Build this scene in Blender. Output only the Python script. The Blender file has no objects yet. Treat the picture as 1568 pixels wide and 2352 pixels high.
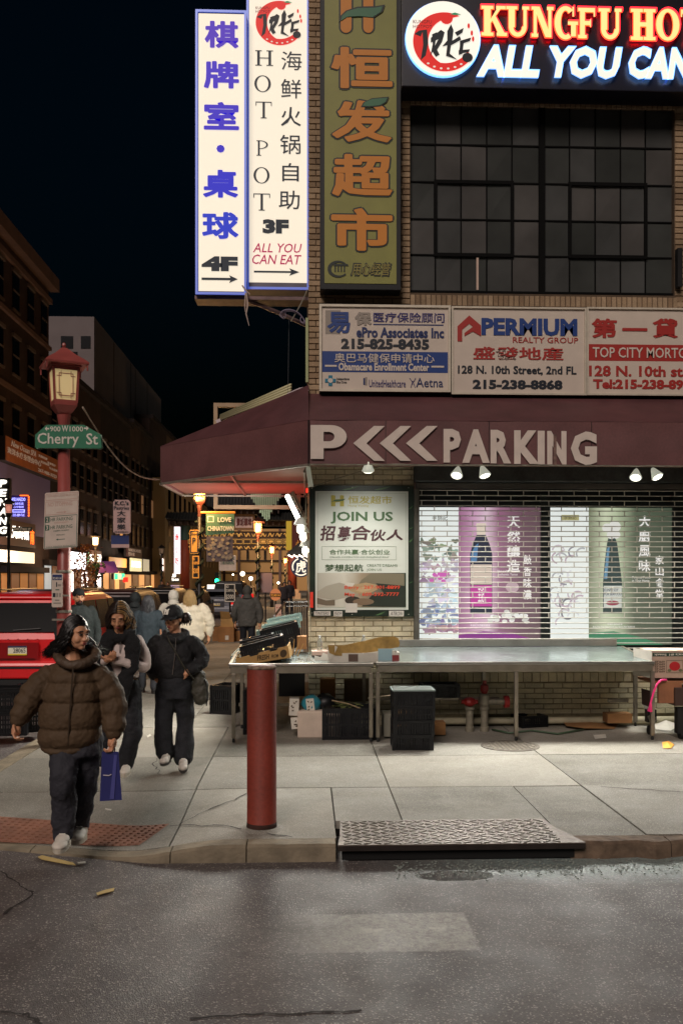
import bpy, bmesh, math, random
from mathutils import Vector, Matrix, noise
random.seed(7)
S = bpy.context.scene
COL = S.collection
# ---------------------------------------------------------------- camera, sky, sun
HC = 1.87            # eye height above the sidewalk
FPX = 2100.0         # focal length in pixels of a 1568 px wide frame
YAW = math.radians(2.2)
cam = bpy.data.cameras.new('camera'); camo = bpy.data.objects.new('camera', cam); COL.objects.link(camo)
cam.sensor_fit = 'HORIZONTAL'; cam.sensor_width = 24; cam.lens = FPX / 1568 * 24
cam.shift_y = (1329 - 1176) / 1568; cam.clip_end = 1500; cam.clip_start = 0.05
camo.location = (0, 0, HC); camo.rotation_euler = (math.pi / 2, 0, -YAW)
S.camera = camo
S.view_settings.view_transform = 'Standard'; S.view_settings.look = 'None'
S.view_settings.exposure = 0; S.view_settings.gamma = 1
S.view_settings.use_curve_mapping = False
S.render.engine = 'CYCLES'
S.cycles.use_denoising = True
S.cycles.max_bounces = 6; S.cycles.diffuse_bounces = 3; S.cycles.glossy_bounces = 3
S.cycles.transmission_bounces = 4; S.cycles.transparent_max_bounces = 8
S.cycles.sample_clamp_indirect = 4; S.cycles.caustics_reflective = False; S.cycles.caustics_refractive = False
W_ = bpy.data.worlds.new('World'); S.world = W_; W_.use_nodes = True
nt = W_.node_tree; nt.nodes.clear()
wo = nt.nodes.new('ShaderNodeOutputWorld'); wb = nt.nodes.new('ShaderNodeBackground'); sk = nt.nodes.new('ShaderNodeTexSky')
sk.sky_type = 'NISHITA'; sk.sun_disc = False; sk.sun_elevation = math.radians(-3); sk.sun_rotation = math.radians(188)
sk.air_density = 1.0; sk.dust_density = .3; sk.ozone_density = 3
tn = nt.nodes.new('ShaderNodeMix'); tn.data_type = 'RGBA'; tn.blend_type = 'MULTIPLY'; tn.inputs[0].default_value = 1; tn.inputs[7].default_value = (.10, .62, .40, 1)
nt.links.new(sk.outputs[0], tn.inputs[6]); nt.links.new(tn.outputs[2], wb.inputs[0]); wb.inputs[1].default_value = 0.15
nt.links.new(wb.outputs[0], wo.inputs[0])
sun = bpy.data.lights.new('sun', 'SUN'); suno = bpy.data.objects.new('sun', sun); COL.objects.link(suno)
sun.energy = 1.65; sun.angle = math.radians(24); sun.color = (1.0, .85, .76)
sd = Vector((.26, .80, -.62)).normalized()
suno.rotation_euler = sd.to_track_quat('-Z', 'Y').to_euler(); suno.location = (3, -10, 14)

# ---------------------------------------------------------------- helpers
def lin(c):
    return tuple(((x / 255) / 12.92 if x / 255 <= .04045 else ((x / 255 + .055) / 1.055) ** 2.4) for x in c[:3])
_m = {}
def mat(name, rgb, rough=.6, metal=0., nz=.0, ns=4., bump=0., bs=60., em=0., emc=None, spec=.5, trans=0., nz2=0., ns2=40.):
    """one procedural material; rgb is 0-255 sRGB base colour; nz = blotch amount, nz2 = fine grain amount"""
    if name in _m: return _m[name]
    m = bpy.data.materials.new(name); m.use_nodes = True; n = m.node_tree.nodes; L = m.node_tree.links
    b = n['Principled BSDF']; col = lin(rgb)
    b.inputs['Base Color'].default_value = (*col, 1); b.inputs['Roughness'].default_value = rough
    b.inputs['Metallic'].default_value = metal; b.inputs['Specular IOR Level'].default_value = spec
    if trans: b.inputs['Transmission Weight'].default_value = trans
    geo = None
    if nz or nz2 or bump: geo = n.new('ShaderNodeNewGeometry')
    last = None
    for amt, sc in ((nz, ns), (nz2, ns2)):
        if not amt: continue
        t = n.new('ShaderNodeTexNoise'); t.inputs['Scale'].default_value = sc; t.inputs['Detail'].default_value = 5
        L.new(geo.outputs['Position'], t.inputs['Vector'])
        r = n.new('ShaderNodeMapRange'); r.inputs[1].default_value = .3; r.inputs[2].default_value = .7
        r.inputs[3].default_value = 1 - amt; r.inputs[4].default_value = 1 + amt * .6
        L.new(t.outputs['Fac'], r.inputs[0])
        mx = n.new('ShaderNodeMix'); mx.data_type = 'RGBA'; mx.blend_type = 'MULTIPLY'; mx.inputs[0].default_value = 1
        if last: L.new(last, mx.inputs[6])
        else: mx.inputs[6].default_value = (*col, 1)
        L.new(r.outputs[0], mx.inputs[7]); last = mx.outputs[2]
    if last: L.new(last, b.inputs['Base Color'])
    if bump:
        t = n.new('ShaderNodeTexNoise'); t.inputs['Scale'].default_value = bs; t.inputs['Detail'].default_value = 4
        L.new(geo.outputs['Position'], t.inputs['Vector'])
        bp = n.new('ShaderNodeBump'); bp.inputs['Strength'].default_value = min(1, bump); bp.inputs['Distance'].default_value = .02
        L.new(t.outputs['Fac'], bp.inputs['Height']); L.new(bp.outputs[0], b.inputs['Normal'])
    if em:
        b.inputs['Emission Strength'].default_value = em
        b.inputs['Emission Color'].default_value = (*lin(emc or rgb), 1)
    _m[name] = m
    return m

RT = Vector((math.cos(YAW), -math.sin(YAW), 0)); FW = Vector((math.sin(YAW), math.cos(YAW), 0))
def at(px, py, Y):
    d = FW + RT * ((px - 784) / FPX) + Vector((0, 0, (1329 - py) / FPX))
    p = d * (Y / d.y); return Vector((p.x, p.y, p.z + HC))
def gr(px, py, z=0.):
    d = FW + RT * ((px - 784) / FPX) + Vector((0, 0, (1329 - py) / FPX))
    p = d * ((z - HC) / d.z); return Vector((p.x, p.y, z))
def atx(px, py, X):
    d = FW + RT * ((px - 784) / FPX) + Vector((0, 0, (1329 - py) / FPX))
    p = d * (X / d.x); return Vector((p.x, p.y, p.z + HC))
def rY(a, b, c, d, Y):      # rectangle facing the camera street, pixel box a,b - c,d on the plane Y
    p = at(a, d, Y); q = at(c, d, Y); r = at(a, b, Y)
    return (p, Vector((q.x - p.x, 0, 0)), Vector((0, 0, r.z - p.z)))
def rX(a, b, c, d, X):      # rectangle on a plane X (facing +X), left pixel edge decides the heights
    p = atx(a, d, X); q = atx(c, d, X); r = atx(a, b, X)
    return (p, Vector((0, q.y - p.y, 0)), Vector((0, 0, r.z - p.z)))

class MB:
    def __init__(s): s.v = []; s.f = []; s.mi = []; s.cur = 0
    def quadv(s, vs, fs):
        o = len(s.v); s.v += [tuple(v) for v in vs]
        for f in fs: s.f.append([o + i for i in f]); s.mi.append(s.cur)
        return s
    def box(s, a, b, R=None, c=None):
        x0, y0, z0 = a; x1, y1, z1 = b
        vs = [Vector(p) for p in ((x0,y0,z0),(x1,y0,z0),(x1,y1,z0),(x0,y1,z0),(x0,y0,z1),(x1,y0,z1),(x1,y1,z1),(x0,y1,z1))]
        if R is not None:
            c = Vector(c) if c is not None else (Vector(a) + Vector(b)) / 2
            vs = [R @ (v - c) + c for v in vs]
        return s.quadv(vs, [(0,3,2,1),(4,5,6,7),(0,1,5,4),(1,2,6,5),(2,3,7,6),(3,0,4,7)])
    def cb(s, c, sz, R=None):
        c = Vector(c); h = Vector(sz) / 2
        return s.box(c - h, c + h, R, c)
    def tube(s, pts, r, n=8, caps=True, flat=None):
        pts = [Vector(p) for p in pts]; N = len(pts)
        rs = r if isinstance(r, (list, tuple)) else [r] * N
        o = len(s.v); up = None
        for i, p in enumerate(pts):
            t = (pts[min(i + 1, N - 1)] - pts[max(i - 1, 0)])
            t = t.normalized() if t.length > 1e-9 else Vector((0, 0, 1))
            if up is None:
                up = Vector((0, 1, 0)) if abs(t.y) < .9 else Vector((1, 0, 0))
            sx = t.cross(up);
            if sx.length < 1e-5: sx = t.cross(Vector((1, .3, .2)))
            sx.normalize(); sy = sx.cross(t).normalized(); up = sy
            for k in range(n):
                a = 2 * math.pi * k / n + math.pi / n
                s.v.append(tuple(p + (sx * math.cos(a) + sy * math.sin(a) * (flat or 1)) * rs[i]))
        for i in range(N - 1):
            for k in range(n):
                k2 = (k + 1) % n
                s.f.append([o + i*n + k, o + i*n + k2, o + (i+1)*n + k2, o + (i+1)*n + k]); s.mi.append(s.cur)
        if caps:
            s.f.append([o + k for k in reversed(range(n))]); s.mi.append(s.cur)
            s.f.append([o + (N-1)*n + k for k in range(n)]); s.mi.append(s.cur)
        return s
    def lathe(s, prof, c=(0, 0, 0), n=16, ang=0):
        o = len(s.v); c = Vector(c); N = len(prof)
        for r, z in prof:
            for k in range(n):
                a = 2 * math.pi * k / n + ang
                s.v.append((c.x + r * math.cos(a), c.y + r * math.sin(a), c.z + z))
        for i in range(N - 1):
            for k in range(n):
                k2 = (k + 1) % n
                s.f.append([o + i*n + k, o + i*n + k2, o + (i+1)*n + k2, o + (i+1)*n + k]); s.mi.append(s.cur)
        s.f.append([o + k for k in reversed(range(n))]); s.mi.append(s.cur)
        s.f.append([o + (N-1)*n + k for k in range(n)]); s.mi.append(s.cur)
        return s
    def poly(s, pts, d):     # flat polygon pts extruded by vector d
        d = Vector(d); n = len(pts); o = len(s.v)
        s.v += [tuple(Vector(p)) for p in pts] + [tuple(Vector(p) + d) for p in pts]
        s.f.append([o + i for i in range(n)]); s.mi.append(s.cur)
        s.f.append([o + n + i for i in reversed(range(n))]); s.mi.append(s.cur)
        for i in range(n):
            j = (i + 1) % n
            s.f.append([o + i, o + n + i, o + n + j, o + j]); s.mi.append(s.cur)
        return s
    def ball(s, c, r, nu=12, nv=8, R=None):
        c = Vector(c); r = Vector(r) if not isinstance(r, (int, float)) else Vector((r, r, r))
        o = len(s.v)
        for i in range(nv + 1):
            th = math.pi * i / nv
            for k in range(nu):
                ph = 2 * math.pi * k / nu
                p = Vector((r.x * math.sin(th) * math.cos(ph), r.y * math.sin(th) * math.sin(ph), r.z * math.cos(th)))
                if R is not None: p = R @ p
                s.v.append(tuple(c + p))
        for i in range(nv):
            for k in range(nu):
                k2 = (k + 1) % nu
                s.f.append([o + i*nu + k, o + (i+1)*nu + k, o + (i+1)*nu + k2, o + i*nu + k2]); s.mi.append(s.cur)
        return s
    def mesh(s, name, mats, smooth=False):
        me = bpy.data.meshes.new(name); me.from_pydata(s.v, [], s.f); me.validate()
        for m in (mats if isinstance(mats, (list, tuple)) else [mats]): me.materials.append(m)
        if len(me.polygons) == len(s.mi): me.polygons.foreach_set('material_index', s.mi)
        if smooth: me.polygons.foreach_set('use_smooth', [True] * len(me.polygons))
        me.update(); return me
    def build(s, name, mats, parent=None, smooth=False, bevel=0):
        o = bpy.data.objects.new(name, s.mesh(name, mats, smooth)); COL.objects.link(o)
        if parent: o.parent = parent
        if bevel:
            b = o.modifiers.new('b', 'BEVEL'); b.width = bevel; b.segments = 2; b.limit_method = 'ANGLE'; b.angle_limit = .7
        return o
def tag(o, label=None, cat=None, group=None, kind=None):
    if label: o['label'] = label
    if cat: o['category'] = cat
    if group: o['group'] = group
    if kind: o['kind'] = kind
    return o
def thing(name, label, cat, group=None):
    o = bpy.data.objects.new(name, None); COL.objects.link(o); o['w'] = 1
    return tag(o, label, cat, group)
def kids(o): return list(o.children)
def dup(o, parent=None, label=None):
    c = o.copy(); COL.objects.link(c); c.parent = parent
    if label: c['label'] = label
    for ch in list(o.children): dup(ch, c)
    return c
def ST(name, mb, mats, **k): return tag(mb.build(name, mats, **k), kind='structure')
def B(a, b): return MB().box(a, b)

# ---- lettering
def fontmesh(body, bold=0., shear=0., ext=.003):
    c = bpy.data.curves.new('t', 'FONT'); c.body = body; c.offset = bold; c.shear = shear; c.extrude = ext; c.resolution_u = 2
    c.space_line = 1.0
    o = bpy.data.objects.new('t', c); me = bpy.data.meshes.new_from_object(o)
    bpy.data.objects.remove(o); bpy.data.curves.remove(c)
    return me
def T(body, rect, m, parent, bold=.0, shear=0., d=.004, off=.004, name='lettering', flip=False, rot=False, slope=0.):
    """lettering mesh fitted into rect=(origin,u,v); stands off by `off` along the normal, thickness d"""
    fat = 0
    if any(ord(ch) > 0x2E80 for ch in body) and bold > .014: fat = bold - .010; bold = .010
    me = fontmesh(body, bold, shear, .5)
    xs = [v.co.x for v in me.vertices]; ys = [v.co.y for v in me.vertices]
    if not xs: return None
    x0, x1, y0, y1 = min(xs), max(xs), min(ys), max(ys)
    if fat:
        bm = bmesh.new(); bm.from_mesh(me); g0 = list(bm.verts) + list(bm.edges) + list(bm.faces)
        for k in range(8):
            r = bmesh.ops.duplicate(bm, geom=g0); a = k * math.pi / 4
            bmesh.ops.translate(bm, verts=[g for g in r['geom'] if isinstance(g, bmesh.types.BMVert)], vec=(math.cos(a)*fat, math.sin(a)*fat, .012*(k+1)))
        bm.to_mesh(me); bm.free(); x0 -= fat; x1 += fat; y0 -= fat; y1 += fat
    o, u, v = rect; n = u.cross(v).normalized()
    for q in me.vertices:
        a = (q.co.x - x0) / (x1 - x0); b = (q.co.y - y0) / (y1 - y0)
        if flip: a = 1 - a
        if rot: a = 1 - a; b = 1 - b
        q.co = o + u * a + v * b + n * (off + d * (q.co.z + .5)) + v * slope * a
    me.materials.clear(); me.materials.append(m)
    ob = bpy.data.objects.new(name, me); COL.objects.link(ob); ob.parent = parent
    return ob
def pan(name, rect, m, parent, d=.01, off=0., bevel=0):   # panel: box on a rect
    o, u, v = rect; n = u.cross(v).normalized(); p = o + n * off
    return MB().poly([p, p + v, p + u + v, p + u], n * d).build(name, m, parent, bevel=bevel)
def sub(rect, a, b, c, d):   # sub-rectangle in fractions (left, bottom, right, top)
    o, u, v = rect; return (o + u * a + v * b, u * (c - a), v * (d - b))
def poly2(name, rect, pts, m, parent, d=.004, off=.004):  # polygon in fractions of rect
    o, u, v = rect; n = u.cross(v).normalized()
    P = [o + u * a + v * b + n * off for a, b in pts]
    return MB().poly(P, n * d).build(name, m, parent)
def ell(cx, cy, rx, ry, n=28, a0=0, a1=2*math.pi):
    k = n if abs(a1 - a0 - 2*math.pi) < 1e-6 else n + 1
    return [(cx + rx * math.cos(a0 + (a1 - a0) * i / n), cy + ry * math.sin(a0 + (a1 - a0) * i / n)) for i in range(k)]
def frame(name, rect, w, m, parent, d=.03, off=0., bevel=0):
    o, u, v = rect; n = u.cross(v).normalized(); o = o + n * off; uu = u.normalized(); vv = v.normalized()
    mb = MB()
    for a, b, c, e in ((o, uu * u.length, vv * w, 0), (o + v - vv * w, uu * u.length, vv * w, 0),
                       (o + vv * w, uu * w, v - vv * 2 * w, 0), (o + u - uu * w + vv * w, uu * w, v - vv * 2 * w, 0)):
        mb.poly([a, a + c, a + b + c, a + b], n * d)
    return mb.build(name, m, parent, bevel=bevel)
# slab-serif capitals as polygons in a unit box: (thick stems, thin bars, serifs)
def serif_letter(ch, rect, m, parent, d=.004, off=.004, st=.24, th=.09, sf=.055, name='letter'):
    o, u, v = rect; n = u.cross(v).normalized(); mb = MB(); k = [0]
    def P(pts):
        k[0] += 1; q = n * (off + k[0] * .0004)
        mb.poly([o + u * a + v * b + q for a, b in pts], n * d)
    def Rr(a, b, c, e): P([(a, b), (a, e), (c, e), (c, b)])
    def ring(cx, cy, rx, ry, irx, iry, a0=0, a1=2*math.pi, N=24):
        k[0] += 1; q = n * (off + k[0] * .0004)
        for i in range(N):
            t0 = a0 + (a1 - a0) * i / N; t1 = a0 + (a1 - a0) * (i + 1) / N
            pts = [(cx + rx*math.cos(t0), cy + ry*math.sin(t0)), (cx + irx*math.cos(t0), cy + iry*math.sin(t0)),
                   (cx + irx*math.cos(t1), cy + iry*math.sin(t1)), (cx + rx*math.cos(t1), cy + ry*math.sin(t1))]
            mb.poly([o + u * a + v * b + q for a, b in pts], n * d)
    e = .11
    def stem(x, y0=0, y1=1, w=st, s0=True, s1=True):
        Rr(x, y0, x + w, y1)
        if s0: Rr(x - e, y0, x + w + e, y0 + sf)
        if s1: Rr(x - e, y1 - sf, x + w + e, y1)
    if ch == 'H': stem(.11); stem(.89 - st); Rr(.11 + st, .5 - th/2, .89 - st, .5 + th/2)
    elif ch == 'T':
        stem(.5 - st/2, s1=False); Rr(0, 1 - th, 1, 1); Rr(0, .76, .05, 1 - th); Rr(.95, .76, 1, 1 - th)
    elif ch == 'O': ring(.5, .5, .5, .52, .5 - st, .52 - th * .8)
    elif ch == 'P': stem(.11); ring(.11 + st, .72, .65, .28, .65 - st * .95, .28 - th * .8, -math.pi/2, math.pi/2)
    elif ch == 'F': stem(.11); Rr(.11 + st, 1 - th, .95, 1); Rr(.88, .72, .95, 1 - th); Rr(.11 + st, .5 - th/2, .72, .5 + th/2); Rr(.66, .38, .72, .62)
    elif ch == 'K':
        stem(.11); P([(.11+st, .42), (.11+st, .55), (.70, 1), (.86, 1)]); P([(.42, .56), (.56, .68), (1, 0), (.72, 0)])
        Rr(.60, 1 - sf, .98, 1); Rr(.62, 0, 1.04, sf)
    elif ch == 'U':
        Rr(.11, .3, .11 + st, 1); Rr(.89 - th, .3, .89, 1); Rr(0, 1 - sf, .11 + st + e, 1); Rr(.7, 1 - sf, 1, 1)
        ring(.5, .32, .39, .34, .39 - st * .75, .34 - th, math.pi, 2*math.pi)
    elif ch == 'N':
        Rr(.10, 0, .10 + th, 1); Rr(.90 - th, 0, .90, 1); P([(.10, 1), (.10 + st, 1), (.90, 0), (.90 - st, 0)])
        Rr(0, 0, .3, sf); Rr(.7, 1 - sf, 1, 1); Rr(0, 1 - sf, .2, 1)
    elif ch == 'G':
        ring(.48, .5, .48, .52, .48 - st, .52 - th, math.radians(50), math.radians(300)); Rr(.72, .08, .72 + st * .8, .46); Rr(.58, .44, 1.02, .44 + sf)
        Rr(.78, .70, .84, 1)
    elif ch == 'C': ring(.5, .5, .5, .52, .5 - st, .52 - th, math.radians(45), math.radians(315)); Rr(.8, .7, .86, 1)
    ob = mb.build(name, m, parent); return ob
# ---------------------------------------------------------------- ground materials
def ground_mat(name, base, dark, vs, speck, specks, rough, bumpd, big=.6, marks=None):
    m = bpy.data.materials.new(name); m.use_nodes = True; n = m.node_tree.nodes; L = m.node_tree.links; b = n['Principled BSDF']
    g = n.new('ShaderNodeNewGeometry')
    def noi(sc, det=5, ro=.6):
        t = n.new('ShaderNodeTexNoise'); t.inputs['Scale'].default_value = sc; t.inputs['Detail'].default_value = det
        t.inputs['Roughness'].default_value = ro; L.new(g.outputs['Position'], t.inputs['Vector']); return t.outputs['Fac']
    def ramp(src, a, b2, c0, c1):
        r = n.new('ShaderNodeMapRange'); r.inputs[1].default_value = a; r.inputs[2].default_value = b2
        r.inputs[3].default_value = c0; r.inputs[4].default_value = c1; L.new(src, r.inputs[0]); return r.outputs[0]
    def mix(fac, A, Bc, mode='MIX'):
        x = n.new('ShaderNodeMix'); x.data_type = 'RGBA'; x.blend_type = mode
        if isinstance(fac, (int, float)): x.inputs[0].default_value = fac
        else: L.new(fac, x.inputs[0])
        for i, q in ((6, A), (7, Bc)):
            if isinstance(q, tuple): x.inputs[i].default_value = (*q, 1)
            else: L.new(q, x.inputs[i])
        return x.outputs[2]
    vo = n.new('ShaderNodeTexVoronoi'); vo.inputs['Scale'].default_value = vs; L.new(g.outputs['Position'], vo.inputs['Vector'])
    sepc = n.new('ShaderNodeSeparateColor'); L.new(vo.outputs['Color'], sepc.inputs[0])
    c = mix(ramp(noi(big, 6), .35, .68, 0, 1), lin(base), lin(dark))
    c = mix(ramp(noi(9, 6, .7), .3, .72, .0, .5), c, lin(dark))
    c = mix(ramp(noi(2.6, 7, .75), .56, .70, 0, .45), c, tuple(x * .62 for x in lin(dark)))
    c = mix(ramp(sepc.outputs[0], 0, 1, 0, .5), c, tuple(x * .35 for x in lin(dark)))
    c = mix(ramp(sepc.outputs[1], 1 - specks, 1 - specks * .6, 0, .9), c, lin(speck))
    rgh = ramp(noi(3), .3, .7, rough - .12, rough + .1)
    if marks:
        sx = n.new('ShaderNodeSeparateXYZ'); L.new(g.outputs['Position'], sx.inputs[0])
        def M2(op, a, b2):
            m_ = n.new('ShaderNodeMath'); m_.operation = op; m_.use_clamp = False
            for i, q in enumerate((a, b2)):
                if isinstance(q, (int, float)): m_.inputs[i].default_value = q
                else: L.new(q, m_.inputs[i])
            return m_.outputs[0]
        def edge(src, a, b2): return ramp(src, a, b2, 0, 1)
        wob = M2('MULTIPLY', M2('SUBTRACT', noi(1.6, 4), .5), .35); wob2 = M2('MULTIPLY', M2('SUBTRACT', noi(14, 5, .75), .5), .05)
        X, Y = sx.outputs[0], sx.outputs[1]
        # old crosswalk bar: worn pale paint
        x0, x1, ya, yb = marks
        Yw = M2('ADD', Y, wob2); Xw = M2('ADD', X, wob2)
        pm_ = M2('MULTIPLY', M2('MULTIPLY', edge(Xw, x0, x0 + .5), edge(Xw, x1 + .02, x1)), M2('MULTIPLY', edge(Yw, ya, ya + .02), edge(Yw, yb + .02, yb)))
        pm_ = M2('MULTIPLY', pm_, ramp(noi(22, 6, .8), .42, .60, .25, .62))
        mid = M2('MULTIPLY', M2('MULTIPLY', edge(Yw, (ya+yb)/2 - .01, (ya+yb)/2 + .01), edge(Yw, (ya+yb)/2 + .07, (ya+yb)/2 + .05)), M2('MULTIPLY', edge(Xw, x0 + .3, x0 + .9), edge(Xw, x1 - .1, x1 - .2)))
        pm_ = M2('ADD', pm_, M2('MULTIPLY', mid, ramp(noi(7, 5), .45, .6, 0, .6)))
        c = mix(pm_, c, lin((196, 193, 184)))
        # damp pale gutter grit fading leftwards, reflected teal shop light put into the colour
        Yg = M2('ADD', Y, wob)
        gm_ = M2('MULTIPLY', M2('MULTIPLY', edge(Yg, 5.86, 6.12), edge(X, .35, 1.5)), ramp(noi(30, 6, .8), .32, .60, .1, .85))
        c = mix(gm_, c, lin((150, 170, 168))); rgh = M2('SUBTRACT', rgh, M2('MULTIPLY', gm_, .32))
        # darker oily wheel lanes and patches
        c = mix(ramp(noi(.9, 4, .7), .52, .70, 0, .40), c, lin((66, 60, 60)))
        c = mix(ramp(noi(3.4, 3, .5), .66, .74, 0, .5), c, lin((52, 47, 47)))
    L.new(c, b.inputs['Base Color']); L.new(rgh, b.inputs['Roughness'])
    bp = n.new('ShaderNodeBump'); bp.inputs['Strength'].default_value = .6; bp.inputs['Distance'].default_value = bumpd
    ad = n.new('ShaderNodeMath'); ad.operation = 'ADD'; L.new(vo.outputs['Distance'], ad.inputs[0]); L.new(noi(45, 3), ad.inputs[1])
    L.new(ad.outputs[0], bp.inputs['Height']); L.new(bp.outputs[0], b.inputs['Normal'])
    _m[name] = m; return m
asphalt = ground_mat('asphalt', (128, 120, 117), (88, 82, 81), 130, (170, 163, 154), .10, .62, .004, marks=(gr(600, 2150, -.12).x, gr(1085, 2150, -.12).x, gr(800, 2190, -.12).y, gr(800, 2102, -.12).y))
asphalt_dark = ground_mat('asphalt_far', (92, 84, 80), (62, 56, 54), 60, (120, 114, 108), .05, .5, .004)
concrete = ground_mat('concrete', (168, 164, 154), (128, 123, 113), 240, (186, 180, 168), .07, .8, .0015, .8)
concrete2 = ground_mat('concrete_b', (156, 152, 142), (114, 109, 99), 240, (176, 170, 156), .09, .8, .0015, 1.1)
concrete3 = ground_mat('concrete_c', (176, 171, 160), (140, 134, 122), 240, (190, 184, 170), .06, .8, .0015, .7)
dirt = mat('joint_dirt', (40, 36, 30), .95, nz=.4, ns=6)
def zs(x, y):     # sidewalk height: a kerb ramp dips to the road at the corner
    a = min(1, max(0, (-.55 - x) / .9)); a = a * a * (3 - 2 * a)
    b = min(1, max(0, (8.7 - y) / 1.9)); b = b * b * (3 - 2 * b)
    return -.105 * a * b
def kerb_y(x):    # kerb line of the cross street, curving back at the corner
    if x < -1.1: return 6.42 + .30 * min(1.4, (-1.1 - x)) + .16 * max(0, -2.4 - x) ** 2
    return 6.42
def grid(name, xs, ys, zf, m, kind='structure', parent=None, thick=0):
    mb = MB(); nx, ny = len(xs), len(ys)
    vs = [(x, y, zf(x, y)) for y in ys for x in xs]
    fs = [(j*nx+i, j*nx+i+1, (j+1)*nx+i+1, (j+1)*nx+i) for j in range(ny-1) for i in range(nx-1)]
    mb.quadv(vs, fs); o = mb.build(name, m, parent)
    if kind: o['kind'] = kind
    return o
rng = lambda a, b, n: [a + (b - a) * i / n for i in range(n + 1)]
# road: one big sheet with a shallow pothole by the gutter
def road_z(x, y):
    z = -.12 + .004 * noise.noise(Vector((x * .7, y * .7, 0)))
    d = ((x - 1.0) / .24) ** 2 + ((y - 6.08) / .10) ** 2
    z -= .07 * max(0, 1 - d) ** .5 if d < 1 else 0
    if x < -1.0 and y > 5.6: z += .0
    return z
xs = sorted(set(rng(-220, -16, 6) + rng(-16, -4, 12) + rng(-4, 4, 160) + rng(4, 20, 10) + rng(20, 220, 5)))
ys = sorted(set(rng(-60, 3, 8) + rng(3, 5.8, 20) + rng(5.8, 6.6, 40) + rng(6.6, 9, 6) + rng(9, 300, 12)))
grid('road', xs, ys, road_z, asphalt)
# cracks in the asphalt
ck = MB()
def crack(pts, w=.012, z=-.1135):
    P = [gr(a, b, z) for a, b in pts]; Q = []
    for i in range(len(P) - 1):
        for t in range(6): Q.append(P[i].lerp(P[i+1], t / 6) + Vector((random.uniform(-.015, .015), random.uniform(-.012, .012), 0)))
    Q.append(P[-1])
    for i in range(len(Q) - 1):
        d = (Q[i+1] - Q[i]).normalized(); s = Vector((-d.y, d.x, 0)) * w * random.uniform(.3, 1)
        ck.quadv([Vector((p.x, p.y, road_z(p.x, p.y) + .004)) for p in (Q[i] - s, Q[i+1] - s, Q[i+1] + s, Q[i] + s)], [(0, 1, 2, 3)])
crack([(440, 2336), (560, 2330), (700, 2326), (830, 2320)], .010)
crack([(0, 2322), (60, 2330), (95, 2352)], .012); crack([(0, 2002), (60, 2040), (75, 2052), (10, 2100)], .012)
tag(ck.build('road_crack', mat('crack_dark', (54, 49, 47), .95)), kind='structure')
gm = MB()
for i in range(1500):
    x = random.uniform(.6, 5.2); y = 6.2 + random.gauss(0, .10)
    if y > 6.40: continue
    s = random.uniform(.003, .010)
    gm.ball((x, y, -.112), (s, s, s * .6), 4, 3)
tag(gm.build('gutter_pebbles', mat('grit', (150, 158, 152), .6)), 'pale grit and small stones lying along the wet gutter', 'grit', kind='stuff')
# dark base below the slabs, then the slabs one by one
sidewalk = thing('sidewalk', None, None); sidewalk['kind'] = 'structure'
def slab_poly(x0, x1, y0, y1, m, z=0):
    g_ = .006; nx, ny = max(2, int((x1-x0)/.22)), max(2, int((y1-y0)/.22)); mb = MB()
    X = rng(x0 + g_, x1 - g_, nx); Y = []
    for i, x in enumerate(X):
        ya = max(y0 + g_, kerb_y(x) + .165) if y0 < 6.9 else y0 + g_
        Y.append(rng(ya, max(ya + .01, y1 - g_), ny))
    vs = [(X[i], Y[i][j], zs(X[i], Y[i][j]) + z) for j in range(ny+1) for i in range(nx+1)]
    fs = [(j*(nx+1)+i, j*(nx+1)+i+1, (j+1)*(nx+1)+i+1, (j+1)*(nx+1)+i) for j in range(ny) for i in range(nx)]
    mb.quadv(vs, fs); per = [i for i in range(nx+1)] + [j*(nx+1)+nx for j in range(1, ny+1)] + [ny*(nx+1)+i for i in range(nx-1, -1, -1)] + [j*(nx+1) for j in range(ny-1, 0, -1)]
    low = [(vs[k][0], vs[k][1], vs[k][2] - .06) for k in per]; n = len(per)
    vv = [vs[k] for k in per] + low
    mb.quadv(vv, [(i, n + i, n + (i+1) % n, (i+1) % n) for i in range(n)])
    return mb.build('paving_slab', m, sidewalk)
XJ = [-2.95, -.98, .74, 2.48, 4.35, 6.3, 8.4]; YJ = [6.0, 8.17, 9.62, 11.55]
PX0, PX1, PY0, PY1 = .22, 1.86, 6.38, 7.04      # opening of the steel cover
cm = [concrete, concrete2, concrete3]; q = 0
for i in range(len(XJ) - 1):
    for j in range(3):
        x0, x1, y0, y1 = XJ[i], XJ[i+1], YJ[j], YJ[j+1]; z = random.uniform(-.003, .003); q += 1; mm = cm[(i * 2 + j) % 3]
        if j == 0 and i == 1: slab_poly(x0, PX0, y0, y1, mm, z); slab_poly(PX0, x1, PY1, y1, cm[0], z)
        elif j == 0 and i == 2: slab_poly(x0, PX1, PY1, y1, mm, z); slab_poly(PX1, x1, y0, y1, mm, z - .003)
        else: slab_poly(x0, x1, y0, y1, mm, z)
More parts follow.
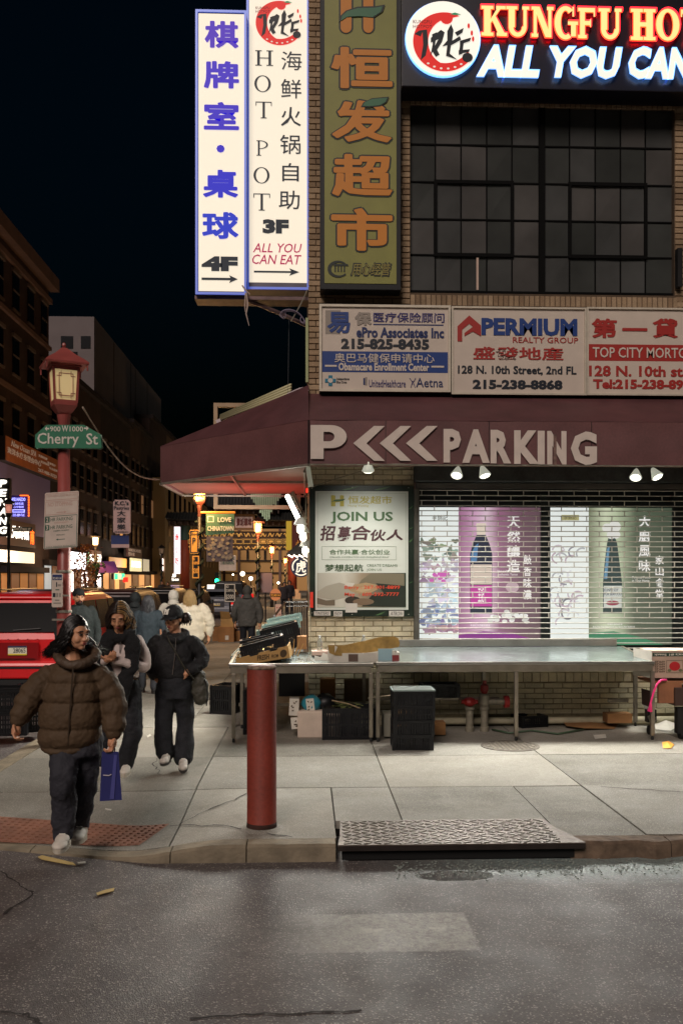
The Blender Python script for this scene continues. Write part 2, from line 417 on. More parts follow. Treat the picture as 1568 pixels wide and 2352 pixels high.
# sidewalk along the side street, left of the shop
for k, y in enumerate([11.55, 13.2, 15, 17, 19, 21.5, 24, 27, 31, 36, 42, 50, 60, 75, 95]):
    y1 = [13.2, 15, 17, 19, 21.5, 24, 27, 31, 36, 42, 50, 60, 75, 95, 120][k]
    slab_poly(-2.95, -1.5, y, y1, cm[k % 3]); slab_poly(-1.5, .04, y, y1, cm[(k + 1) % 3])
mbb = MB(); 
mbb.box((-2.93, 8.72, -.12), (9, 11.6, -.035)); mbb.box((-2.93, 11.6, -.12), (.05, 120, -.035)); mbb.box((.02, 7.05, -.12), (9, 8.72, -.035)); mbb.box((1.87, 6.6, -.12), (9, 7.05, -.035)); mbb.box((-.5, 6.6, -.12), (.21, 7.05, -.035)); mbb.box((-.5, 7.05, -.12), (.02, 8.72, -.035))
tag(mbb.build('sidewalk_bed', dirt), kind='structure')
# kerb stones along the cross street
kerb = thing('kerb', None, None); kerb['kind'] = 'structure'
km = mat('kerb_stone', (140, 128, 108), .85, nz=.35, ns=5, bump=.5, bs=30); km2 = mat('kerb_worn', (108, 90, 74), .9, nz=.45, ns=9, bump=.9, bs=18)
def kerbstone(x0, x1, m, rag=0.):
    mb = MB(); n = max(3, int((x1 - x0) / .12)); X = rng(x0 + .004, x1 - .004, n); v = []
    for x in X:
        y = kerb_y(x); w = rag * noise.noise(Vector((x * 5, 2, 1))); w2 = rag * noise.noise(Vector((x * 9, 7, 1))) * .5
        zt = zs(x, y + .1) - abs(w2); zt = max(zt, -.108)
        v += [(x, y + w, -.16), (x, y + w + .008, zt - .018), (x, y + w + .03, zt - .001), (x, y + .162, zt), (x, y + .162, -.16)]
    f = [(i*5+k, (i+1)*5+k, (i+1)*5+k+1, i*5+k+1) for i in range(n) for k in range(4)] + [(0,1,2,3,4), tuple(n*5+k for k in (4,3,2,1,0))]
    mb.quadv(v, f); return mb.build('kerb_stone', m, kerb)
for a, b, m, r in ((-2.95, -2.0, km, 0), (-2.0, -.95, km, 0), (-.95, -.42, km, 0), (-.42, .21, km, .01), (1.87, 2.6, km2, .07), (2.6, 3.6, km2, .06), (3.6, 4.9, km2, .05), (4.9, 7, km2, .04)): kerbstone(a, b, m, r)
# kerb of the side street
kb = MB()
for k in range(26):
    y0 = 8.6 + k * 3.2 if k else 8.3
    kb.box((-3.14, y0 + .005, -.16), (-2.96, 8.6 + (k + 1) * 3.2 - .005, 0.0))
kb.build('kerb_stone', km, kerb)
# cracks across the sidewalk
ck = MB(); 
def crack2(P, w=.006):
    P = [Vector((x, y, 0)) for x, y in P]; Q = []
    for i in range(len(P) - 1):
        for t in range(8): Q.append(P[i].lerp(P[i+1], t / 8) + Vector((random.uniform(-.02, .02), random.uniform(-.02, .02), 0)))
    Q.append(P[-1])
    for i in range(len(Q) - 1):
        d = (Q[i+1] - Q[i]).normalized(); s = Vector((-d.y, d.x, 0)) * w * random.uniform(.4, 1.2)
        q = [Q[i] - s, Q[i+1] - s, Q[i+1] + s, Q[i] + s]; ck.quadv([(p.x, p.y, zs(p.x, p.y) + .005) for p in q], [(0, 1, 2, 3)])
crack2([(-1.07, 7.16), (-.5, 6.85), (-.1, 6.60)], .009); crack2([(-1.0, 7.14), (-.6, 7.75), (-.42, 8.15)], .007)
crack2([(2.62, 8.1), (3.3, 7.85), (4.4, 7.6)], .008); crack2([(-1.5, 9.9), (-1.55, 9.3), (-1.38, 8.75)], .006)
tag(ck.build('sidewalk_crack', mat('crack_dark', (54, 49, 47), .95)), kind='structure')
# tactile paving with domes
tac_m = mat('tactile_red', (150, 104, 84), .75, nz=.3, ns=6, bump=.25, bs=80)
tac = thing('tactile_paving', None, None); tac['kind'] = 'structure'
tq = [Vector((-3.0, 7.02, 0)), Vector((-1.22, 6.74, 0)), Vector((-1.07, 7.20, 0)), Vector((-2.9, 7.62, 0))]
mb = MB(); n1, n2 = 24, 8
tp = [[tq[0].lerp(tq[1], i/n1).lerp(tq[3].lerp(tq[2], i/n1), j/n2) for i in range(n1+1)] for j in range(n2+1)]
vs = [(p.x, p.y, zs(p.x, p.y) + .008) for r in tp for p in r]
mb.quadv(vs, [(j*(n1+1)+i, j*(n1+1)+i+1, (j+1)*(n1+1)+i+1, (j+1)*(n1+1)+i) for j in range(n2) for i in range(n1)])
mb.build('tactile_slab', tac_m, tac)
dome = MB().lathe([(.016, 0), (.013, .005), (.007, .008)], n=7).mesh('dome', tac_m, True)
for j in range(9):
    for i in range(30):
        p = tq[0].lerp(tq[1], (i+.5)/30).lerp(tq[3].lerp(tq[2], (i+.5)/30), (j+.5)/9)
        o = bpy.data.objects.new('dome', dome); COL.objects.link(o); o.parent = tac; o.location = (p.x, p.y, zs(p.x, p.y) + .008)
# steel inlet cover: plate, edge, chevron tread bars
cov = thing('steel_inlet_cover', 'rusty steel tread plate covering the drain inlet at the kerb', 'drain cover')
stl = mat('rusty_steel', (104, 92, 84), .5, .55, nz=.35, ns=7, bump=.3, bs=40); stl2 = mat('tread_steel', (140, 132, 124), .38, .7, nz=.3, ns=9)
zc = .006
cpoly = [(.26, PY1 - .01), (1.84, PY1 - .01), (1.86, 6.80), (1.97, 6.38), (.22, 6.38), (.24, 6.60)]
MB().poly([(x, y, zc - .025) for x, y in cpoly], (0, 0, .025)).build('plate', stl, cov)
MB().box((.222, 6.372, -.035), (1.965, 6.379, -.001)).build('front_angle', mat('dark_iron', (52, 44, 40), .6, .5, nz=.4, ns=8), cov)
MB().box((.25, 6.42, -.11), (1.9, 6.45, -.03)).build('inlet_back', mat('black', (8, 8, 8), .9), cov)
bars = [MB().cb((0, 0, .003), (.058, .012, .006), Matrix.Rotation(a, 3, 'Z')).mesh('tread_bar', stl2) for a in (.55, -.55)]
cnt = 0
for j in range(13):
    for i in range(23):
        x = .29 + i * .0705 + (j % 2) * .01; y = 6.415 + j * .047
        if x > 1.80 or y > 7.02: continue
        o = bpy.data.objects.new('tread_bar', bars[(i + j) % 2]); COL.objects.link(o); o.parent = cov; o.location = (x, y, zc)
# manhole cover
mh = thing('manhole_cover', 'round cast manhole cover set in the sidewalk before the bare steel table', 'manhole cover')
pm = gr(1171, 1714); mhm = mat('cast_iron', (112, 104, 94), .6, .3, nz=.35, ns=14)
MB().lathe([(.325, -.01), (.325, .006), (.29, .008), (.285, .004), (.0, .004)], pm, 32).build('rim', mhm, mh)
mb = MB()
for k in range(11):
    x = -.25 + k * .05
    for y in rng(-.26, .2, 6):
        if x * x + (y + .03) ** 2 < .066: mb.cb((pm.x + x, pm.y + y + (k % 2) * .03, .006), (.03, .055, .006))
mb.build('raised_pattern', mat('cast_iron_light', (140, 132, 120), .5, .4), mh)
# ground litter
def flat_bit(name, label, pts, m, z=.004, h=.004):
    P = [gr(a, b, z) for a, b in pts]
    o = MB().poly([(p.x, p.y, p.z) for p in P], (0, 0, h)).build(name, m); return tag(o, label, 'litter')
yl = mat('dry_leaf', (196, 170, 110), .7); wh = mat('paper_scrap', (205, 200, 190), .8)
flat_bit('dry_stalk', 'long yellow dry stalk lying on the road beside the front shoe', [(87,1970),(96,1966),(130,1974),(168,1983),(174,1989),(160,1987),(125,1981),(95,1975)], yl, -.108)
flat_bit('paper_scrap', 'small grey scrap of paper right of the long dry stalk', [(178,1982),(196,1980),(197,1984),(180,1986)], wh, -.108)
flat_bit('dry_leaf', 'pale curled leaf alone on the asphalt left of the frame centre', [(221,2053),(240,2046),(263,2041),(261,2048),(240,2053),(224,2058)], yl, -.108)
flat_bit('paper_scrap', 'tiny white scrap on the paving before the shoes of the woman in the cap', [(336,1692),(345,1687),(347,1690),(339,1695)], wh, .003)
flat_bit('paper_scrap', 'thin white scrap on the paving near the blue bag', [(241,1858),(256,1860),(254,1863),(243,1861)], wh, .001)
# ---------------------------------------------------------------- corner building
W = 11.6; XC = at(708, 1329, W).x
bld = thing('corner_building', 'tan brick corner building with a grid window upstairs and a shuttered shop below', 'building')
brick_tan = mat('brick_tan', (168, 142, 112), .85, nz=.3, ns=3, nz2=.25, ns2=60, bump=.3, bs=90)
brick_tan2 = mat('brick_tan_b', (152, 126, 98), .85, nz=.3, ns=3, nz2=.25, ns2=60, bump=.3, bs=90)
brick_tan3 = mat('brick_tan_c', (178, 152, 122), .85, nz=.25, ns=3, nz2=.25, ns2=60, bump=.3, bs=90)
brick_cr = mat('brick_cream', (214, 204, 172), .6, nz=.22, ns=5, nz2=.12, ns2=70, bump=.2, bs=60)
brick_cr2 = mat('brick_cream_b', (212, 203, 174), .65, nz=.3, ns=6, nz2=.15, ns2=70, bump=.2, bs=60)
mortar = mat('mortar_tan', (92, 76, 60), .95, nz=.3, ns=4)
mortar_c = mat('mortar_cream', (150, 138, 108), .9, nz=.4, ns=8)
dk = mat('dark_metal', (34, 33, 34), .5, .4, nz=.2, ns=5)
def zpy(py, Y=W): return HC + (1329 - py) * (Y / FPX) / math.cos(YAW) * 1.0
# wall pieces behind the bricks (recessed 14 mm = mortar)
wl, wr, wt, wb_ = at(942, 0, W).x, at(1549, 0, W).x, at(1200, 238, W).z, at(1200, 674, W).z
sl, sr, st_, sb = at(951, 0, W).x, at(1568, 0, W).x + .45, at(1200, 1068, W).z, at(1200, 1532, W).z
y0, y1 = W + .014, W + .40
mb = MB(); mb.box((XC + .01, y0, st_ + .3), (wl, y1, 14)); mb.box((wr, y0, st_ + .3), (9.5, y1, 14)); mb.box((wl, y0, wt), (wr, y1, 14)); mb.box((wl, y0, st_ + .3), (wr, y1, wb_))
mb.build('upper_wall', mortar, bld)
mb = MB(); mb.box((XC + .01, y0, -.05), (sl, y1, st_ + .3)); mb.box((sl, y0, -.05), (9.5, y1, sb)); mb.box((sr, y0, sb), (9.5, y1, st_ + .3)); mb.box((sl, y0, st_), (sr, y1, st_ + .3))
mb.build('lower_wall', mortar_c, bld)
MB().box((XC + .01, y1, -.05), (XC + .3, 34, 13.9)).build('side_wall', mat('side_brick', (128, 106, 84), .85, nz=.3, ns=3, bump=.3, bs=30), bld)
# interior behind glass
MB().box((wl - .1, W + .9, wb_ - .2), (wr + .2, W + 1.0, wt + .3)).build('room_wall', mat('room_dark', (46, 44, 46), .9, nz=.3, ns=2), bld)
# --- bricks
bm_c = {}
def brickmesh(m):
    if m.name not in bm_c:
        b = MB(); e = .06
        b.quadv([(0,.16,0),(1,.16,0),(1,.16,1),(0,.16,1),(e*.4,0,e),(1-e*.4,0,e),(1-e*.4,0,1-e),(e*.4,0,1-e)],
                [(4,5,6,7),(0,1,5,4),(1,2,6,5),(2,3,7,6),(3,0,4,7)])
        bm_c[m.name] = b.mesh('brick', m)
    return bm_c[m.name]
bricks_ct = [0]
def brick(x0, x1, z0, z1, m, stuff=None):
    if stuff is not None:
        yy = W + random.uniform(-.003, .002); e = .004
        stuff.cur = random.choice((0, 0, 1, 2))
        stuff.quadv([(x0,y0,z0),(x1,y0,z0),(x1,y0,z1),(x0,y0,z1),(x0+e,yy,z0+e),(x1-e,yy,z0+e),(x1-e,yy,z1-e),(x0+e,yy,z1-e)],
                    [(4,5,6,7),(0,1,5,4),(1,2,6,5),(2,3,7,6),(3,0,4,7)]); return
    o = bpy.data.objects.new('brick', brickmesh(m)); COL.objects.link(o); o.parent = bld
    o.location = (x0, W + random.uniform(-.004, .003), z0); o.scale = (x1 - x0, .1, z1 - z0); bricks_ct[0] += 1
def brick_field(xa, xb, za, zb, ms, lw=.243, lh=.0665, g=.007, stuff=None, origin=(0, 0)):
    r0 = math.floor((za - origin[1]) / lh); r1 = math.ceil((zb - origin[1]) / lh)
    for r in range(r0, r1):
        z0, z1 = max(za, origin[1] + r * lh + g / 2), min(zb, origin[1] + (r + 1) * lh - g / 2)
        if z1 - z0 < .012: continue
        off = (r % 2) * lw / 2 + origin[0]
        c0 = math.floor((xa - off) / lw); c1 = math.ceil((xb - off) / lw)
        for c in range(c0, c1):
            x0, x1 = max(xa, off + c * lw + g / 2), min(xb, off + (c + 1) * lw - g / 2)
            if x1 - x0 < .02: continue
            brick(x0, x1, z0, z1, random.choice(ms), stuff)
ms = [brick_cr, brick_cr, brick_cr2]
X_ = lambda px: at(px, 1329, W).x
Z_ = lambda py: at(900, py, W).z
brick_field(XC, sl - .005, Z_(1130), st_ + .04, ms)
brick_field(XC, sl - .005, 0.0, Z_(1404), ms)
brick_field(sl, X_(1568) + .12, 0.12, Z_(1570), ms)
# painted rowlock sill under the shutter and its ledge
n = 30
for i in range(n):
    x0 = sl + i * .108; brick(x0 + .004, x0 + .102, Z_(1568), Z_(1546), random.choice(ms))
MB().box((sl - .02, W - .05, Z_(1545)), (sr, W + .1, Z_(1532))).build('shop_sill', mat('cream_paint', (204, 198, 172), .55, nz=.25, ns=6), bld, bevel=.006)
stf = MB()
zt = st_ + .04
brick_field(XC, wl - .005, zt, 9.4, 0, lh=.0735, stuff=stf) if False else None
tans = [brick_tan, brick_tan2, brick_tan3]
def tanfield(px0, px1, py0, py1): brick_field(X_(px0), X_(px1), Z_(py1), Z_(py0), tans, .243, .0735, .008, stf)
tanfield(708, 941.5, -20, 920); tanfield(942, 1620, 702, 920); tanfield(1550, 1640, -20, 701)
for py0, py1 in ((198, 238), (675, 700)):     # soldier courses over and under the window
    x = wl
    while x < wr + .05:
        brick(x + .003, x + .062, Z_(py1), Z_(py0), brick_tan, stf); x += .0665
tag(stf.build('brick_courses', tans, bld), kind='stuff')
# corner conduit strip (pale green edge plate)
MB().box((XC - .035, W - .03, Z_(880)), (XC - .002, W + .03, Z_(733))).build('corner_plate', mat('pale_green', (168, 176, 128), .6), bld)
# --- big grid window
def window_grid():
    glass = [mat('glass_%s' % q, c, r, 0, nz=.35, ns=1.3, spec=.18) for q, c, r in (('a', (66, 68, 66), .3), ('b', (74, 75, 74), .34), ('c', (60, 62, 60), .28), ('d', (82, 80, 78), .36))]
    fm = mat('window_iron', (10, 10, 10), .7, .0, spec=.1)
    win = MB()
    cols = [941, 999, 1058, 1117, 1175, 1236]; cols2 = [1250, 1307, 1366, 1424, 1481, 1548]; rows = [240, 335, 421, 506, 588, 673]
    Y = W + .10
    X = lambda p: at(p, 1329, Y).x; Z = lambda p: at(1200, p, Y).z
    for cs in (cols, cols2):
        for c in cs[1:-1]: win.box((X(c) - .008, Y - .012, Z(672)), (X(c) + .008, Y + .02, Z(241)))
        for r in rows[1:-1]: win.box((X(cs[0]), Y - .010, Z(r) - .009), (X(cs[-1]), Y + .018, Z(r) + .009))
        a, b_ = cs[1], cs[4]
        for r in (421, 588): win.box((X(a) - .02, Y - .03, Z(r) - .022), (X(b_) + .02, Y - .013, Z(r) + .022))
        for c in (a, b_): win.box((X(c) - .022, Y - .03, Z(588) + .023), (X(c) + .022, Y - .013, Z(421) - .023))
    win.box((X(1236), Y - .035, Z(672)), (X(1250), Y + .06, Z(241)))
    win.box((X(941) - .04, Y - .04, Z(242)), (X(1549) + .03, Y + .05, Z(238))); win.box((X(941) - .04, Y - .04, Z(676)), (X(1549) + .03, Y + .05, Z(671)))
    f = win.build('window', fm, bld)
    for cs in (cols, cols2):
        for i in range(5):
            for j in range(5):
                x0, x1, z0, z1 = X(cs[i]), X(cs[i+1]), Z(rows[j+1]), Z(rows[j])
                t = random.uniform(-.004, .004); u = random.uniform(-.004, .004)
                mb = MB(); mb.quadv([(x0, Y+.005+t, z0), (x1, Y+.005-t, z0), (x1, Y+.005-u, z1), (x0, Y+.005+u, z1),
                                     (x0, Y+.012+t, z0), (x1, Y+.012-t, z0), (x1, Y+.012-u, z1), (x0, Y+.012+u, z1)], [(0,1,2,3),(7,6,5,4)])
                o = mb.build('pane', random.choice(glass), f)
    # tape strip left on a pane
    MB().box((X(1093), Y - .02, Z(668)), (X(1098), Y - .014, Z(594))).build('tape_strip', mat('tape', (200, 176, 160), .7), f)
    MB().box((X(941), Y + .014, Z(270)), (X(1548), Y + .02, Z(262))).build('blind_rail', mat('blind', (70, 66, 66), .8), f)
window_grid()
# dark bracket on the right pier
MB().box((X_(1549), W - .1, Z_(655)), (X_(1560), W - .005, Z_(566))).build('wall_bracket', dk, bld)
# roller shutter header and guides
MB().box((sl - .01, W - .16, Z_(1108)), (sr, W + .013, Z_(1068))).build('shutter_housing', mat('housing', (58, 60, 58), .55, .3, nz=.5, ns=5, nz2=.2), bld, bevel=.01)
MB().box((sl + .02, W - .05, Z_(1122)), (sr, W + .01, Z_(1110))).build('shutter_lintel', mat('lintel', (96, 90, 84), .5, .4, nz=.3), bld)
MB().box((sl - .01, W - .09, sb), (sl + .055, W + .012, Z_(1124))).build('guide_rail', mat('guide', (92, 88, 80), .5, .5, nz=.3, ns=6), bld)
# --- open grille shutter
shu = thing('grille_shutter', 'closed silvery open-grille roller shutter in front of the lit posters', 'shutter')
rod_m = mat('galvanised', (206, 202, 190), .45, .25, nz=.15, ns=20)
GX0, GX1 = sl + .06, sr; zt_, zb2 = Z_(1126), sb + .02
nr = int((zt_ - zb2) / .0652)
link = MB().box((-.0055, -.006, -.0326), (.0055, .003, .0326)).mesh('link', rod_m)
lk = 0
for i in range(nr + 1):
    z = zt_ - i * .0652
    mb = MB(); P = [(x, W - .025 + .002 * math.sin(x * 2 + i), z + .004 * math.sin(x * 1.3 + i * .9) * (i > 18)) for x in rng(GX0, GX1, 8)]
    mb.tube(P, .0068, 6); mb.build('rod', rod_m, shu, smooth=True)
    if i < nr:
        x = GX0 + .03 + (.163 if i % 2 else 0)
        while x < GX1 and lk < 300:
            o = bpy.data.objects.new('link', link); COL.objects.link(o); o.parent = shu; o.location = (x, W - .031, z - .0326); o.rotation_euler = (0, random.uniform(-.06, .06), 0); x += .326; lk += 1
# --- shop glass and lit posters behind
gl = thing('shop_window', 'dark framed shop window behind the grille shutter', 'window')
frm = mat('shop_frame', (30, 38, 38), .5, .2, nz=.2)
Yp = W + .12
MB().box((sl + .05, Yp + .06, sb), (sr, Yp + .12, st_)).build('back_panel', frm, gl)
mb = MB(); mb.box((at(1241,0,Yp).x, Yp - .03, sb), (at(1262,0,Yp).x, Yp + .06, Z_(1130))); mb.box((at(1543,0,Yp).x, Yp - .03, sb), (at(1570,0,Yp).x, Yp + .06, Z_(1130))); mb.box((sl + .05, Yp - .02, Z_(1163)), (sr, Yp + .06, Z_(1152)))
mb.build('mullion', frm, gl)
def E_(name, rgb, k=1.):
    g_ = sum(rgb) / 3; rgb = tuple(c * .70 + g_ * .30 for c in rgb)
    return mat(name, tuple(c * .5 for c in rgb), .6, em=k, emc=rgb)
import itertools
def lerpc(a, b, t): return tuple(a[i] + (b[i] - a[i]) * t for i in range(3))
def grad(name, stops, k, axis_rect, horiz=True, spot=None):
    """printed colour blend on a backlit film: runs across the panel (flat print)"""
    m = bpy.data.materials.new(name); m.use_nodes = True; n = m.node_tree.nodes; L = m.node_tree.links; b = n['Principled BSDF']
    g = n.new('ShaderNodeNewGeometry'); o, u, v = axis_rect; w = u if horiz else v
    mp = n.new('ShaderNodeVectorMath'); mp.operation = 'SUBTRACT'; mp.inputs[1].default_value = o; L.new(g.outputs['Position'], mp.inputs[0])
    dt = n.new('ShaderNodeVectorMath'); dt.operation = 'DOT_PRODUCT'; dt.inputs[1].default_value = w / w.length_squared; L.new(mp.outputs[0], dt.inputs[0])
    ns = n.new('ShaderNodeTexNoise'); ns.inputs['Scale'].default_value = 4; ns.inputs['Detail'].default_value = 3; L.new(g.outputs['Position'], ns.inputs['Vector'])
    ad = n.new('ShaderNodeMath'); ad.operation = 'MULTIPLY_ADD'; ad.inputs[1].default_value = .16; L.new(ns.outputs['Fac'], ad.inputs[0]); L.new(dt.outputs['Value'], ad.inputs[2])
    sb_ = n.new('ShaderNodeMath'); sb_.operation = 'SUBTRACT'; sb_.inputs[1].default_value = .08; L.new(ad.outputs[0], sb_.inputs[0])
    r = n.new('ShaderNodeValToRGB'); e = r.color_ramp.elements
    while len(e) > 1: e.remove(e[-1])
    e[0].position = stops[0][0]; e[0].color = (*lin(stops[0][1]), 1)
    for p, c in stops[1:]: q = e.new(p); q.color = (*lin(c), 1)
    L.new(sb_.outputs[0], r.inputs[0]); L.new(r.outputs[0], b.inputs['Emission Color']); L.new(r.outputs[0], b.inputs['Base Color']) if k == 0 else b.inputs['Base Color'].__setattr__('default_value', (.06, .055, .055, 1))
    b.inputs['Emission Strength'].default_value = k; b.inputs['Roughness'].default_value = .5
    return m
EK = .80
def poster_side(px0, px1, t, key):
    R = rY(px0, 1165, px1, 1482, Yp); p = thing('backlit_poster', t, 'poster'); 
    return R, p
wht = E_('film_white', (228, 236, 230), EK * 1.15)
# left pair
R, p = poster_side(962, 1053, 'narrow backlit white poster of blossoms at the far left behind the shutter', 'a')
pan('film', R, wht, p, .01, -.02)
random.seed(11)
BG = [(.10,.14,(196,150,170)),(.14,.30,(150,170,205)),(.30,.46,(205,214,232)),(.46,.62,(206,180,205)),(.62,.76,(150,168,140))]
for k in range(150):
    lo_, hi_, c0 = random.choice(BG); j_ = random.uniform(-46, 30); c = tuple(int(min(245, max(30, (x + j_) // 24 * 24 + random.choice((0, 0, 12))))) for x in c0)
    a, b2 = random.uniform(.04, .96), random.uniform(lo_, hi_); rx, ry = random.uniform(.03, .12), random.uniform(.01, .028)
    pts = [(min(.995, max(.005, a + rx*math.cos(t)*(1 + .35*math.sin(t*3 + k)))), b2 + ry*math.sin(t)*(1 + .35*math.sin(t*3 + k))) for t in rng(0, 5.9, 11)]
    poly2('printed_petal', R, pts, E_('pr%d_%d_%d' % c, c, EK), p, .0004, -.0096 + k * .00004)
for k in range(14):
    a, b2 = random.uniform(.3, .8), random.uniform(.46, .54); poly2('printed_petal', R, ell(a, b2, .06, .014, 7), E_('pr_mag', (226, 70, 190), EK), p, .0004, -.0034 + k*.00003)
T('李錦記', sub(R, .33, .905, .72, .945), E_('print_gold', (96, 84, 30), EK * .4), p, d=.001, off=-.003)
R, p = poster_side(1053, 1241, 'pink backlit poster with a dark sauce bottle and white vertical lettering', 'b')
pan('film', R, grad('pinkfilm', [(0, (160, 104, 140)), (.22, (214, 166, 198)), (.34, (230, 200, 216)), (.5, (156, 106, 134)), (.75, (116, 84, 98)), (1, (104, 80, 88))], EK, R), p, .01, -.02)
bot = [(.14,.23),(.41,.23),(.41,.66),(.38,.73),(.33,.80),(.325,.87),(.225,.87),(.22,.80),(.17,.73),(.14,.66)]
poly2('printed_bottle', R, bot, E_('bt_dark', (40, 46, 70), EK), p, .001, -.008)
poly2('printed_highlight', R, [(.15,.60),(.22,.60),(.24,.74),(.2,.72),(.15,.66)], E_('bt_blue', (70, 130, 190), EK), p, .001, -.006)
poly2('printed_label', R, [(.145,.44),(.405,.44),(.405,.585),(.145,.585)], E_('bt_label', (214, 190, 170), EK), p, .001, -.006)
poly2('printed_label', R, [(.145,.28),(.405,.28),(.405,.435),(.145,.435)], E_('bt_mag', (214, 40, 160), EK), p, .001, -.006)
poly2('printed_cap', R, [(.222,.80),(.328,.80),(.335,.885),(.215,.885)], E_('bt_cap', (236, 214, 190), EK), p, .001, -.006)
pw = E_('print_white', (236, 232, 226), EK * 1.1)
for i, ch in enumerate('天然釀造'): T(ch, sub(R, .59, .85 - i * .107, .75, .94 - i * .107), pw, p, bold=.02, d=.001, off=-.003)
for i, ch in enumerate('鼓香味濃'): T(ch, sub(R, .79, .585 - i * .085, .89, .655 - i * .085), pw, p, bold=.02, d=.001, off=-.003)
T('Naturally Brewed\nAuthentic Tastes', sub(R, .47, .505, .73, .545), pw, p, d=.001, off=-.003)
T('王記', sub(R, .235, .31, .31, .42), pw, p, bold=.01, d=.001, off=-.003)
for i in range(34):
    a, b2 = random.uniform(.36, .84), random.uniform(.165, .25)
    if b2 > .25 - abs(a - .6) * .25: b2 -= .03
    poly2('printed_clove', R, ell(a, b2, .035, .013, 8), E_('clove%d' % (i % 3), [(232, 232, 222), (212, 212, 200), (240, 240, 236)][i % 3], EK), p, .001, -.007 + i * .0001)
poly2('printed_seal', R, ell(.655, .42, .08, .04, 20), E_('seal', (196, 160, 172), EK), p, .001, -.006)
T('李錦記天然釀造醬油', sub(R, .14, .135, .38, .15), pw, p, d=.001, off=-.003)
poly2('printed_wave', R, [(0,0),(1,0),(1,.03),(.6,.09),(.3,.10),(0,.07)], E_('purple_wave', (150, 40, 150), EK), p, .001, -.009)
poly2('printed_stem', R, [(0,.075),(.3,.105),(.33,.112),(0,.082)], E_('pr_tan', (190, 150, 140), EK), p, .001, -.006)
# right pair
R, p = poster_side(1262, 1352, 'narrow backlit poster of swirled pale noodles just right of the shutter middle', 'c')
pan('film', R, wht, p, .01, -.02)
for i in range(30):
    a, b2 = random.uniform(.1, .9), random.uniform(.15, .72); c = random.choice([(180,182,186),(150,150,160),(205,190,200),(222,225,228),(120,118,128),(196,170,186)])
    ang = random.uniform(0, 3.1); pts = [(a + .17*math.cos(t+ang), b2 + .045*math.sin(t+ang)) for t in rng(0, 2.6, 7)] + [(a + .13*math.cos(t+ang), b2 + .033*math.sin(t+ang)) for t in rng(2.6, 0, 7)]
    pts = [(min(.99, max(.01, x)), y) for x, y in pts]
    poly2('printed_swirl', R, pts, E_('pr%d_%d_%d' % c, c, EK), p, .001, -.009 + i * .0002)
poly2('printed_band', R, [(.3,.905),(.75,.905),(.75,.945),(.3,.945)], E_('pr_olive', (186, 178, 110), EK), p, .001, -.006)
T('李錦記', sub(R, .36, .912, .68, .94), E_('print_gold', (96, 84, 30), EK * .4), p, d=.001, off=-.003)
R, p = poster_side(1352, 1543, 'green backlit poster with a tall sauce bottle and white vertical lettering', 'd')
pan('film', R, grad('greenfilm', [(0, (120, 128, 102)), (.2, (214, 222, 190)), (.34, (190, 202, 168)), (.55, (92, 104, 84)), (1, (70, 82, 66))], EK, R), p, .01, -.02)
poly2('printed_bottle', R, [(.17,.23),(.40,.23),(.40,.45),(.37,.60),(.34,.74),(.30,.81),(.25,.81),(.22,.74),(.19,.60),(.17,.45)], E_('bg_dark', (56, 78, 74), EK), p, .001, -.008)
poly2('printed_highlight', R, [(.18,.48),(.22,.48),(.25,.72),(.22,.70)], E_('bt_blue2', (90, 150, 190), EK), p, .001, -.006)
for cx, cy, r in ((.22,.85,.06),(.31,.86,.075),(.27,.80,.055),(.33,.80,.05)): poly2('printed_garlic', R, ell(cx, cy, r, r * .55, 14), E_('clove0', (232, 232, 222), EK), p, .001, -.007 + cx * .002)
poly2('printed_label', R, [(.18,.27),(.395,.27),(.395,.43),(.18,.43)], E_('bl_white', (206, 212, 200), EK), p, .001, -.006)
T('KUNFU SOY\nFOR SEAFOOD', sub(R, .185, .36, .39, .41), E_('ink_blue', (40, 70, 110), EK * .5), p, bold=.01, d=.001, off=-.003)
poly2('printed_dish', R, ell(.285, .305, .08, .018, 16), E_('dish', (176, 60, 80), EK), p, .001, -.004)
for i, ch in enumerate('大廚風味'): T(ch, sub(R, .60, .855 - i * .107, .74, .94 - i * .107), pw, p, bold=.02, d=.001, off=-.003)
for i, ch in enumerate('家山食堂'): T(ch, sub(R, .80, .585 - i * .082, .90, .65 - i * .082), pw, p, bold=.02, d=.001, off=-.003)
T('Personal Foods\nin Your Home', sub(R, .52, .46, .74, .50), pw, p, d=.001, off=-.003)
T('Kee Fun Fun Seasoned Soy Sauce for Seafood', sub(R, .05, .125, .55, .138), pw, p, bold=.01, d=.001, off=-.003)
T('李錦記蒸魚豉油', sub(R, .22, .145, .40, .158), pw, p, d=.001, off=-.003)
poly2('printed_wave', R, [(0,0),(.9,0),(.6,.06),(.3,.10),(0,.09)], E_('green_wave', (60, 150, 100), EK), p, .001, -.009)
# --- JOIN US board
bd = thing('hiring_poster_board', 'dark green board with a white JOIN US poster on the cream brick by the corner', 'poster board')
R = rY(711, 1115, 950, 1416, W - .03)
pan('board', R, mat('board_green', (34, 44, 36), .3, nz=.3, ns=4, spec=.6), bd, .022)
R = rY(724, 1128, 937, 1401, W - .054)
def Pz(a, b, c, d): return rY(a, b, c, d, W - .0585)
pan('poster', R, mat('poster_white', (206, 210, 200), .35, nz=.05, ns=2), bd, .003)
o_, u_, v_ = R
im = Pz(728, 1316, 932, 1395); pan('printed_photo', im, grad('photo_blend', [(0, (176, 172, 158)), (.3, (196, 192, 178)), (.5, (150, 134, 110)), (.75, (96, 90, 76)), (1, (44, 56, 46))], 0, im), bd, .001)
def pp(pts, c, off, nm='printed_shape'): poly2(nm, im, pts, mat('ph%d_%d_%d' % c, c, .4), bd, .0008, off)
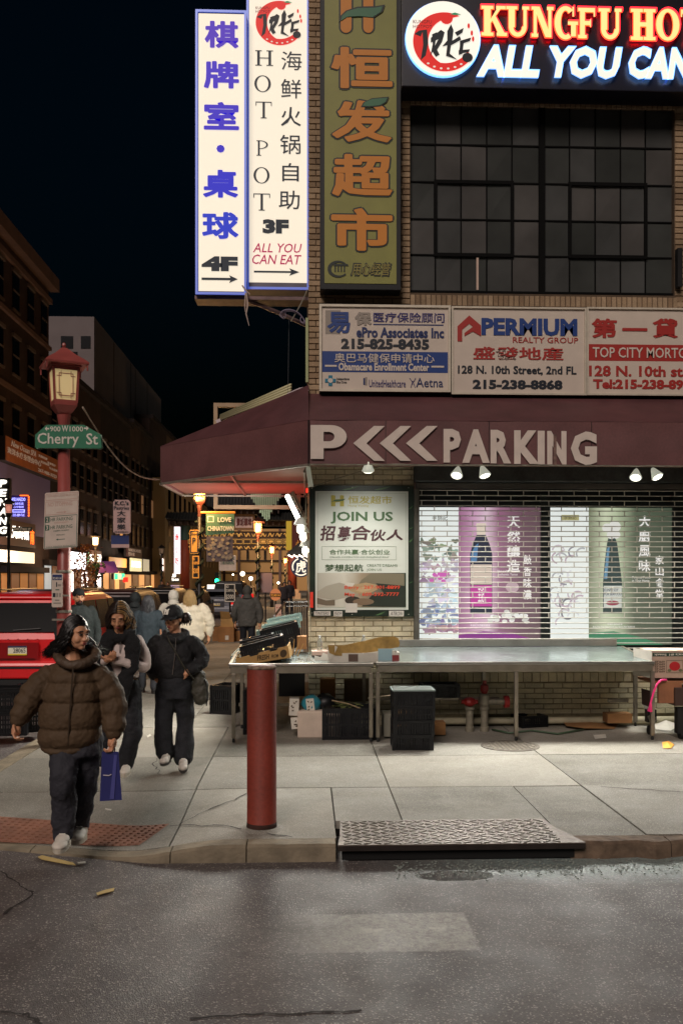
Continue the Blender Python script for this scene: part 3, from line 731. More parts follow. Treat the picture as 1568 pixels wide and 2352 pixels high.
pp([(.0,.45),(.1,.62),(.25,.72),(.42,.6),(.42,.35),(.2,.2),(0,.3)], (164,158,142), .0014); pp([(.6,.98),(.98,.98),(.98,.60),(.7,.55),(.45,.62),(.5,.8)], (120,112,92), .0013)
pp([(.34,.55),(.42,.66),(.55,.72),(.66,.66),(.68,.52),(.60,.42),(.46,.40),(.38,.46)], (168,144,108), .0020); pp([(.42,.50),(.52,.60),(.62,.58),(.60,.50),(.50,.44)], (182,158,122), .0024); pp([(.30,.62),(.40,.60),(.42,.70),(.33,.72)], (196,192,178), .0024); pp([(.66,.70),(1,.62),(1,.02),(.5,.02),(.62,.36),(.75,.42)], (42,48,40), .0018)
pp([(.0,.28),(.1,.2),(.2,.22),(.2,.05),(.1,.05),(0,.1)], (108,96,80), .0022); pp(ell(.4,.2,.09,.12,14), (58,50,42), .0022); pp(ell(.52,.16,.12,.1,14), (120,100,80), .0024)
gd = mat('ink_gold', (178, 164, 62), .5); gn = mat('ink_green', (70, 100, 62), .5); gn2 = mat('ink_grn_dk', (62, 84, 56), .5); mr = mat('ink_maroon', (72, 40, 44), .5); rd = mat('ink_red', (216, 74, 48), .5); blk = mat('ink_black', (26, 28, 32), .5)
h = Pz(760, 1137, 793, 1163)
poly2('logo_stroke', h, [(0,0),(.0,.95),(.1,1),(.3,.95),(.3,.62),(.62,.66),(.62,.95),(.74,1),(.9,.95),(.9,.62),(.9,0),(.62,0),(.62,.40),(.3,.34),(.3,0)], gd, bd, .001, .001)
poly2('logo_leaf', h, [(0,.40),(.3,.60),(.7,.62),(1,.68),(.85,.5),(.5,.42),(.2,.44)], gn, bd, .001, .0022)
T('恒发超市', Pz(799, 1139, 900, 1157), gd, bd, bold=.012, d=.001, off=.001)
T('Hung Vuong', Pz(799, 1159, 846, 1165), gd, bd, bold=.0, d=.001, off=.001)
T('JOIN US', Pz(759, 1175, 902, 1203), gn, bd, bold=.028, d=.001, off=.001)
for ch, a, b2, c, d2 in (('招',735,1207,771,1242),('募',774,1209,806,1243),('合',806,1207,852,1241),('伙',850,1216,886,1243),('人',886,1216,925,1241)):
    T(ch, Pz(a, b2, c, d2), mr, bd, bold=.028, shear=.12, d=.001, off=.001)
frame('thin_box', Pz(739, 1255, 910, 1286), .003, gn, bd, .0008, .0008); frame('thin_border', Pz(729, 1132, 932, 1396), .002, gn, bd, .0008, .003)
T('合作共赢·合伙创业', Pz(756, 1262, 895, 1274), gn, bd, bold=.012, d=.001, off=.001)
T('WIN-WIN COOPERATION AND ENTREPRENEURSHIP', Pz(756, 1278, 893, 1281.5), gn, bd, d=.001, off=.001)
T('梦想起航', Pz(746, 1296, 834, 1313), gn2, bd, bold=.02, d=.001, off=.001)
T('CREATE DREAMS', Pz(842, 1296, 912, 1302), gn, bd, d=.001, off=.001); T('JOIN US', Pz(842, 1306, 876, 1313), gn, bd, d=.001, off=.001)
T('Berry : 267-901-8899', Pz(791, 1345, 918, 1355), rd, bd, bold=.012, d=.001, off=.004)
T('May  : 609-592-7777', Pz(791, 1361, 916, 1371.5), rd, bd, bold=.012, d=.001, off=.004)
stk = mat('sticker_white', (196, 190, 180), .6)
for k, (a, b2, c, d2, tx) in enumerate(((721,1404,759,1414,'TINTERS'),(766,1404,786,1416,'ENOM'),(793,1386,820,1407,''),(893,1403,927,1416,'ATRON'))):
    rr = rY(a, b2, c, d2, W - .062); pan('sticker', rr, stk, bd, .001)
    if tx: T(tx, sub(rr, .08, .15, .92, .85), blk, bd, shear=.3, d=.0006, off=.0014)
lf = mat('leaf_print', (74, 104, 66), .4)
for a, b2, c, d2 in ((784,1116,826,1126),(858,1116,900,1126),(938,1160,949,1170),(938,1235,949,1246),(938,1335,949,1340),(862,1404,886,1414),(938,1210,949,1216)):
    poly2('printed_leaf', rY(a, b2, c, d2, W - .0525), [(0,.1),(.4,.5),(1,1),(.6,.3),(.2,0)], lf, bd, .0006, .0002)
for a, b2 in ((716,1121),(809,1119),(938,1120),(716,1408),(808,1411),(938,1411)):
    MB().lathe([(.008, -.004), (.006, .002)], at(a, b2, W - .054), 8).build('screw', rod_m, bd)
# hanging cord down the corner beside the board
cd = MB(); pts = [at(700 + .35*math.sin(i*.9)*4 + (i > 12) * 2 + i * .6, 1075 + i * 22, W - .10) for i in range(20)]
cd.tube(pts, .006, 6); tag(cd.build('hanging_cable', mat('cable_grey', (150, 144, 124), .6), smooth=True), 'thin pale cable hanging down the building corner beside the green board', 'cable')
cd = MB(); cd.tube([at(716, 1118, W - .2), at(760, 1103, W - .2), at(830, 1082, W - .25), at(888, 1068, W - .5)], .006, 6)
tag(cd.build('stay_rod', mat('cable_grey', (150, 144, 124), .6), smooth=True), 'thin slanting rod under the awning above the green poster board', 'rod')
tag(MB().box(tuple(at(712, 1396, W - .14)), tuple(at(719, 1360, W - .12))).build('red_tag', mat('red_tag', (220, 50, 30), .6)), 'small red tag hanging at the corner by the poster board', 'tag')
# ---------------------------------------------------------------- awning
canvas = mat('maroon_canvas', (108, 70, 70), .62, nz=.28, ns=1.6, nz2=.12, ns2=40, bump=.12, bs=14)
canvas2 = mat('maroon_canvas_top', (92, 56, 58), .6, nz=.25, ns=3, bump=.2, bs=8)
alu = mat('alu_trim', (150, 144, 132), .45, .5, nz=.2, ns=10)
lett = mat('white_vinyl', (214, 200, 190), .5, nz=.08, ns=6)
aw = thing('awning', 'dark maroon canvas awning wrapping the corner, PARKING in white letters on its front', 'awning')
YA = 10.7
A = at(709, 1329, YA).x
zT, zBt, zW = at(709, 965, YA).z, at(709, 1065, YA).z, at(709, 905, W).z
XR = 6.6
Lp = Vector((-2.05, 12.95, 0)); Lb = Vector((-1.98, 14.8, 0))
def V3(x, y, z): return Vector((x, y, z))
def sheet(name, q, th=.006, m=canvas, par=aw):
    q = [Vector(p) for p in q]; n = (q[1]-q[0]).cross(q[3]-q[0]).normalized() * th
    return MB().poly(q, n).build(name, m, par)
# wavy front valance
mb = MB(); nx = 60; v = []
for i in range(nx + 1):
    x = A + (XR - A) * i / nx
    for k in range(7):
        t = k / 6; z = zT + (zBt - zT) * t
        y = YA + .012 * noise.noise(Vector((x * 1.6, t * 2, 0))) + .008 * noise.noise(Vector((x * 6, t, 2))) * t
        if abs(x - at(1272, 0, YA).x) < .03: y += .02
        v.append((x, y, z))
mb.quadv(v, [(i*7+k, i*7+k+1, (i+1)*7+k+1, (i+1)*7+k) for i in range(nx) for k in range(6)])
mb.build('front_valance', canvas, aw, smooth=True)
sheet('front_top', [V3(A, YA, zT), V3(XR, YA, zT), V3(XR, W, zW), V3(A, W, zW)], m=canvas2)
mb = MB(); mb.tube([V3(A - .002, YA - .004, zT), V3(A - .002, YA - .004, zBt)], .014, 6); mb.build('corner_seam', mat('seam_dark', (40, 22, 24), .6), aw)
mb = MB(); mb.tube([V3(A, YA + .015, zBt), V3(XR, YA + .015, zBt)], .014, 6); mb.build('front_rail', alu, aw)
# angled side part over the side street
sheet('side_valance', [V3(A, YA, zBt), V3(Lp.x, Lp.y, zBt), V3(Lp.x, Lp.y, zT), V3(A, YA, zT)])
sheet('side_valance_end', [V3(Lp.x, Lp.y, zBt), V3(Lb.x, Lb.y, zBt), V3(Lb.x, Lb.y, zT), V3(Lp.x, Lp.y, zT)])
ap = at(709, 893, W + .2); az = ap.z
MB().poly([V3(A, YA, zT + .002), V3(XC, W, az), V3(XC, W + 1.6, az + .02), V3(Lp.x, Lp.y, zT + .002)], (0, 0, .006)).build('side_top', canvas2, aw)
MB().poly([V3(Lp.x, Lp.y, zT + .002), V3(XC, W + 1.6, az + .02), V3(XC, Lb.y, az), V3(Lb.x, Lb.y, zT + .002)], (0, 0, .006)).build('side_top', canvas2, aw)
mb = MB(); r = .02
F = [V3(A, YA + .02, zBt - .01), V3(Lp.x, Lp.y, zBt - .01), V3(Lb.x, Lb.y, zBt - .01), V3(XC, Lb.y, zBt - .01)]
for a, b in zip(F, F[1:]): mb.tube([a, b], r, 4)
mb.tube([V3(Lp.x, Lp.y, zBt + .02), V3(XC, Lp.y, zBt + .02)], .022, 4)
mb.tube([V3(-.98, 11.8, zBt), V3(-.98, 14.8, zBt)], .02, 4); mb.tube([V3(-.98, 12.9, zBt), V3(-.98, 12.9, zT + .3)], .02, 4); mb.tube([V3(XC - .05, 11.3, zBt - .02), V3(XC - .05, Lb.y, zBt - .02)], .02, 4)
mb.build('side_frame', alu, aw)
sheet('side_lining', [V3(A + .02, YA + .12, zBt + .05), V3(Lp.x + .04, Lp.y, zBt + .04), V3(Lb.x + .04, Lb.y - .03, zBt + .025), V3(XC - .02, Lb.y - .03, zBt + .03)], m=mat('lining', (150, 118, 104), .7, nz=.15, ns=2))
MB().poly([at(701, 1066, YA + .05), at(711, 1066, YA + .05), at(720, 1118, YA + .35), at(708, 1118, YA + .35)], (0, .02, 0)).build('corner_bracket', mat('bracket_grey', (170, 170, 160), .45, .5), aw)
# front soffit board
sheet('front_lining', [V3(A + .03, YA + .03, zBt + .06), V3(XR, YA + .03, zBt + .06), V3(XR, W - .17, zBt + .07), V3(A + .03, W - .02, zBt + .07)], m=mat('lining', (150, 118, 104), .7))
YL = YA - .022
Q = lambda a, b, c, d: rY(a, b, c, d, YL)
# letters on the valance
def blockP(rect):
    pts_o = [(0,0),(0,1),(.58,1)] + ell(.58, .66, .42, .34, 12, math.pi/2, -math.pi/2) + [(.36,.32),(.36,0)]
    o, u, v = rect; n = u.cross(v).normalized()
    mb = MB(); P = lambda a, b, k=0: o + u*a + v*b + n*(.004 + k)
    th = [(0,1),(.36,1),(.36,0),(0,0)]; mb.poly([P(a, b) for a, b in th], n*.003)
    oc = [(.36,1)] + [(.56 + .44*math.cos(t), .66 + .34*math.sin(t)) for t in rng(math.pi/2, -math.pi/2, 14)] + [(.36,.32)]
    ic = [(.36,.80)] + [(.50 + .16*math.cos(t), .66 + .14*math.sin(t)) for t in rng(math.pi/2, -math.pi/2, 14)] + [(.36,.52)]
    for i in range(len(oc)-1): mb.poly([P(*oc[i]), P(*oc[i+1]), P(*ic[i+1]), P(*ic[i])], n*.003)
    return mb.build('letter', lett, aw)
blockP(Q(713, 976, 796, 1054))
for k in range(3):
    x = 811 + k * 60.5
    poly2('chevron', Q(x, 978, x + 72, 1058), [(0,.5),(.66,0),(1,0),(.42,.5),(1,1),(.66,1)], lett, aw, .003, .004)
for ch, a, b in zip('PARKING', (1018, 1061, 1126, 1180, 1234, 1256, 1310), (1058, 1124, 1173, 1237, 1250, 1300, 1370)):
    y_ = 985 + (a - 1018) * .02
    T(ch, Q(a, y_, b, y_ + 77), lett, aw, bold=.05 if ch != 'I' else .05, d=.003, off=.004, name='letter')
for k in range(5):
    xs_ = A + .9 + k * 1.22; mb = MB().tube([V3(xs_, YA - .006, zT), V3(xs_, YA - .004, zBt)], .005, 4); mb.build('seam', mat('seam_dark', (40, 22, 24)), aw)
MB().box((at(1270,0,YL).x, YL - .012, at(0,1062,YL).z), (at(1277,0,YL).x, YL - .006, at(0,990,YL).z)).build('tear_patch', mat('tear', (118, 92, 84), .7, nz=.5, ns=20), aw)
# ---------------------------------------------------------------- folded old sign frame and roof pieces above the side awning
fr = thing('empty_sign_frame', 'large empty rectangular metal sign frame standing out from the side wall behind the awning', 'sign frame')
frame('frame', rY(492, 928, 690, 1170, 15.6), .065, mat('frame_beige', (176, 150, 120), .5, .2, nz=.15), fr, .12)
pf = thing('folded_roof_panel', 'corrugated cream folded panel lying along the top of the side awning', 'panel')
mb = MB(); a, b = at(505, 965, 13.6), at(668, 902, 12.3)
for k in range(4):
    o = Vector((0, .04 * k, .03 * k)); mb.tube([a + o, b + o + Vector((0, 0, .015 * k))], .02, 6)
mb.build('slat', mat('cream_metal', (196, 190, 150), .5, .1), pf, smooth=True)
MB().poly([at(659, 903, 12.0), at(688, 890, 12.0), at(709, 888, 12.0), at(709, 908, 12.0), at(692, 919, 12.0), at(672, 919, 12.0), at(660, 912, 12.0)], (0, .2, 0)).build('end_cap', mat('cap_lilac', (205, 190, 196), .5), pf)
MB().cb(at(503, 970, 13.6), (.07, .1, .08), Matrix.Rotation(-.4, 3, 'Y')).build('end_block', mat('cap_lilac', (205, 190, 196), .5), pf)
tag(MB().tube([at(664, 700, 12.2), at(661, 905, 12.2)], .003, 4).build('guy_wire', mat('wire', (70, 70, 74), .5)), 'thin vertical wire hanging from the sign bracket down to the awning', 'wire')
# ---------------------------------------------------------------- lit box signs on the side wall
case = mat('sign_case', (96, 92, 104), .45, .4, nz=.2); face = mat('lit_face', (236, 226, 204), .5, em=.74, emc=(238, 228, 208), nz=0)
def liti(name, rgb, k=.5): return mat(name, rgb, .5, em=k, emc=rgb)
s4 = thing('lit_box_sign', 'outer lit white box sign with blue characters, a dot and 4F above an arrow', 'sign')
Y4 = 11.9
R = rY(449, 22, 566, 676, Y4); o, u, v = R
MB().box((o.x, Y4, o.z), (o.x + u.x, Y4 + .28, o.z + v.z)).build('case', case, s4, bevel=.01)
pan('face', rY(456, 30, 561, 668, Y4), face, s4, .006)
frame('rim', R, .03, mat('rim_blue', (120, 132, 168), .4, .4, em=.35, emc=(90, 120, 255)), s4, .02)  # rim made to glow blue, standing in for light leaking round the face
q4 = lambda a, b, c, d: rY(a, b, c, d, Y4 - .006)
cols = [(74, 40, 190), (60, 36, 196), (50, 30, 196), (44, 30, 196), (28, 32, 200), (20, 50, 200)]
for ch, (a, b, c, d), cl in zip('棋牌室·桌球', ((470, 47, 548, 109), (468, 139, 549, 202), (468, 233, 549, 297), (497, 332, 516, 350), (466, 389, 547, 453), (464, 486, 548, 548)), cols):
    T(ch, q4(a, b, c, d), liti('ch%d_%d_%d' % cl, cl, .55), s4, bold=.035, name='character')
nav = liti('navy_ink', (18, 36, 52), .15)
T('4F', q4(463, 588, 546, 622), nav, s4, bold=.07)
poly2('arrow', q4(463, 631, 546, 649), [(0,.35),(0,.65),(.8,.65),(.76,1),(1,.5),(.76,0),(.8,.35)], nav, s4)
s3 = thing('lit_box_sign', 'lit white box sign nearest the brick with HOT POT, 3F and ALL YOU CAN EAT', 'sign')
Y3 = 12.05
R = rY(566, -40, 710, 664, Y3); o, u, v = R
MB().box((o.x, Y3, o.z), (o.x + u.x, Y3 + .28, o.z + v.z)).build('case', case, s3, bevel=.01)
pan('face', rY(572, -34, 705, 648, Y3), face, s3, .006)
frame('rim', R, .03, mat('rim_blue', (120, 132, 168), .4, .4), s3, .02)
q3 = lambda a, b, c, d: rY(a, b, c, d, Y3 - .006)
for ch, a, b, c, d in (('H', 586, 115, 627, 150), ('O', 584, 173, 622, 210), ('T', 587, 233, 624, 271), ('P', 589, 322, 618, 357), ('O', 582, 384, 619, 420), ('T', 582, 444, 620, 483)):
    serif_letter(ch, q3(a, b, c, d), nav, s3, .004, .004, .15, .05, .05)
for ch, a, b, c, d in (('海', 646, 117, 693, 160), ('鲜', 645, 181, 692, 225), ('火', 645, 245, 691, 289), ('锅', 643, 309, 690, 353), ('自', 648, 374, 686, 416), ('助', 640, 437, 688, 480)):
    T(ch, q3(a, b, c, d), nav, s3, bold=0 if ch == '海' else .004, name='character')
T('3F', q3(603, 503, 663, 536), nav, s3, bold=.07)
mg = liti('magenta_ink', (176, 20, 84), .5)
T('ALL YOU', q3(581, 558, 693, 579), mg, s3, bold=.004, shear=.22); T('CAN EAT', q3(579, 584, 692, 606), mg, s3, bold=.004, shear=.22)
poly2('arrow', q3(583, 615, 687, 632), [(0,.38),(0,.62),(.82,.62),(.78,1),(1,.5),(.78,0),(.82,.38)], nav, s3)
def hotlogo(rf, par, rk, small=1.):
    """round brush logo: red crescent, black brush strokes"""
    red = liti('logo_red', (226, 34, 28), rk); bk = liti('logo_black', (12, 26, 36), .1); gr_ = liti('logo_green', (30, 140, 96), rk)
    cres = ell(.5, .5, .5, .5, 30, math.radians(62), math.radians(248)) + ell(.60, .50, .36, .40, 24, math.radians(248), math.radians(92))
    poly2('crescent', rf, cres, red, par, .003, .004)
    poly2('crescent_tip', rf, ell(.53, .90, .10, .10, 14), red, par, .003, .0046)
    low = ell(.5, .5, .5, .5, 20, math.radians(225), math.radians(330)) + ell(.5, .56, .42, .42, 20, math.radians(330), math.radians(225))
    poly2('lower_arc', rf, low, red, par, .003, .0042)
    poly2('leaf', rf, [(.58,.97),(.66,1.0),(.76,.97),(.66,.955)], gr_, par, .003, .005)
    for k, pts in enumerate(([(.02,.62),(.12,.58),(.15,.66),(.16,.44),(.12,.18),(.20,.26),(.24,.48),(.22,.70),(.10,.68)],
        [(.28,.56),(.44,.70),(.50,.66),(.46,.50),(.38,.36),(.42,.28),(.36,.24),(.30,.34),(.40,.54),(.28,.48)],
        [(.30,.62),(.38,.66),(.34,.40),(.27,.24),(.31,.46)],
        [(.54,.68),(.60,.80),(.64,.70),(.62,.52),(.74,.60),(.76,.54),(.60,.44),(.58,.30),(.70,.20),(.52,.26),(.54,.44),(.46,.42),(.54,.52)],
        [(.66,.66),(.80,.74),(.78,.66),(.70,.60)], [(.74,.52),(.92,.58),(.90,.52),(.80,.48),(.78,.30),(.72,.28),(.74,.44)],
        ell(.86, .24, .085, .08, 14), [(.72,.36),(.90,.38),(.88,.33),(.72,.30)])):
        poly2('brush_stroke', rf, pts, bk, par, .003, .0058 + k * .0005)
    for a, b in ((.88,.78),(.93,.66),(.95,.56)): poly2('splash', rf, ell(a, b, .02, .045, 8), red, par, .003, .005)
    wd = liti('logo_white', (236, 230, 215), rk)
    for i in range(7): t = math.radians(235 + i * 14); poly2('white_dot', rf, ell(.5 + .455*math.cos(t), .5 + .455*math.sin(t), .022, .016, 8), wd, par, .003, .0062)
    T('KUNGFU\nHOTPOT', sub(rf, 0, .72, .3, .86), liti('logo_ink', (110, 20, 20), .2), par, d=.002, off=.0066)
hotlogo(q3(587, 0, 697, 102), s3, .5)
# steel bracket, struts, cables and torn straps below the lit signs
br = thing('sign_bracket', 'steel shelf and slanting strut carrying the two lit box signs', 'bracket')
stt = mat('bracket_steel', (104, 84, 84), .5, .5, nz=.4, ns=8)
p = at(447, 686, Y4 + .05); q = at(708, 686, Y4 + .05)
MB().box((p.x, p.y, p.z), (q.x, p.y + .3, p.z + .045)).build('shelf_beam', stt, br)
MB().tube([at(570, 690, Y4 + .15), at(640, 718, Y4 + .15), at(706, 748, Y4 + .15)], .028, 6).build('strut', stt, br)
MB().tube([at(706, 665, Y4), at(690, 700, Y4), at(668, 738, Y4)], .009, 6).build('tie_rod', alu, br)
mb = MB()
for k in range(3):
    mb.tube([at(640 + 14*math.cos(t*1.2 + k) + t * 9 + k*5, 716 + 12*math.sin(t*1.3 + k) + t * 3, Y4 - .02 * k) for t in rng(0, 6.2, 24)], .006, 5)
mb.build('loose_cable', mat('cable_lilac', (140, 128, 150), .5), br, smooth=True)
mb = MB(); mb.tube([at(556, 655, Y4 - .03), at(566, 668, Y4 - .03), at(574, 676, Y4 - .03)], .01, 5); mb.tube([at(566, 672, Y4 - .03), at(569, 700, Y4 - .03), at(565, 720, Y4 - .03), at(572, 748, Y4 - .03)], [.009, .012, .01, .004], 5)
mb.tube([at(564, 672, Y4 - .03), at(562, 700, Y4 - .03), at(563, 716, Y4 - .03)], [.009, .008, .003], 5)
mb.build('torn_strap', mat('strap_pale', (190, 170, 160), .8), br)
# ---------------------------------------------------------------- green vertical sign
gs = thing('green_box_sign', 'tall olive green vertical sign with orange supermarket characters edged in dark', 'sign')
YG = W - .24
R = rY(735, -60, 921, 664, YG); o, u, v = R
MB().box((o.x, YG, o.z), (o.x + u.x, W - .006, o.z + v.z)).build('case', mat('case_black', (26, 28, 30), .5, .3), gs, bevel=.008)
olive = mat('olive_face', (138, 137, 68), .5, nz=.1, ns=3, em=.012, emc=(150, 150, 60))
pan('face', rY(745, -50, 910, 650, YG), olive, gs, .008)
qg = lambda a, b, c, d: rY(a, b, c, d, YG - .008)
ogr = mat('orange_ink', (204, 128, 34), .5, em=.02, emc=(230, 130, 20)); dki = mat('dark_green_ink', (22, 34, 28), .5); lfg = mat('leaf_green', (60, 112, 80), .5, em=.02)
for ch, (a, b, c, d) in zip('恒发超市', ((756, 103, 905, 206), (758, 225, 903, 329), (758, 349, 905, 454), (756, 473, 905, 579))):
    T(ch, qg(a, b, c, d), dki, gs, bold=.060, d=.003, off=.002, name='character_outline'); T(ch, qg(a + 4, b + 4, c - 4, d - 4), ogr, gs, bold=.034, d=.003, off=.008, name='character')
poly2('leaf_outline', qg(828, 221, 893, 249), [(0,.1),(.1,.5),(.4,.85),(1,1),(.92,.55),(.7,.2),(.3,.08)], dki, gs, .003, .011)
poly2('leaf', qg(832, 224, 889, 246), [(0,.1),(.1,.5),(.4,.85),(1,1),(.92,.55),(.7,.2),(.3,.08)], lfg, gs, .003, .015)
for k, (e, m_) in enumerate(((0, dki), (4, ogr))):
    mb = MB(); yy = YG - .010 - .004 * k
    for x0, x1 in ((778, 811), (830, 861)):
        pts = [at(x0 + e, -40, yy), at(x0 + e, 62, yy)] + [at((x0+x1)/2 + (x0-x1+2*e)/2*math.cos(t), 62 + (15 - e*.6)*math.sin(t), yy) for t in rng(.2, 2.94, 8)] + [at(x1 - e, 62, yy), at(x1 - e, -40, yy)]
        mb.poly(pts, (0, -.003, 0))
    mb.build('logo_post', m_, gs)
wv = [(0,.2),(.15,.42),(.45,.46),(.75,.42),(.95,.7),(1,1),(.8,.92),(.4,.88),(.15,.7),(.02,.45)]
poly2('logo_band_outline', qg(778, 8, 884, 62), wv, dki, gs, .003, .010); poly2('logo_band', qg(783, 13, 878, 57), wv, lfg, gs, .003, .014)
T('用心经营', qg(804, 601, 900, 635), dki, gs, bold=.05, shear=.2, d=.003, off=.002); T('用心经营', qg(807, 604, 897, 632), mat('olive_ink', (140, 128, 60), .5), gs, bold=.008, shear=.2, d=.003, off=.006)
poly2('cart_ring', qg(752, 598, 800, 637), ell(.5, .5, .5, .5, 24, .7, 5.6) + ell(.55, .5, .38, .38, 20, 5.6, .7), dki, gs, .003, .004)
for k in range(4): poly2('cart_bar', qg(768 + k * 7, 608, 771 + k * 7, 624), [(0,0),(1,0),(1,1),(0,1)], dki, gs, .003, .004)
poly2('cart_basket', qg(766, 606, 800, 612), [(0,.3),(1,.3),(.95,1),(0,1)], dki, gs, .003, .0055)
# ---------------------------------------------------------------- big lit name sign
kf = thing('lit_name_sign', 'big dark sign board with glowing KUNGFU HOT letters and a round white logo', 'sign')
YK = W - .36
R = rY(922, -30, 1740, 197, YK); o, u, v = R
MB().box((o.x, YK, o.z), (o.x + u.x, W - .006, o.z + v.z)).build('board', mat('sign_panel', (22, 22, 36), .32, .0, spec=.7, nz=.2, ns=3), kf, bevel=.01)
YF = YK - .06
halo_w = mat('halo_white', (150, 190, 255), .5, em=2.2, emc=(110, 170, 255)); halo_r = mat('halo_red', (255, 60, 60), .5, em=2.6, emc=(255, 30, 50))
lw = mat('letter_white', (240, 236, 224), .5, em=.80, emc=(240, 236, 222)); lo = mat('letter_amber', (255, 220, 150), .5, em=.85, emc=(255, 224, 140)); lr = mat('letter_rim', (255, 130, 60), .5, em=1.1, emc=(255, 90, 40))
c = at(1017, 88, YF); rad = .455
mb = MB(); N = 48
def disc(name, c, r, y0, y1, m):
    P = [Vector((c.x + r*math.cos(2*math.pi*i/N), y1, c.z + r*math.sin(2*math.pi*i/N))) for i in range(N)]
    return MB().poly(P, (0, y0 - y1, 0)).build(name, m, kf)
disc('logo_halo', c, rad + .01, YK - .055, YK - .025, halo_w); disc('logo_disc', c, rad, YF - .012, YF + .003, lw)
hotlogo(rY(948, 26, 1093, 162, YF - .013), kf, .62)
def LK(a, b, c2, d): return rY(a, b, c2, d, YF)
for ch, a, c2, b, d in (('K',1104,1162,12,82),('U',1161,1215,13,83),('N',1219,1271,14,85),('G',1272,1326,14,89),('F',1326,1368,17,88),('U',1373,1427,18,89),('H',1447,1505,19,92),('O',1505,1560,20,92),('T',1562,1612,21,93)):
    serif_letter(ch, rY(a - 1.5, b - 1.5, c2 + 1.5, d + 1.5, YK - .028), halo_r, kf, .03, .0, .30, .17, .13, name='letter_glow')
    serif_letter(ch, rY(a - 1, b - 1, c2 + 1, d + 1, YF + .002), lr, kf, .004, 0, .31, .17, .14, name='letter_edge')
    serif_letter(ch, LK(a + 1, b + 1, c2 - 1, d - 1), lo, kf, .004, .006, .26, .13, .10)
for tx, a, c2, b, d in (('ALL', 1094, 1237, 104, 175), ('YOU', 1262, 1427, 106, 178), ('CAN', 1443, 1590, 108, 180)):
    T(tx, rY(a - 1, b - 1, c2 + 1, d + 1, YK - .028), halo_w, kf, bold=.052, shear=.2, d=.03, off=0, name='letter_glow'); T(tx, LK(a, b, c2, d), lw, kf, bold=.042, shear=.2, d=.008, off=.004)
MB().box(tuple(at(1383, 212, W - .16)), tuple(Vector(at(1512, 203, W - .03)))).build('loose_rail', mat('rail_brown', (110, 84, 76), .5), kf)
# ---------------------------------------------------------------- row of business signs
ivory = mat('ivory_panel', (212, 198, 184), .5, nz=.06, ns=4); fri = mat('ivory_frame', (214, 204, 186), .45, .2, nz=.12, ns=8)
nv = mat('navy_blue', (24, 42, 96), .5); bl = mat('royal_blue', (24, 60, 130), .5); inkb = mat('ink_blue_black', (24, 32, 44), .5); brn = mat('brick_red_ink', (168, 44, 38), .5); gy = mat('grey_ink', (150, 140, 130), .5); teal = mat('teal_ink', (20, 120, 150), .5); iv2 = mat('ivory_ink', (216, 204, 192), .5); vio = mat('violet_ink', (54, 46, 110), .5)
YS = W - .14
def bsign(px, label):
    s = thing('business_sign', label, 'sign'); R = rY(*px, YS); o, u, v = R
    MB().box((o.x, YS, o.z), (o.x + u.x, W - .006, o.z + v.z)).build('case', dk, s)
    pan('panel', R, ivory, s, .004); return s
q = lambda a, b, c, d: rY(a, b, c, d, YS - .004)
s = bsign((733, 699, 1034, 899), 'ivory sign for ePro Associates with a blue Obamacare band, leftmost of the sign row')
frame('frame', rY(733, 699, 1034, 899, YS), .03, fri, s, .03)
pan('grey_square', q(747, 712, 782, 767), gy, s, .002); pan('grey_square', q(782, 712, 806, 767), gy, s, .002) if False else None
T('易', q(751, 716, 804, 765), bl, s, bold=.03); T('保', q(814, 716, 853, 747), gy, s, bold=.045)
T('医疗保险顾问', q(857, 717, 1020, 740), vio, s, bold=.012); pan('rule', q(857, 743.5, 1018, 746.5), nv, s, .002)
T('ePro Associates Inc', q(818, 751, 1019, 775), nv, s, bold=.035); T('215-825-8435', q(783, 777, 985, 801), inkb, s, bold=.045)
pan('blue_band', q(737, 806, 1028, 854), bl, s, .002)
T('奥巴马健保申请中心', q(768, 811, 997, 832), iv2, s, bold=.004, off=.006); T('Obamacare Enrollment Center', q(777, 833, 985, 851), iv2, s, bold=.035, off=.006)
pan('rule', q(746, 838, 773, 842), iv2, s, .002, .006); pan('rule', q(990, 840, 1019, 844), iv2, s, .002, .006)
T('✚', q(746, 862, 771, 886), teal, s, bold=.02); poly2('round_mark', q(752, 868, 765, 880), ell(.5,.5,.45,.45,14), iv2, s, .002, .009)
T('Independence\nBlue Cross', q(773, 867, 802, 880), inkb, s, bold=.01); pan('blue_mark', q(834, 868, 838, 884), nv, s, .003); pan('grey_mark', q(838, 866, 843, 885), gy, s, .002)
T('UnitedHealthcare', q(847, 872, 931, 889), vio, s, bold=.004); T('Aetna', q(955, 868, 1017, 889), nv, s, bold=.004)
mb = MB(); 
for P in ([(940,868),(946,876),(950,876),(954,868)], [(947,876),(943,890)], [(948,876),(953,890)], [(947,874),(947,882)]): mb.tube([at(a, b, YS - .008) for a, b in P], .005, 4)
mb.build('figure_mark', vio, s)
s = bsign((1038, 704, 1342, 906), 'ivory PERMIUM REALTY GROUP sign with a red roof mark, middle of the row')
frame('frame', rY(1036, 704, 1345, 906, YS), .022, fri, s, .03)
poly2('roof_mark', q(1050, 724, 1104, 784), [(0,0),(0,.58),(.5,1),(1,.62),(1,.3),(.5,.68),(.2,.45),(.2,0)], brn, s, .002, .004)
poly2('roof_mark', q(1066, 748, 1104, 772), [(0,.3),(.5,.9),(1,.5),(1,0),(.5,.45),(0,0)], brn, s, .002, .0065)
T('PERMIUM', q(1105, 730, 1325, 770), bl, s, bold=.045); T('REALTY GROUP', q(1177, 774, 1327, 787), brn, s, bold=.006)
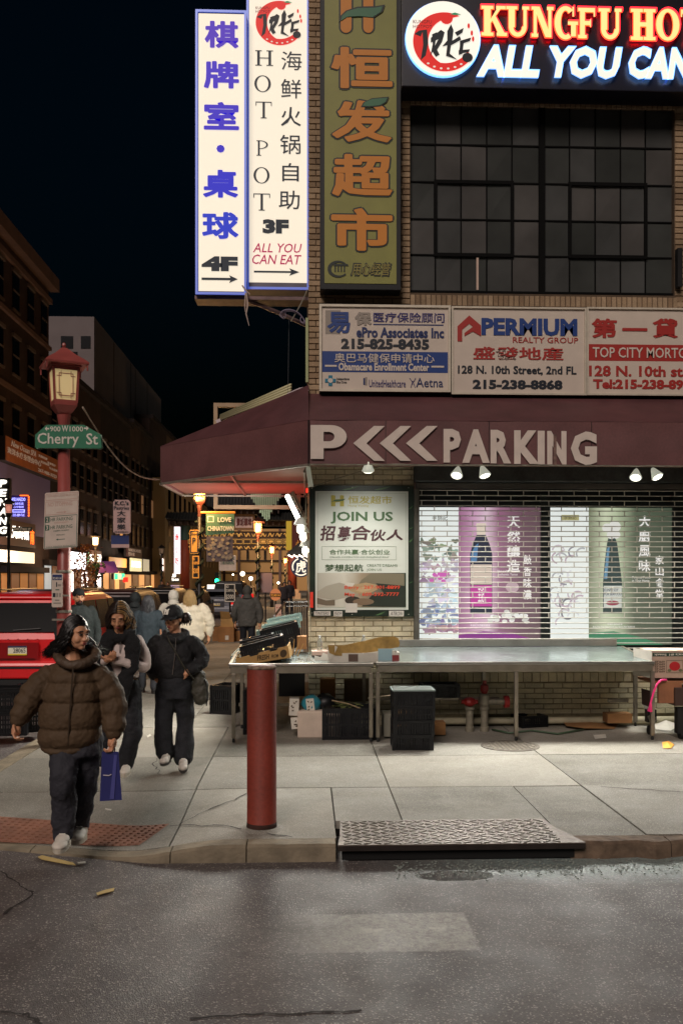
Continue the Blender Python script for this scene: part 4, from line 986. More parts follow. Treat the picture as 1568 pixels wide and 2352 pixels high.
T('盛發地産', q(1086, 796, 1293, 826), brn, s, bold=.019); T('128 N. 10th Street, 2nd FL', q(1051, 839, 1323, 861), inkb, s, bold=.025); T('215-238-8868', q(1085, 871, 1291, 893), inkb, s, bold=.045)
s = bsign((1346, 706, 1700, 908), 'ivory mortgage sign with a red TOP CITY MORTGAGE band, cut by the right edge')
frame('frame', rY(1346, 706, 1700, 908, YS), .022, fri, s, .03)
for i, ch in enumerate('第一貸款'): T(ch, q(1358 + i * 70, 731 + (22 if ch == '一' else 0), 1416 + i * 70, 776 - (16 if ch == '一' else 0)), brn, s, bold=.035, name='character')
pan('red_band', q(1348, 790, 1698, 828), brn, s, .002); T('TOP CITY MORTGAGE', q(1360, 797, 1625, 821), iv2, s, bold=.01, off=.006)
T('128 N. 10th st. 2nd', q(1352, 839, 1640, 864), brn, s, bold=.03); T('Tel:215-238-8968', q(1361, 870, 1602, 893), brn, s, bold=.045)
# ---------------------------------------------------------------- lamps under the awnings
cone_m = mat('lamp_cone', (226, 226, 214), .4, em=.35, emc=(235, 240, 220)); bulb_m = mat('bulb_lit', (255, 255, 240), .4, em=3.5, emc=(255, 252, 228))
def spot(loc, aim, power, size=2.15, blend=.9, col=(1, .97, .84), r=.5):
    l = bpy.data.lights.new('lamp_light', 'SPOT'); o = bpy.data.objects.new('lamp_light', l); COL.objects.link(o)
    l.energy = power; l.spot_size = size; l.spot_blend = blend; l.color = col; l.shadow_soft_size = r
    o.location = loc; o.rotation_euler = (Vector(aim) - Vector(loc)).to_track_quat('-Z', 'Y').to_euler(); return o
def clamp(px, py, Y, aim, power, label, col=(1, .97, .84)):
    t = thing('clamp_lamp', label, 'lamp', 'clamp lamps under the awning'); p = at(px, py, Y); d = (Vector(aim) - p).normalized()
    q_ = d.to_track_quat('Z', 'Y').to_matrix()
    mb = MB(); mb.lathe([(.018, -.07), (.03, -.05), (.075, .06)], (0, 0, 0), 16); mb.v = [tuple(q_ @ Vector(v) + p) for v in mb.v]; mb.build('shade', cone_m, t, smooth=True)
    mb = MB(); mb.ball((0, 0, .065), (.062, .062, .02), 12, 6); mb.v = [tuple(q_ @ Vector(v) + p) for v in mb.v]; mb.build('bulb', bulb_m, t, smooth=True)
    MB().tube([p - d * .07, p + Vector((0, 0, .10)) - d * .05, p + Vector((0, .02, .14))], .008, 5).build('arm', mat('lamp_arm', (150, 150, 140), .4, .5), t)
    l = spot(p + d * .12, aim, power, col=col); l.parent = t; return t
LP = 430
LC = (1, .99, .92)
clamp(1050, 1083, 10.98, (.9, 9.0, 0), LP, 'white cone lamp aimed down left under the front awning, left of the nearer pair', LC)
clamp(1110, 1082, 10.98, (3.0, 10.0, .0), LP * .8, 'white cone lamp aimed right under the front awning, right of the nearer pair', LC)
clamp(1460, 1088, 10.98, (3.0, 9.0, 0), LP, 'white cone lamp aimed down left under the awning above the apple box, left one', LC)
clamp(1504, 1086, 10.98, (5.4, 9.6, .3), LP * .8, 'white cone lamp at the far right end under the awning', LC)
clamp(845, 1070, 10.75, (.75, 11.5, 1.7), LP * .2, 'white lamp half hidden by the valance above the poster board', LC)
# side street tube and bulbs, very bright
tb = thing('tube_light', 'bright slanting fluorescent tube hanging under the side awning', 'tube light')
p, q_ = at(660, 1140, 12.4), at(688, 1198, 11.9)
MB().tube([p, q_], .033, 10).build('tube', mat('tube_lit', (255, 255, 245), .4, em=7, emc=(255, 255, 236)), tb)
MB().tube([p + Vector((.07, .03, .05)), q_ + Vector((.07, .03, .05))], .035, 4).build('fixture', alu, tb)
for (px, py, Y, lab) in ((690, 1204, 11.75, 'white round reflector lamp at the lower end of the tube'), (696, 1222, 12.2, 'glowing bell shaped work lamp hanging at the corner of the side wall'), (701, 1255, 12.9, 'small white lamp low on the side wall behind the work lamp')):
    t = thing('work_lamp', lab, 'lamp', 'work lamps on the side wall'); p = at(px, py, Y)
    mb = MB().lathe([(.03, .09), (.05, .07), (.085, .0), (.086, -.005)], p, 18); mb.build('shade', mat('shade_white', (200, 202, 194), .4, em=.1), t, smooth=True)
    MB().ball(p + Vector((0, 0, -.06)), (.05, .05, .07), 14, 8).build('bulb', bulb_m, t, smooth=True)
    MB().tube([p + Vector((0, 0, .08)), p + Vector((.03, 0, .2)), p + Vector((.06, .02, .38))], .007, 5).build('cord', dk, t)
spot(at(672, 1160, 12.2) + Vector((-.25, -.15, -.32)), (-1.6, 9.6, 0), 560, 2.3, .8, (1, .97, .86), .7)
spot(at(672, 1160, 12.2) + Vector((-.3, .4, -.3)), (-2.4, 14.5, .4), 400, 2.5, .5, (1, .97, .86), .3)
# red glow: strip and area light added under the awning, no source in view
rs = thing('red_led_sign', 'red glowing strip on the side wall under the awning lining', 'light strip')
MB().box((XC - .06, 13.9, zBt + .02), (XC - .01, 14.5, zBt + .06)).build('strip', mat('red_led', (255, 40, 30), .4, em=6, emc=(255, 24, 16)), rs)
l = bpy.data.lights.new('red_light', 'AREA'); l.energy = 13; l.color = (1, .10, .07); l.shape = 'RECTANGLE'; l.size = 1.4; l.size_y = .2
o = bpy.data.objects.new('red_light', l); COL.objects.link(o); o.parent = rs; o.location = (-.9, 14.0, zBt - .8); o.rotation_euler = (math.pi, 0, 0)
# ---------------------------------------------------------------- steel tables
ss = mat('stainless', (176, 172, 164), .30, .85, nz=.2, ns=5, bump=.05, bs=20); ss2 = mat('stainless_leg', (150, 142, 128), .4, .75, nz=.25, ns=7); ssb = mat('stainless_top', (172, 184, 182), .24, .8, nz=.25, ns=4)
YT = 10.42
def table(label, px0, px1, depth, lift, ztop, legs, shelf=True, splash=None):
    t = thing('steel_table', label, 'table'); x0, x1 = at(px0, 0, YT).x, at(px1, 0, YT).x
    z = ztop; y1 = YT + depth
    MB().poly([(x0, YT, z - .035), (x1, YT, z - .035), (x1, YT, z), (x0, YT, z)], (0, .035, 0)).build('front_rim', ss, t, bevel=.006)
    MB().poly([(x0, YT + .035, z - .012), (x1, YT + .035, z - .012), (x1, y1, z + lift - .012), (x0, y1, z + lift - .012)], (0, 0, .006)).build('tabletop', ssb, t)
    MB().box((x0 + .02, YT + .015, z - .115), (x1 - .02, YT + .05, z - .037)).build('apron', ss2, t, bevel=.004)
    for xx in (x0 + .0, x1 - .03): MB().poly([(xx, YT + .037, z - .06), (xx, y1, z + lift - .06), (xx, y1, z + lift), (xx, YT + .037, z)], (.03, 0, 0)).build('side_rim', ss2, t)
    for lx, back in legs:
        xx = at(lx, 0, YT).x if not back else lx; yy = YT + .03 if not back else y1 - .06
        ztp = z - .116 if not back else z + lift - .061
        MB().box((xx - .022, yy - .022, .05), (xx + .022, yy + .022, ztp)).build('leg', ss2, t, bevel=.004)
        MB().lathe([(.014, .0), (.018, .02), (.012, .05)], (xx, yy, 0), 8).build('foot', mat('foot_black', (30, 30, 30), .6), t)
    if splash:
        MB().box((x0 + .02, y1 - .004, z + lift), (x1 + splash, y1 + .02, z + lift + .085)).build('backsplash', ss, t, bevel=.004)
    return t, x0, x1, z, y1
ZT = at(700, 1524, YT).z
t1, a0x, a1x, zt1, _ = table('left steel table at the corner carrying crates, cardboard and empty bottles', 525, 857, 1.07, .05, ZT, [(536, False), (852, False)] + [(-.80, True), (.72, True)])
MB().box((a0x + .05, YT + .85, .30), (a1x - .05, YT + .88, .34)).build('rear_rail', ss2, t1)
t2, b0x, b1x, zt2, _ = table('long bare steel table with a raised backsplash in front of the shutter', 863, 1504, 1.07, .10, ZT + .01, [(868, False), (1186, False), (1500, False), (at(1130, 0, YT).x + .1, True), (at(1462, 0, YT).x + .35, True)], splash=-.08)
MB().box((at(1450,0,YT).x, YT + .80, .33), (b1x - .03, YT + .85, .37)).build('lower_rail', ss2, t2)
MB().box((at(870,0,YT).x, YT + .80, .37), (at(1180,0,YT).x, YT + .85, .40)).build('lower_rail', ss2, t2)
MB().poly([(b1x - .03, YT + .05, .17), (b1x + .01, YT + .05, .20), (at(1452,0,YT).x + .45, YT + .82, .36), (at(1452,0,YT).x + .41, YT + .82, .33)], (.03, 0, .02)).build('brace', ss2, t2)
# table along the side street carrying more crates
t3 = thing('steel_table', 'steel table along the side street wall under the tilted crates', 'table')
MB().box((-.95, 11.5, zt1 - .04), (-.04, 15.2, zt1)).build('tabletop', ssb, t3)
for x, y in ((-.91, 11.55), (-.91, 15.1), (-.1, 15.1)): MB().box((x - .02, y - .02, 0), (x + .02, y + .02, zt1 - .041)).build('leg', ss2, t3)
# ---------------------------------------------------------------- plastic crates
blkp = mat('black_plastic', (17, 18, 21), .45, nz=.2, ns=8, spec=.35); grnp = mat('grey_green_plastic', (84, 102, 98), .42, nz=.2, ns=8)
def crate_meshes(L, D, H, m, key, vs=9, open_=.5):
    """long side panels, end panels, rim and base as four meshes"""
    def panel(len_, hgt):
        mb = MB(); t = .008
        mb.box((-len_/2, -t, 0), (len_/2, t, hgt * .12)); mb.box((-len_/2, -t, hgt * .88), (len_/2, t, hgt)); mb.box((-len_/2, -t*.8, hgt * .47), (len_/2, t*.8, hgt * .54))
        n = int(len_ / .028)
        for i in range(n + 1):
            x = -len_/2 + len_ * i / n; w = .0098 if i % 5 else .014
            mb.box((x - w, -t*.6, hgt * .12), (x + w, t*.6, hgt * .88))
        return mb
    r = MB()
    for y in (-D/2, D/2): r.box((-L/2 - .012, y - .014, H), (L/2 + .012, y + .014, H + .016))
    for x in (-L/2, L/2): r.box((x - .014, -D/2 + .014, H), (x + .014, D/2 - .014, H + .016))
    b = MB(); n = 8
    for i in range(n + 1): x = -L/2 + L * i / n; b.box((x - .008, -D/2, 0), (x + .008, D/2, .01))
    for i in range(6): y = -D/2 + D * i / 5; b.box((-L/2, y - .008, .0101), (L/2, y + .008, .018))
    c = MB().box((-.016, -.016, 0), (.016, .016, H))
    return dict(side=panel(L, H).mesh('side_panel', m), end=panel(D, H).mesh('end_panel', m), rim=r.mesh('rim', m), base=b.mesh('base_grid', m), corner=c.mesh('corner_post', m), L=L, D=D, H=H)
CM = {}
def crate(label, loc, R=(0, 0, 0), L=.5, D=.36, H=.26, m=blkp, group=None):
    k = (L, D, H, m.name)
    if k not in CM: CM[k] = crate_meshes(L, D, H, m, k)
    c = CM[k]; e = bpy.data.objects.new('plastic_crate', None); COL.objects.link(e); tag(e, label, 'crate', group)
    def a(n_, me, lo=(0,0,0), rz=0):
        o = bpy.data.objects.new(n_, me); COL.objects.link(o); o.parent = e; o.location = lo; o.rotation_euler = (0, 0, rz)
    a('side_panel', c['side'], (0, -D/2, 0)); a('side_panel', c['side'], (0, D/2, 0)); a('end_panel', c['end'], (-L/2, 0, 0), math.pi/2); a('end_panel', c['end'], (L/2, 0, 0), math.pi/2)
    a('rim', c['rim']); a('base_grid', c['base']); [a('corner_post', c['corner'], (x, y, 0)) for x in (-L/2, L/2) for y in (-D/2, D/2)]
    e.location = loc; e.rotation_euler = R; return e
# stack in front of the tables
p = gr(949, 1722); nm_ = ['bottom crate', 'third crate down', 'second crate from the top', 'crate under the grey lid']
for k in range(4):
    crate('black plastic %s of the stack standing before the steel table' % nm_[k], (p.x + random.uniform(-.006, .006), p.y + .12, k * .158), (0, 0, random.uniform(-.04, .04)), .42, .32, .152, group='crates stacked before the table')
ld = thing('crate_lid', 'pale grey upturned crate bottom lying as lid on the front crate stack', 'crate lid')
mb = MB(); zl = .642
for i in range(13): x = -.225 + .45 * i / 12; mb.box((p.x + x - .006, p.y + .12 - .175, zl), (p.x + x + .006, p.y + .12 + .175, zl + .012))
for j in range(9): y = -.17 + .34 * j / 8; mb.box((p.x - .225, p.y + .12 + y - .006, zl + .0125), (p.x + .225, p.y + .12 + y + .006, zl + .02))
mb.build('grid', mat('lid_grey', (150, 158, 154), .4, spec=.6), ld)
frame('lid_rim', (Vector((p.x - .235, p.y + .12 - .18, zl + .02)), Vector((.47, 0, 0)), Vector((0, .36, 0))), .02, mat('lid_rim', (120, 134, 132), .4), ld, .016, -.02)
# crates under the tables
def gcr(px, py, lab, rz=0, **k): q = gr(px, py); return crate(lab, (q.x, q.y + k.get('D', .36) / 2, 0), (0, 0, rz), **k)
gcr(802, 1700, 'wide black crate under the left steel table by its right leg', L=.60, D=.4, H=.35)
gcr(590, 1688, 'tall black crate under the left end of the corner table', L=.3, D=.3, H=.52)
q = at(1008, 1600, YT + .85); crate('low black crate on the lower rail under the long table left of the pipes', q, (0, 0, 0), .44, .3, .15)
gcr(520, 1640, 'thin wire-like black crate tilted against the left table end', rz=1.2, L=.4, D=.3, H=.38)
# crates at the left lamp post
for i, (px, py, k, lab) in enumerate(((10, 1692, 0, 'bottom black crate of the left stack by the kerb'), (10, 1692, 1, 'upper black crate of the left stack by the kerb'), (76, 1683, 0, 'lower black crate with paper inside beside the lamp post'), (76, 1683, 1, 'upper black crate beside the lamp post foot'))):
    q = gr(px, py); crate(lab, (q.x - .05, q.y + .2, k * .28), (0, 0, .15 + .3 * (px > 50)), .52 if px < 50 else .3, .36, .27, group='crates by the kerb on the left')
# tilted crates on the side table and corner
mk = mat('black_plastic', (26, 28, 32))
def tcr(px, py, Y, lab, L, D, H, ry, rz, m=blkp, rx=0): q = at(px, py, Y); crate(lab, q, (rx, ry, rz), L, D, H, m)
tcr(612, 1518, 10.85, 'big black crate tilted on the FRESH carton at the corner table', .50, .36, .24, -.26, .05)
tcr(595, 1487, 11.35, 'flat black crate just behind the tilted front crate', .40, .34, .12, -.22, .05)
tcr(652, 1492, 11.7, 'black crate with a pink label, tilted, third from the front', .46, .36, .30, -.24, .05)
tcr(636, 1462, 12.6, 'grey green crate tilted behind the labelled crate', .50, .36, .12, -.2, .03, grnp)
tcr(648, 1448, 13.3, 'upper grey green crate at the back of the tilted row', .52, .36, .12, -.2, .03, grnp)
tcr(655, 1432, 14.0, 'farthest grey green crate of the tilted row', .50, .36, .10, -.18, .02, grnp)
pan('x', rY(655, 1518, 656, 1519, 11.5), stk, None) if False else None
tag(pan('crate_label', rY(650, 1519, 678, 1530, 11.45), mat('label_pink', (200, 150, 140), .6), None, .002), 'small pinkish paper label stuck on a tilted black crate', 'label') if False else None
# ---------------------------------------------------------------- cartons and boxes
card = mat('cardboard', (176, 138, 84), .8, nz=.18, ns=5, bump=.1, bs=60); card2 = mat('cardboard_b', (150, 108, 66), .85, nz=.2, ns=4); wht_c = mat('white_carton', (206, 200, 188), .7, nz=.15, ns=5); inkd = mat('carton_ink', (70, 52, 30), .8)
fb = thing('produce_carton', 'low open brown FRESH FROM carton tilted on the left table end', 'carton')
o1, o2, o3, o4 = at(541, 1531, YT + .1), at(665, 1512, YT + .1), at(659, 1484, YT + .1), at(541, 1513, YT + .1)
pts = [o1, o2, o3] + [o3.lerp(o4, t) + Vector((0, 0, dz)) for t, dz in ((.18, 0), (.2, -.02), (.33, -.02), (.35, -.0), (.55, .0), (.57, -.02), (.72, -.02), (.74, 0), (.9, 0))] + [o4]
MB().poly(pts, (0, .008, 0)).build('front_wall', card, fb)
MB().poly([o1, o2, o2 + Vector((0, .42, .02)), o1 + Vector((0, .42, .02))], (0, 0, .006)).build('carton_bottom', card, fb)
MB().poly([o2, o3, o3 + Vector((.02, .42, .02)), o2 + Vector((.02, .42, .02))], (.008, 0, 0)).build('end_wall', card, fb)
MB().poly([o1, o4, o4 + Vector((0, .42, .02)), o1 + Vector((0, .42, .02))], (.008, 0, 0)).build('end_wall', card, fb)
u = (o2 - o1); v = Vector((0, 0, .10))
T('FRESH', (o1 + u * .40 + Vector((0,0,.025)), u * .22, v * .62), inkd, fb, bold=.03, d=.001, off=.002)
T('FROM', (o1 + u * .66 + Vector((0,0,.03)), u * .13, v * .42), inkd, fb, bold=.02, d=.001, off=.002)
poly2('carton_seal', (o1 + u * .82 + Vector((0,0,.02)), u * .13, v * .9), ell(.5,.5,.5,.5,20), inkd, fb, .001, .002)
def spl_(P, z): return [gr(a, b, z) for a, b in P]
def boxcar(name, label, px0, py0, px1, py1, Y, depth, m, R=None, cat='box', open_top=False, bev=.004, par=None):
    t = thing(name, label, cat); a = at(px0, py1, Y); b = at(px1, py0, Y)
    mb = MB()
    if open_top:
        th = .008
        mb.box((a.x, Y, a.z), (b.x, Y + depth, a.z + th)); mb.box((a.x, Y, a.z + th), (b.x, Y + th, b.z)); mb.box((a.x, Y + depth - th, a.z + th), (b.x, Y + depth, b.z))
        mb.box((a.x, Y + th, a.z + th), (a.x + th, Y + depth - th, b.z)); mb.box((b.x - th, Y + th, a.z + th), (b.x, Y + depth - th, b.z))
    else: mb.box((a.x, Y, a.z), (b.x, Y + depth, b.z), R)
    mb.build('walls', m, t, bevel=bev if not open_top else 0); return t
# open carton with a leaning brown flap between the two tables
oc = boxcar('open_carton', 'torn open white carton with a long brown flap on the tables', 756, 1500, 918, 1523, YT + .12, .34, wht_c, open_top=True, cat='carton')
fl = [(752,1482),(790,1482),(830,1474),(870,1464),(905,1462),(914,1466),(918,1477),(916,1486),(880,1494),(840,1500),(800,1508),(770,1506),(756,1500)]
MB().poly([at(a, b, YT + .10 + .0006 * (a - 752)) for a, b in fl], (0, .006, 0)).build('flap', mat('kraft_flap', (170, 136, 74), .55, nz=.35, ns=4, nz2=.2, ns2=20), oc)
for k, (a, b, c, d, m_) in enumerate(((838,1500,858,1520,wht_c),(868,1490,900,1518,mat('pack_blue', (150,180,190), .5)),(800,1503,822,1520,mat('print_dark', (90,70,60),.6)),(900,1505,916,1521,mat('pack_maroon', (130,50,50), .5)))):
    pan('printed_block', rY(a, b, c, d, YT + .119), m_, oc, .002)
MB().poly([at(752, 1484, YT+.11), at(762, 1480, YT+.11), at(775, 1486, YT+.11), at(768, 1502, YT+.11), at(756, 1524, YT+.11), at(752, 1505, YT+.11)], (0, .01, 0)).build('torn_edge', wht_c, oc)
# apple box at the right on a cart
ab = boxcar('apple_box', 'white and brown apple carton with upside-down print at the right edge', 1497, 1494, 1640, 1558, YT + .05, .4, mat('carton_pinkish', (186, 160, 142), .75, nz=.12, ns=5), cat='box')
a = at(1497, 1558, YT + .05); b = at(1497, 1494, YT + .05)
MB().poly([a, b, b + Vector((-.10, .32, .0)), a + Vector((-.10, .32, .0))], (-.006, 0, 0)).build('white_side', wht_c, ab)
a2 = rY(1500, 1500, 1640, 1508, YT + .045); pan('green_band', rY(1498, 1500, 1640, 1508, YT + .048), mat('dark_green', (30, 64, 50), .7), ab, .002)
T("America's #1 Snack", rY(1501, 1501.5, 1600, 1507, YT + .044), wht_c, ab, bold=.03, d=.001, off=.001, rot=True)
for k in range(5): T('APPLES', rY(1503, 1518 + k * 5.6, 1527, 1522.5 + k * 5.6, YT + .047), inkd, ab, bold=.01, d=.001, off=.001, rot=True)
poly2('apple_print', rY(1536, 1520, 1562, 1541, YT + .044), ell(.5,.5,.48,.5,18), mat('apple_red', (180, 30, 34), .6), ab, .001, .001)
frame('print_frame', rY(1530, 1517, 1568, 1546, YT + .046), .004, inkd, ab, .001)
for s_, cxx in ((-1, .18), (1, .85)): poly2('leaf_print', rY(1530, 1517, 1568, 1546, YT + .045), ell(cxx, .2, .12, .12, 10), mat('leaf_ink', (110, 110, 80), .7), ab, .001, .0005)
# cart
ct = thing('hand_cart', 'brown wooden cart on casters at the right edge under the apple carton', 'cart')
wd = mat('cart_wood', (146, 96, 66), .7, nz=.25, ns=4, bump=.2, bs=25); wd2 = mat('cart_dark', (60, 40, 34), .7)
Yc = YT + .02
MB().poly([at(1472, 1582, Yc+.5), at(1500, 1590, Yc+.2), at(1500, 1628, Yc+.2), at(1474, 1618, Yc+.5)], (.02, .02, 0)).build('side_board', wd2, ct)
MB().box(tuple(at(1512, 1616, Yc)), tuple(at(1562, 1566, Yc + .05))).build('front_board', wd, ct, bevel=.004)
MB().box(tuple(at(1500, 1565, Yc)), tuple(at(1640, 1559, Yc + .5))).build('deck', wd, ct)
MB().box(tuple(at(1550, 1622, Yc - .04)), tuple(at(1640, 1572, Yc + .3))).build('drawer', wd2, ct, bevel=.004)
MB().box(tuple(at(1556, 1686, Yc + .02)), tuple(at(1575, 1623, Yc + .12))).build('post', dk, ct)
MB().box(tuple(at(1487, 1660, Yc + .3)), tuple(at(1500, 1628, Yc + .4))).build('post', dk, ct)
for px, py, yy in ((1563, 1692, Yc + .06), (1492, 1669, Yc + .36)):
    q = at(px, py, yy); q.z = .055
    MB().tube([q + Vector((-.02, 0, 0)), q + Vector((.02, 0, 0))], .055, 16).build('wheel', mat('rubber', (22, 22, 22), .8), ct)
hs = MB().tube([at(1530,1562,YT-.02), at(1518,1562,YT-.03), at(1508,1572,YT-.04), at(1500,1592,YT-.03), at(1494,1614,YT-.02), at(1492,1634,YT)], [.012]*5+[.03], 8).build('hose', mat('hot_pink', (240, 60, 130), .45, em=.1), None, smooth=True)
tag(hs, 'bright pink hose arching down from the cart at the table end', 'hose')
# under-table things: styrofoam box, teal bag, paper boxes, dustpan stick
boxcar('cardboard_sheet', 'grey brown cardboard panel leaning upright against the wall under the left table', 790, 1560, 850, 1612, YT + 1.0, .03, mat('card_dull', (110, 92, 70), .85))
boxcar('black_bin', 'black plastic bin standing under the left table behind the cartons', 640, 1545, 700, 1600, YT + .75, .3, mat('bin_black', (20, 22, 26), .5))
boxcar('styrofoam_box', 'dirty white styrofoam box on the ground under the left table', 683, 1634, 780, 1696, YT + .28, .4, mat('styrofoam', (206, 188, 172), .8, nz=.15, ns=5), bev=.015)
tp_ = thing('teal_bag', 'teal and black plastic bag stuffed on the styrofoam box', 'bag')
mb = MB(); mb.ball(at(716, 1616, YT + .45), (.13, .12, .10), 12, 8); [mb.v.__setitem__(i, tuple(Vector(v) + Vector((noise.noise(Vector(v) * 9) * .04,) * 3))) for i, v in enumerate(list(mb.v))]
mb.build('bag', mat('teal_plastic', (50, 130, 146), .4, nz=.3, ns=10), tp_, smooth=True)
mb = MB(); mb.ball(at(748, 1614, YT + .5), (.14, .12, .12), 10, 6); [mb.v.__setitem__(i, tuple(Vector(v) + Vector((noise.noise(Vector(v) * 11) * .05,) * 3))) for i, v in enumerate(list(mb.v))]
mb.build('black_flap', mat('black_plastic', (26, 28, 32)), tp_, smooth=True)
for k, (a, b, c, d, r) in enumerate(((664, 1602, 687, 1642, .05), (703, 1602, 722, 1634, -.12), (690, 1640, 716, 1682, .2), (668, 1645, 690, 1672, -.1))):
    t = thing('fruit_carton', ['white printed fruit carton standing behind the red bollard', 'white printed fruit carton leaning right of the first one', 'white carton leaning low against the styrofoam box', 'small white carton on the ground beside the red bollard'][k], 'carton')
    q = at((a + c) / 2, (b + d) / 2, YT + .45); s_ = YT / FPX
    MB().cb(q, ((c - a) * s_, .22, (d - b) * s_), Matrix.Rotation(r, 3, 'Y')).build('box', wht_c, t, bevel=.004)
    mb = MB()
    for j in range(5): mb.cb(q + Vector((random.uniform(-.03, .03), -.113, random.uniform(-.07, .07))), (.022, .003, .012), Matrix.Rotation(random.uniform(-1, 1), 3, 'Y'))
    mb.build('print', inkd, t)
st = MB().tube([at(762, 1609, YT + .2), at(800, 1617, YT + .2), at(852, 1638, YT + .15)], .008, 6).build('broom_stick', mat('stick', (140, 120, 90), .6)); tag(st, 'curved thin stick leaning from the teal bag to the table leg', 'stick')
st = MB().tube([at(845, 1604, YT + .25), at(900, 1597, YT + .2), at(950, 1588, YT + .1)], .007, 6); st = st.build('mop_handle', mat('stick_steel', (150, 140, 120), .4, .6)); tag(st, 'thin metal handle with a blue grip pointing right under the tables', 'mop handle')
g_ = MB().tube([at(943, 1590, YT + .12), at(974, 1582, YT + .05)], .018, 8).build('grip', mat('grip_blue', (60, 130, 160), .5), st)
mb = MB()
for k in range(26): q = at(random.uniform(770, 830), random.uniform(1617, 1632), YT + random.uniform(.3, .6)); mb.cb(q, (.13, .012, .006), Matrix.Rotation(random.uniform(-.5, .5), 3, 'Y') @ Matrix.Rotation(random.uniform(-1, 1), 3, 'Z'))
tag(mb.build('scallion_leaves', mat('leaf_olive', (104, 112, 60), .7)), 'loose green leaf ends lying on the styrofoam box', 'leaves', kind='stuff')
boxcar('fruit_box', 'tall printed fruit box standing in the shadow behind the styrofoam box', 735, 1560, 770, 1634, YT + .85, .2, card2)
boxcar('fruit_box', 'brown carton on its side behind the tall black crate stack', 905, 1628, 960, 1668, YT + .8, .25, card)
boxcar('fruit_box', 'flat brown carton by the foot of the right rear table leg', 1395, 1640, 1452, 1662, YT + .8, .2, card2)
crate('small black crate lying in the shadow between the pipes and the middle leg', tuple(gr(1215, 1668)), (0, 0, .3), .34, .26, .13)
tag(MB().tube(spl_([(1130, 1676), (1170, 1684), (1220, 1678), (1280, 1686), (1340, 1676)], .02), .012, 6).build('garden_hose', mat('hose_green', (60, 84, 60), .5), None, smooth=True), 'dull green hose lying on the ground under the long table', 'hose')
boxcar('grey_basket', 'small grey basket under the long table beside the crate stack', 881, 1640, 905, 1693, YT + .2, .3, mat('basket_grey', (120, 118, 106), .6))
boxcar('small_carton', 'small brown carton with white label under the long table', 985, 1660, 1023, 1689, YT + .35, .2, card2)
# fire standpipes
rv = mat('valve_red', (150, 34, 30), .45, nz=.2, ns=12); pg = mat('pipe_grey', (140, 134, 118), .5, .3, nz=.3, ns=14)
for px, lab, tall in ((1078, 'left fire standpipe with a red valve under the long table', .18), (1112, 'tall middle fire standpipe with red top under the long table', .52)):
    t = thing('standpipe', lab, 'standpipe'); q = at(px, 1329, YT + .7); h_ = .28 + (.0 if tall < .3 else .3)
    MB().lathe([(.055, 0), (.055, .05), (.045, .055), (.045, .26), (.06, .27), (.06, .30)], (q.x, q.y, 0), 14).build('pipe', pg, t, smooth=False)
    if tall > .3:
        MB().lathe([(.05, .30), (.065, .34), (.065, .44), (.05, .46)], (q.x, q.y, 0), 14).build('collar', pg, t); MB().lathe([(.03, .46), (.05, .50), (.05, .56), (.025, .58), (.025, .62)], (q.x, q.y, 0), 12).build('valve', rv, t)
        MB().tube([(q.x, q.y, .36), (q.x + .24, q.y, .36)], .04, 10).build('outlet', pg, t); MB().tube([(q.x + .24, q.y, .36), (q.x + .30, q.y, .36)], .075, 12).build('cap', rv, t)
    else: MB().ball((q.x, q.y, .36), (.08, .07, .06), 12, 8).build('valve', rv, t); MB().tube([(q.x - .1, q.y, .36), (q.x + .1, q.y, .36)], .025, 8).build('handle', rv, t)
MB_ = MB().tube([(at(960,0,W).x, W - .12, .07), (at(1640,0,W).x, W - .12, .07)], .045, 10); tag(MB_.build('wall_pipe', mat('pipe_cream', (196, 188, 160), .5, nz=.2, ns=8), None, smooth=True), 'cream pipe running low along the wall under the long table', 'pipe')
# flattened cardboard and paper on the ground under the table
def crumple(name, lab, pts, m, z0=.004, amp=.02, cat='litter'):
    P = [gr(a, b) for a, b in pts]; c = sum(P, Vector()) / len(P); mb = MB(); v = [(c.x, c.y, z0 + amp)] + [(p.x, p.y, z0 + amp * random.random()) for p in P]
    n = len(P); mb.quadv(v, [(0, i + 1, (i + 1) % n + 1) for i in range(n)]); tag(mb.build(name, m), lab, cat)
crumple('flat_cardboard', 'crumpled brown cardboard on the ground under the long table', [(1290,1664),(1340,1660),(1400,1655),(1425,1660),(1410,1676),(1340,1680),(1300,1674)], card2, amp=.05)
crumple('paper_wad', 'white crumpled paper at the foot of the wall on the right', [(1502,1660),(1540,1656),(1560,1668),(1540,1680),(1505,1678)], wht_c, amp=.07)
crumple('paper_wad', 'small flat white paper lying in the table shadow', [(1362,1690),(1390,1688),(1392,1697),(1366,1699)], wht_c, amp=.015)
crumple('fruit_peel', 'orange fruit peel scraps on the paving beside the cart wheel', [(1520,1708),(1535,1704),(1548,1712),(1540,1722),(1522,1720)], mat('peel_orange', (230, 160, 60), .6), amp=.03)
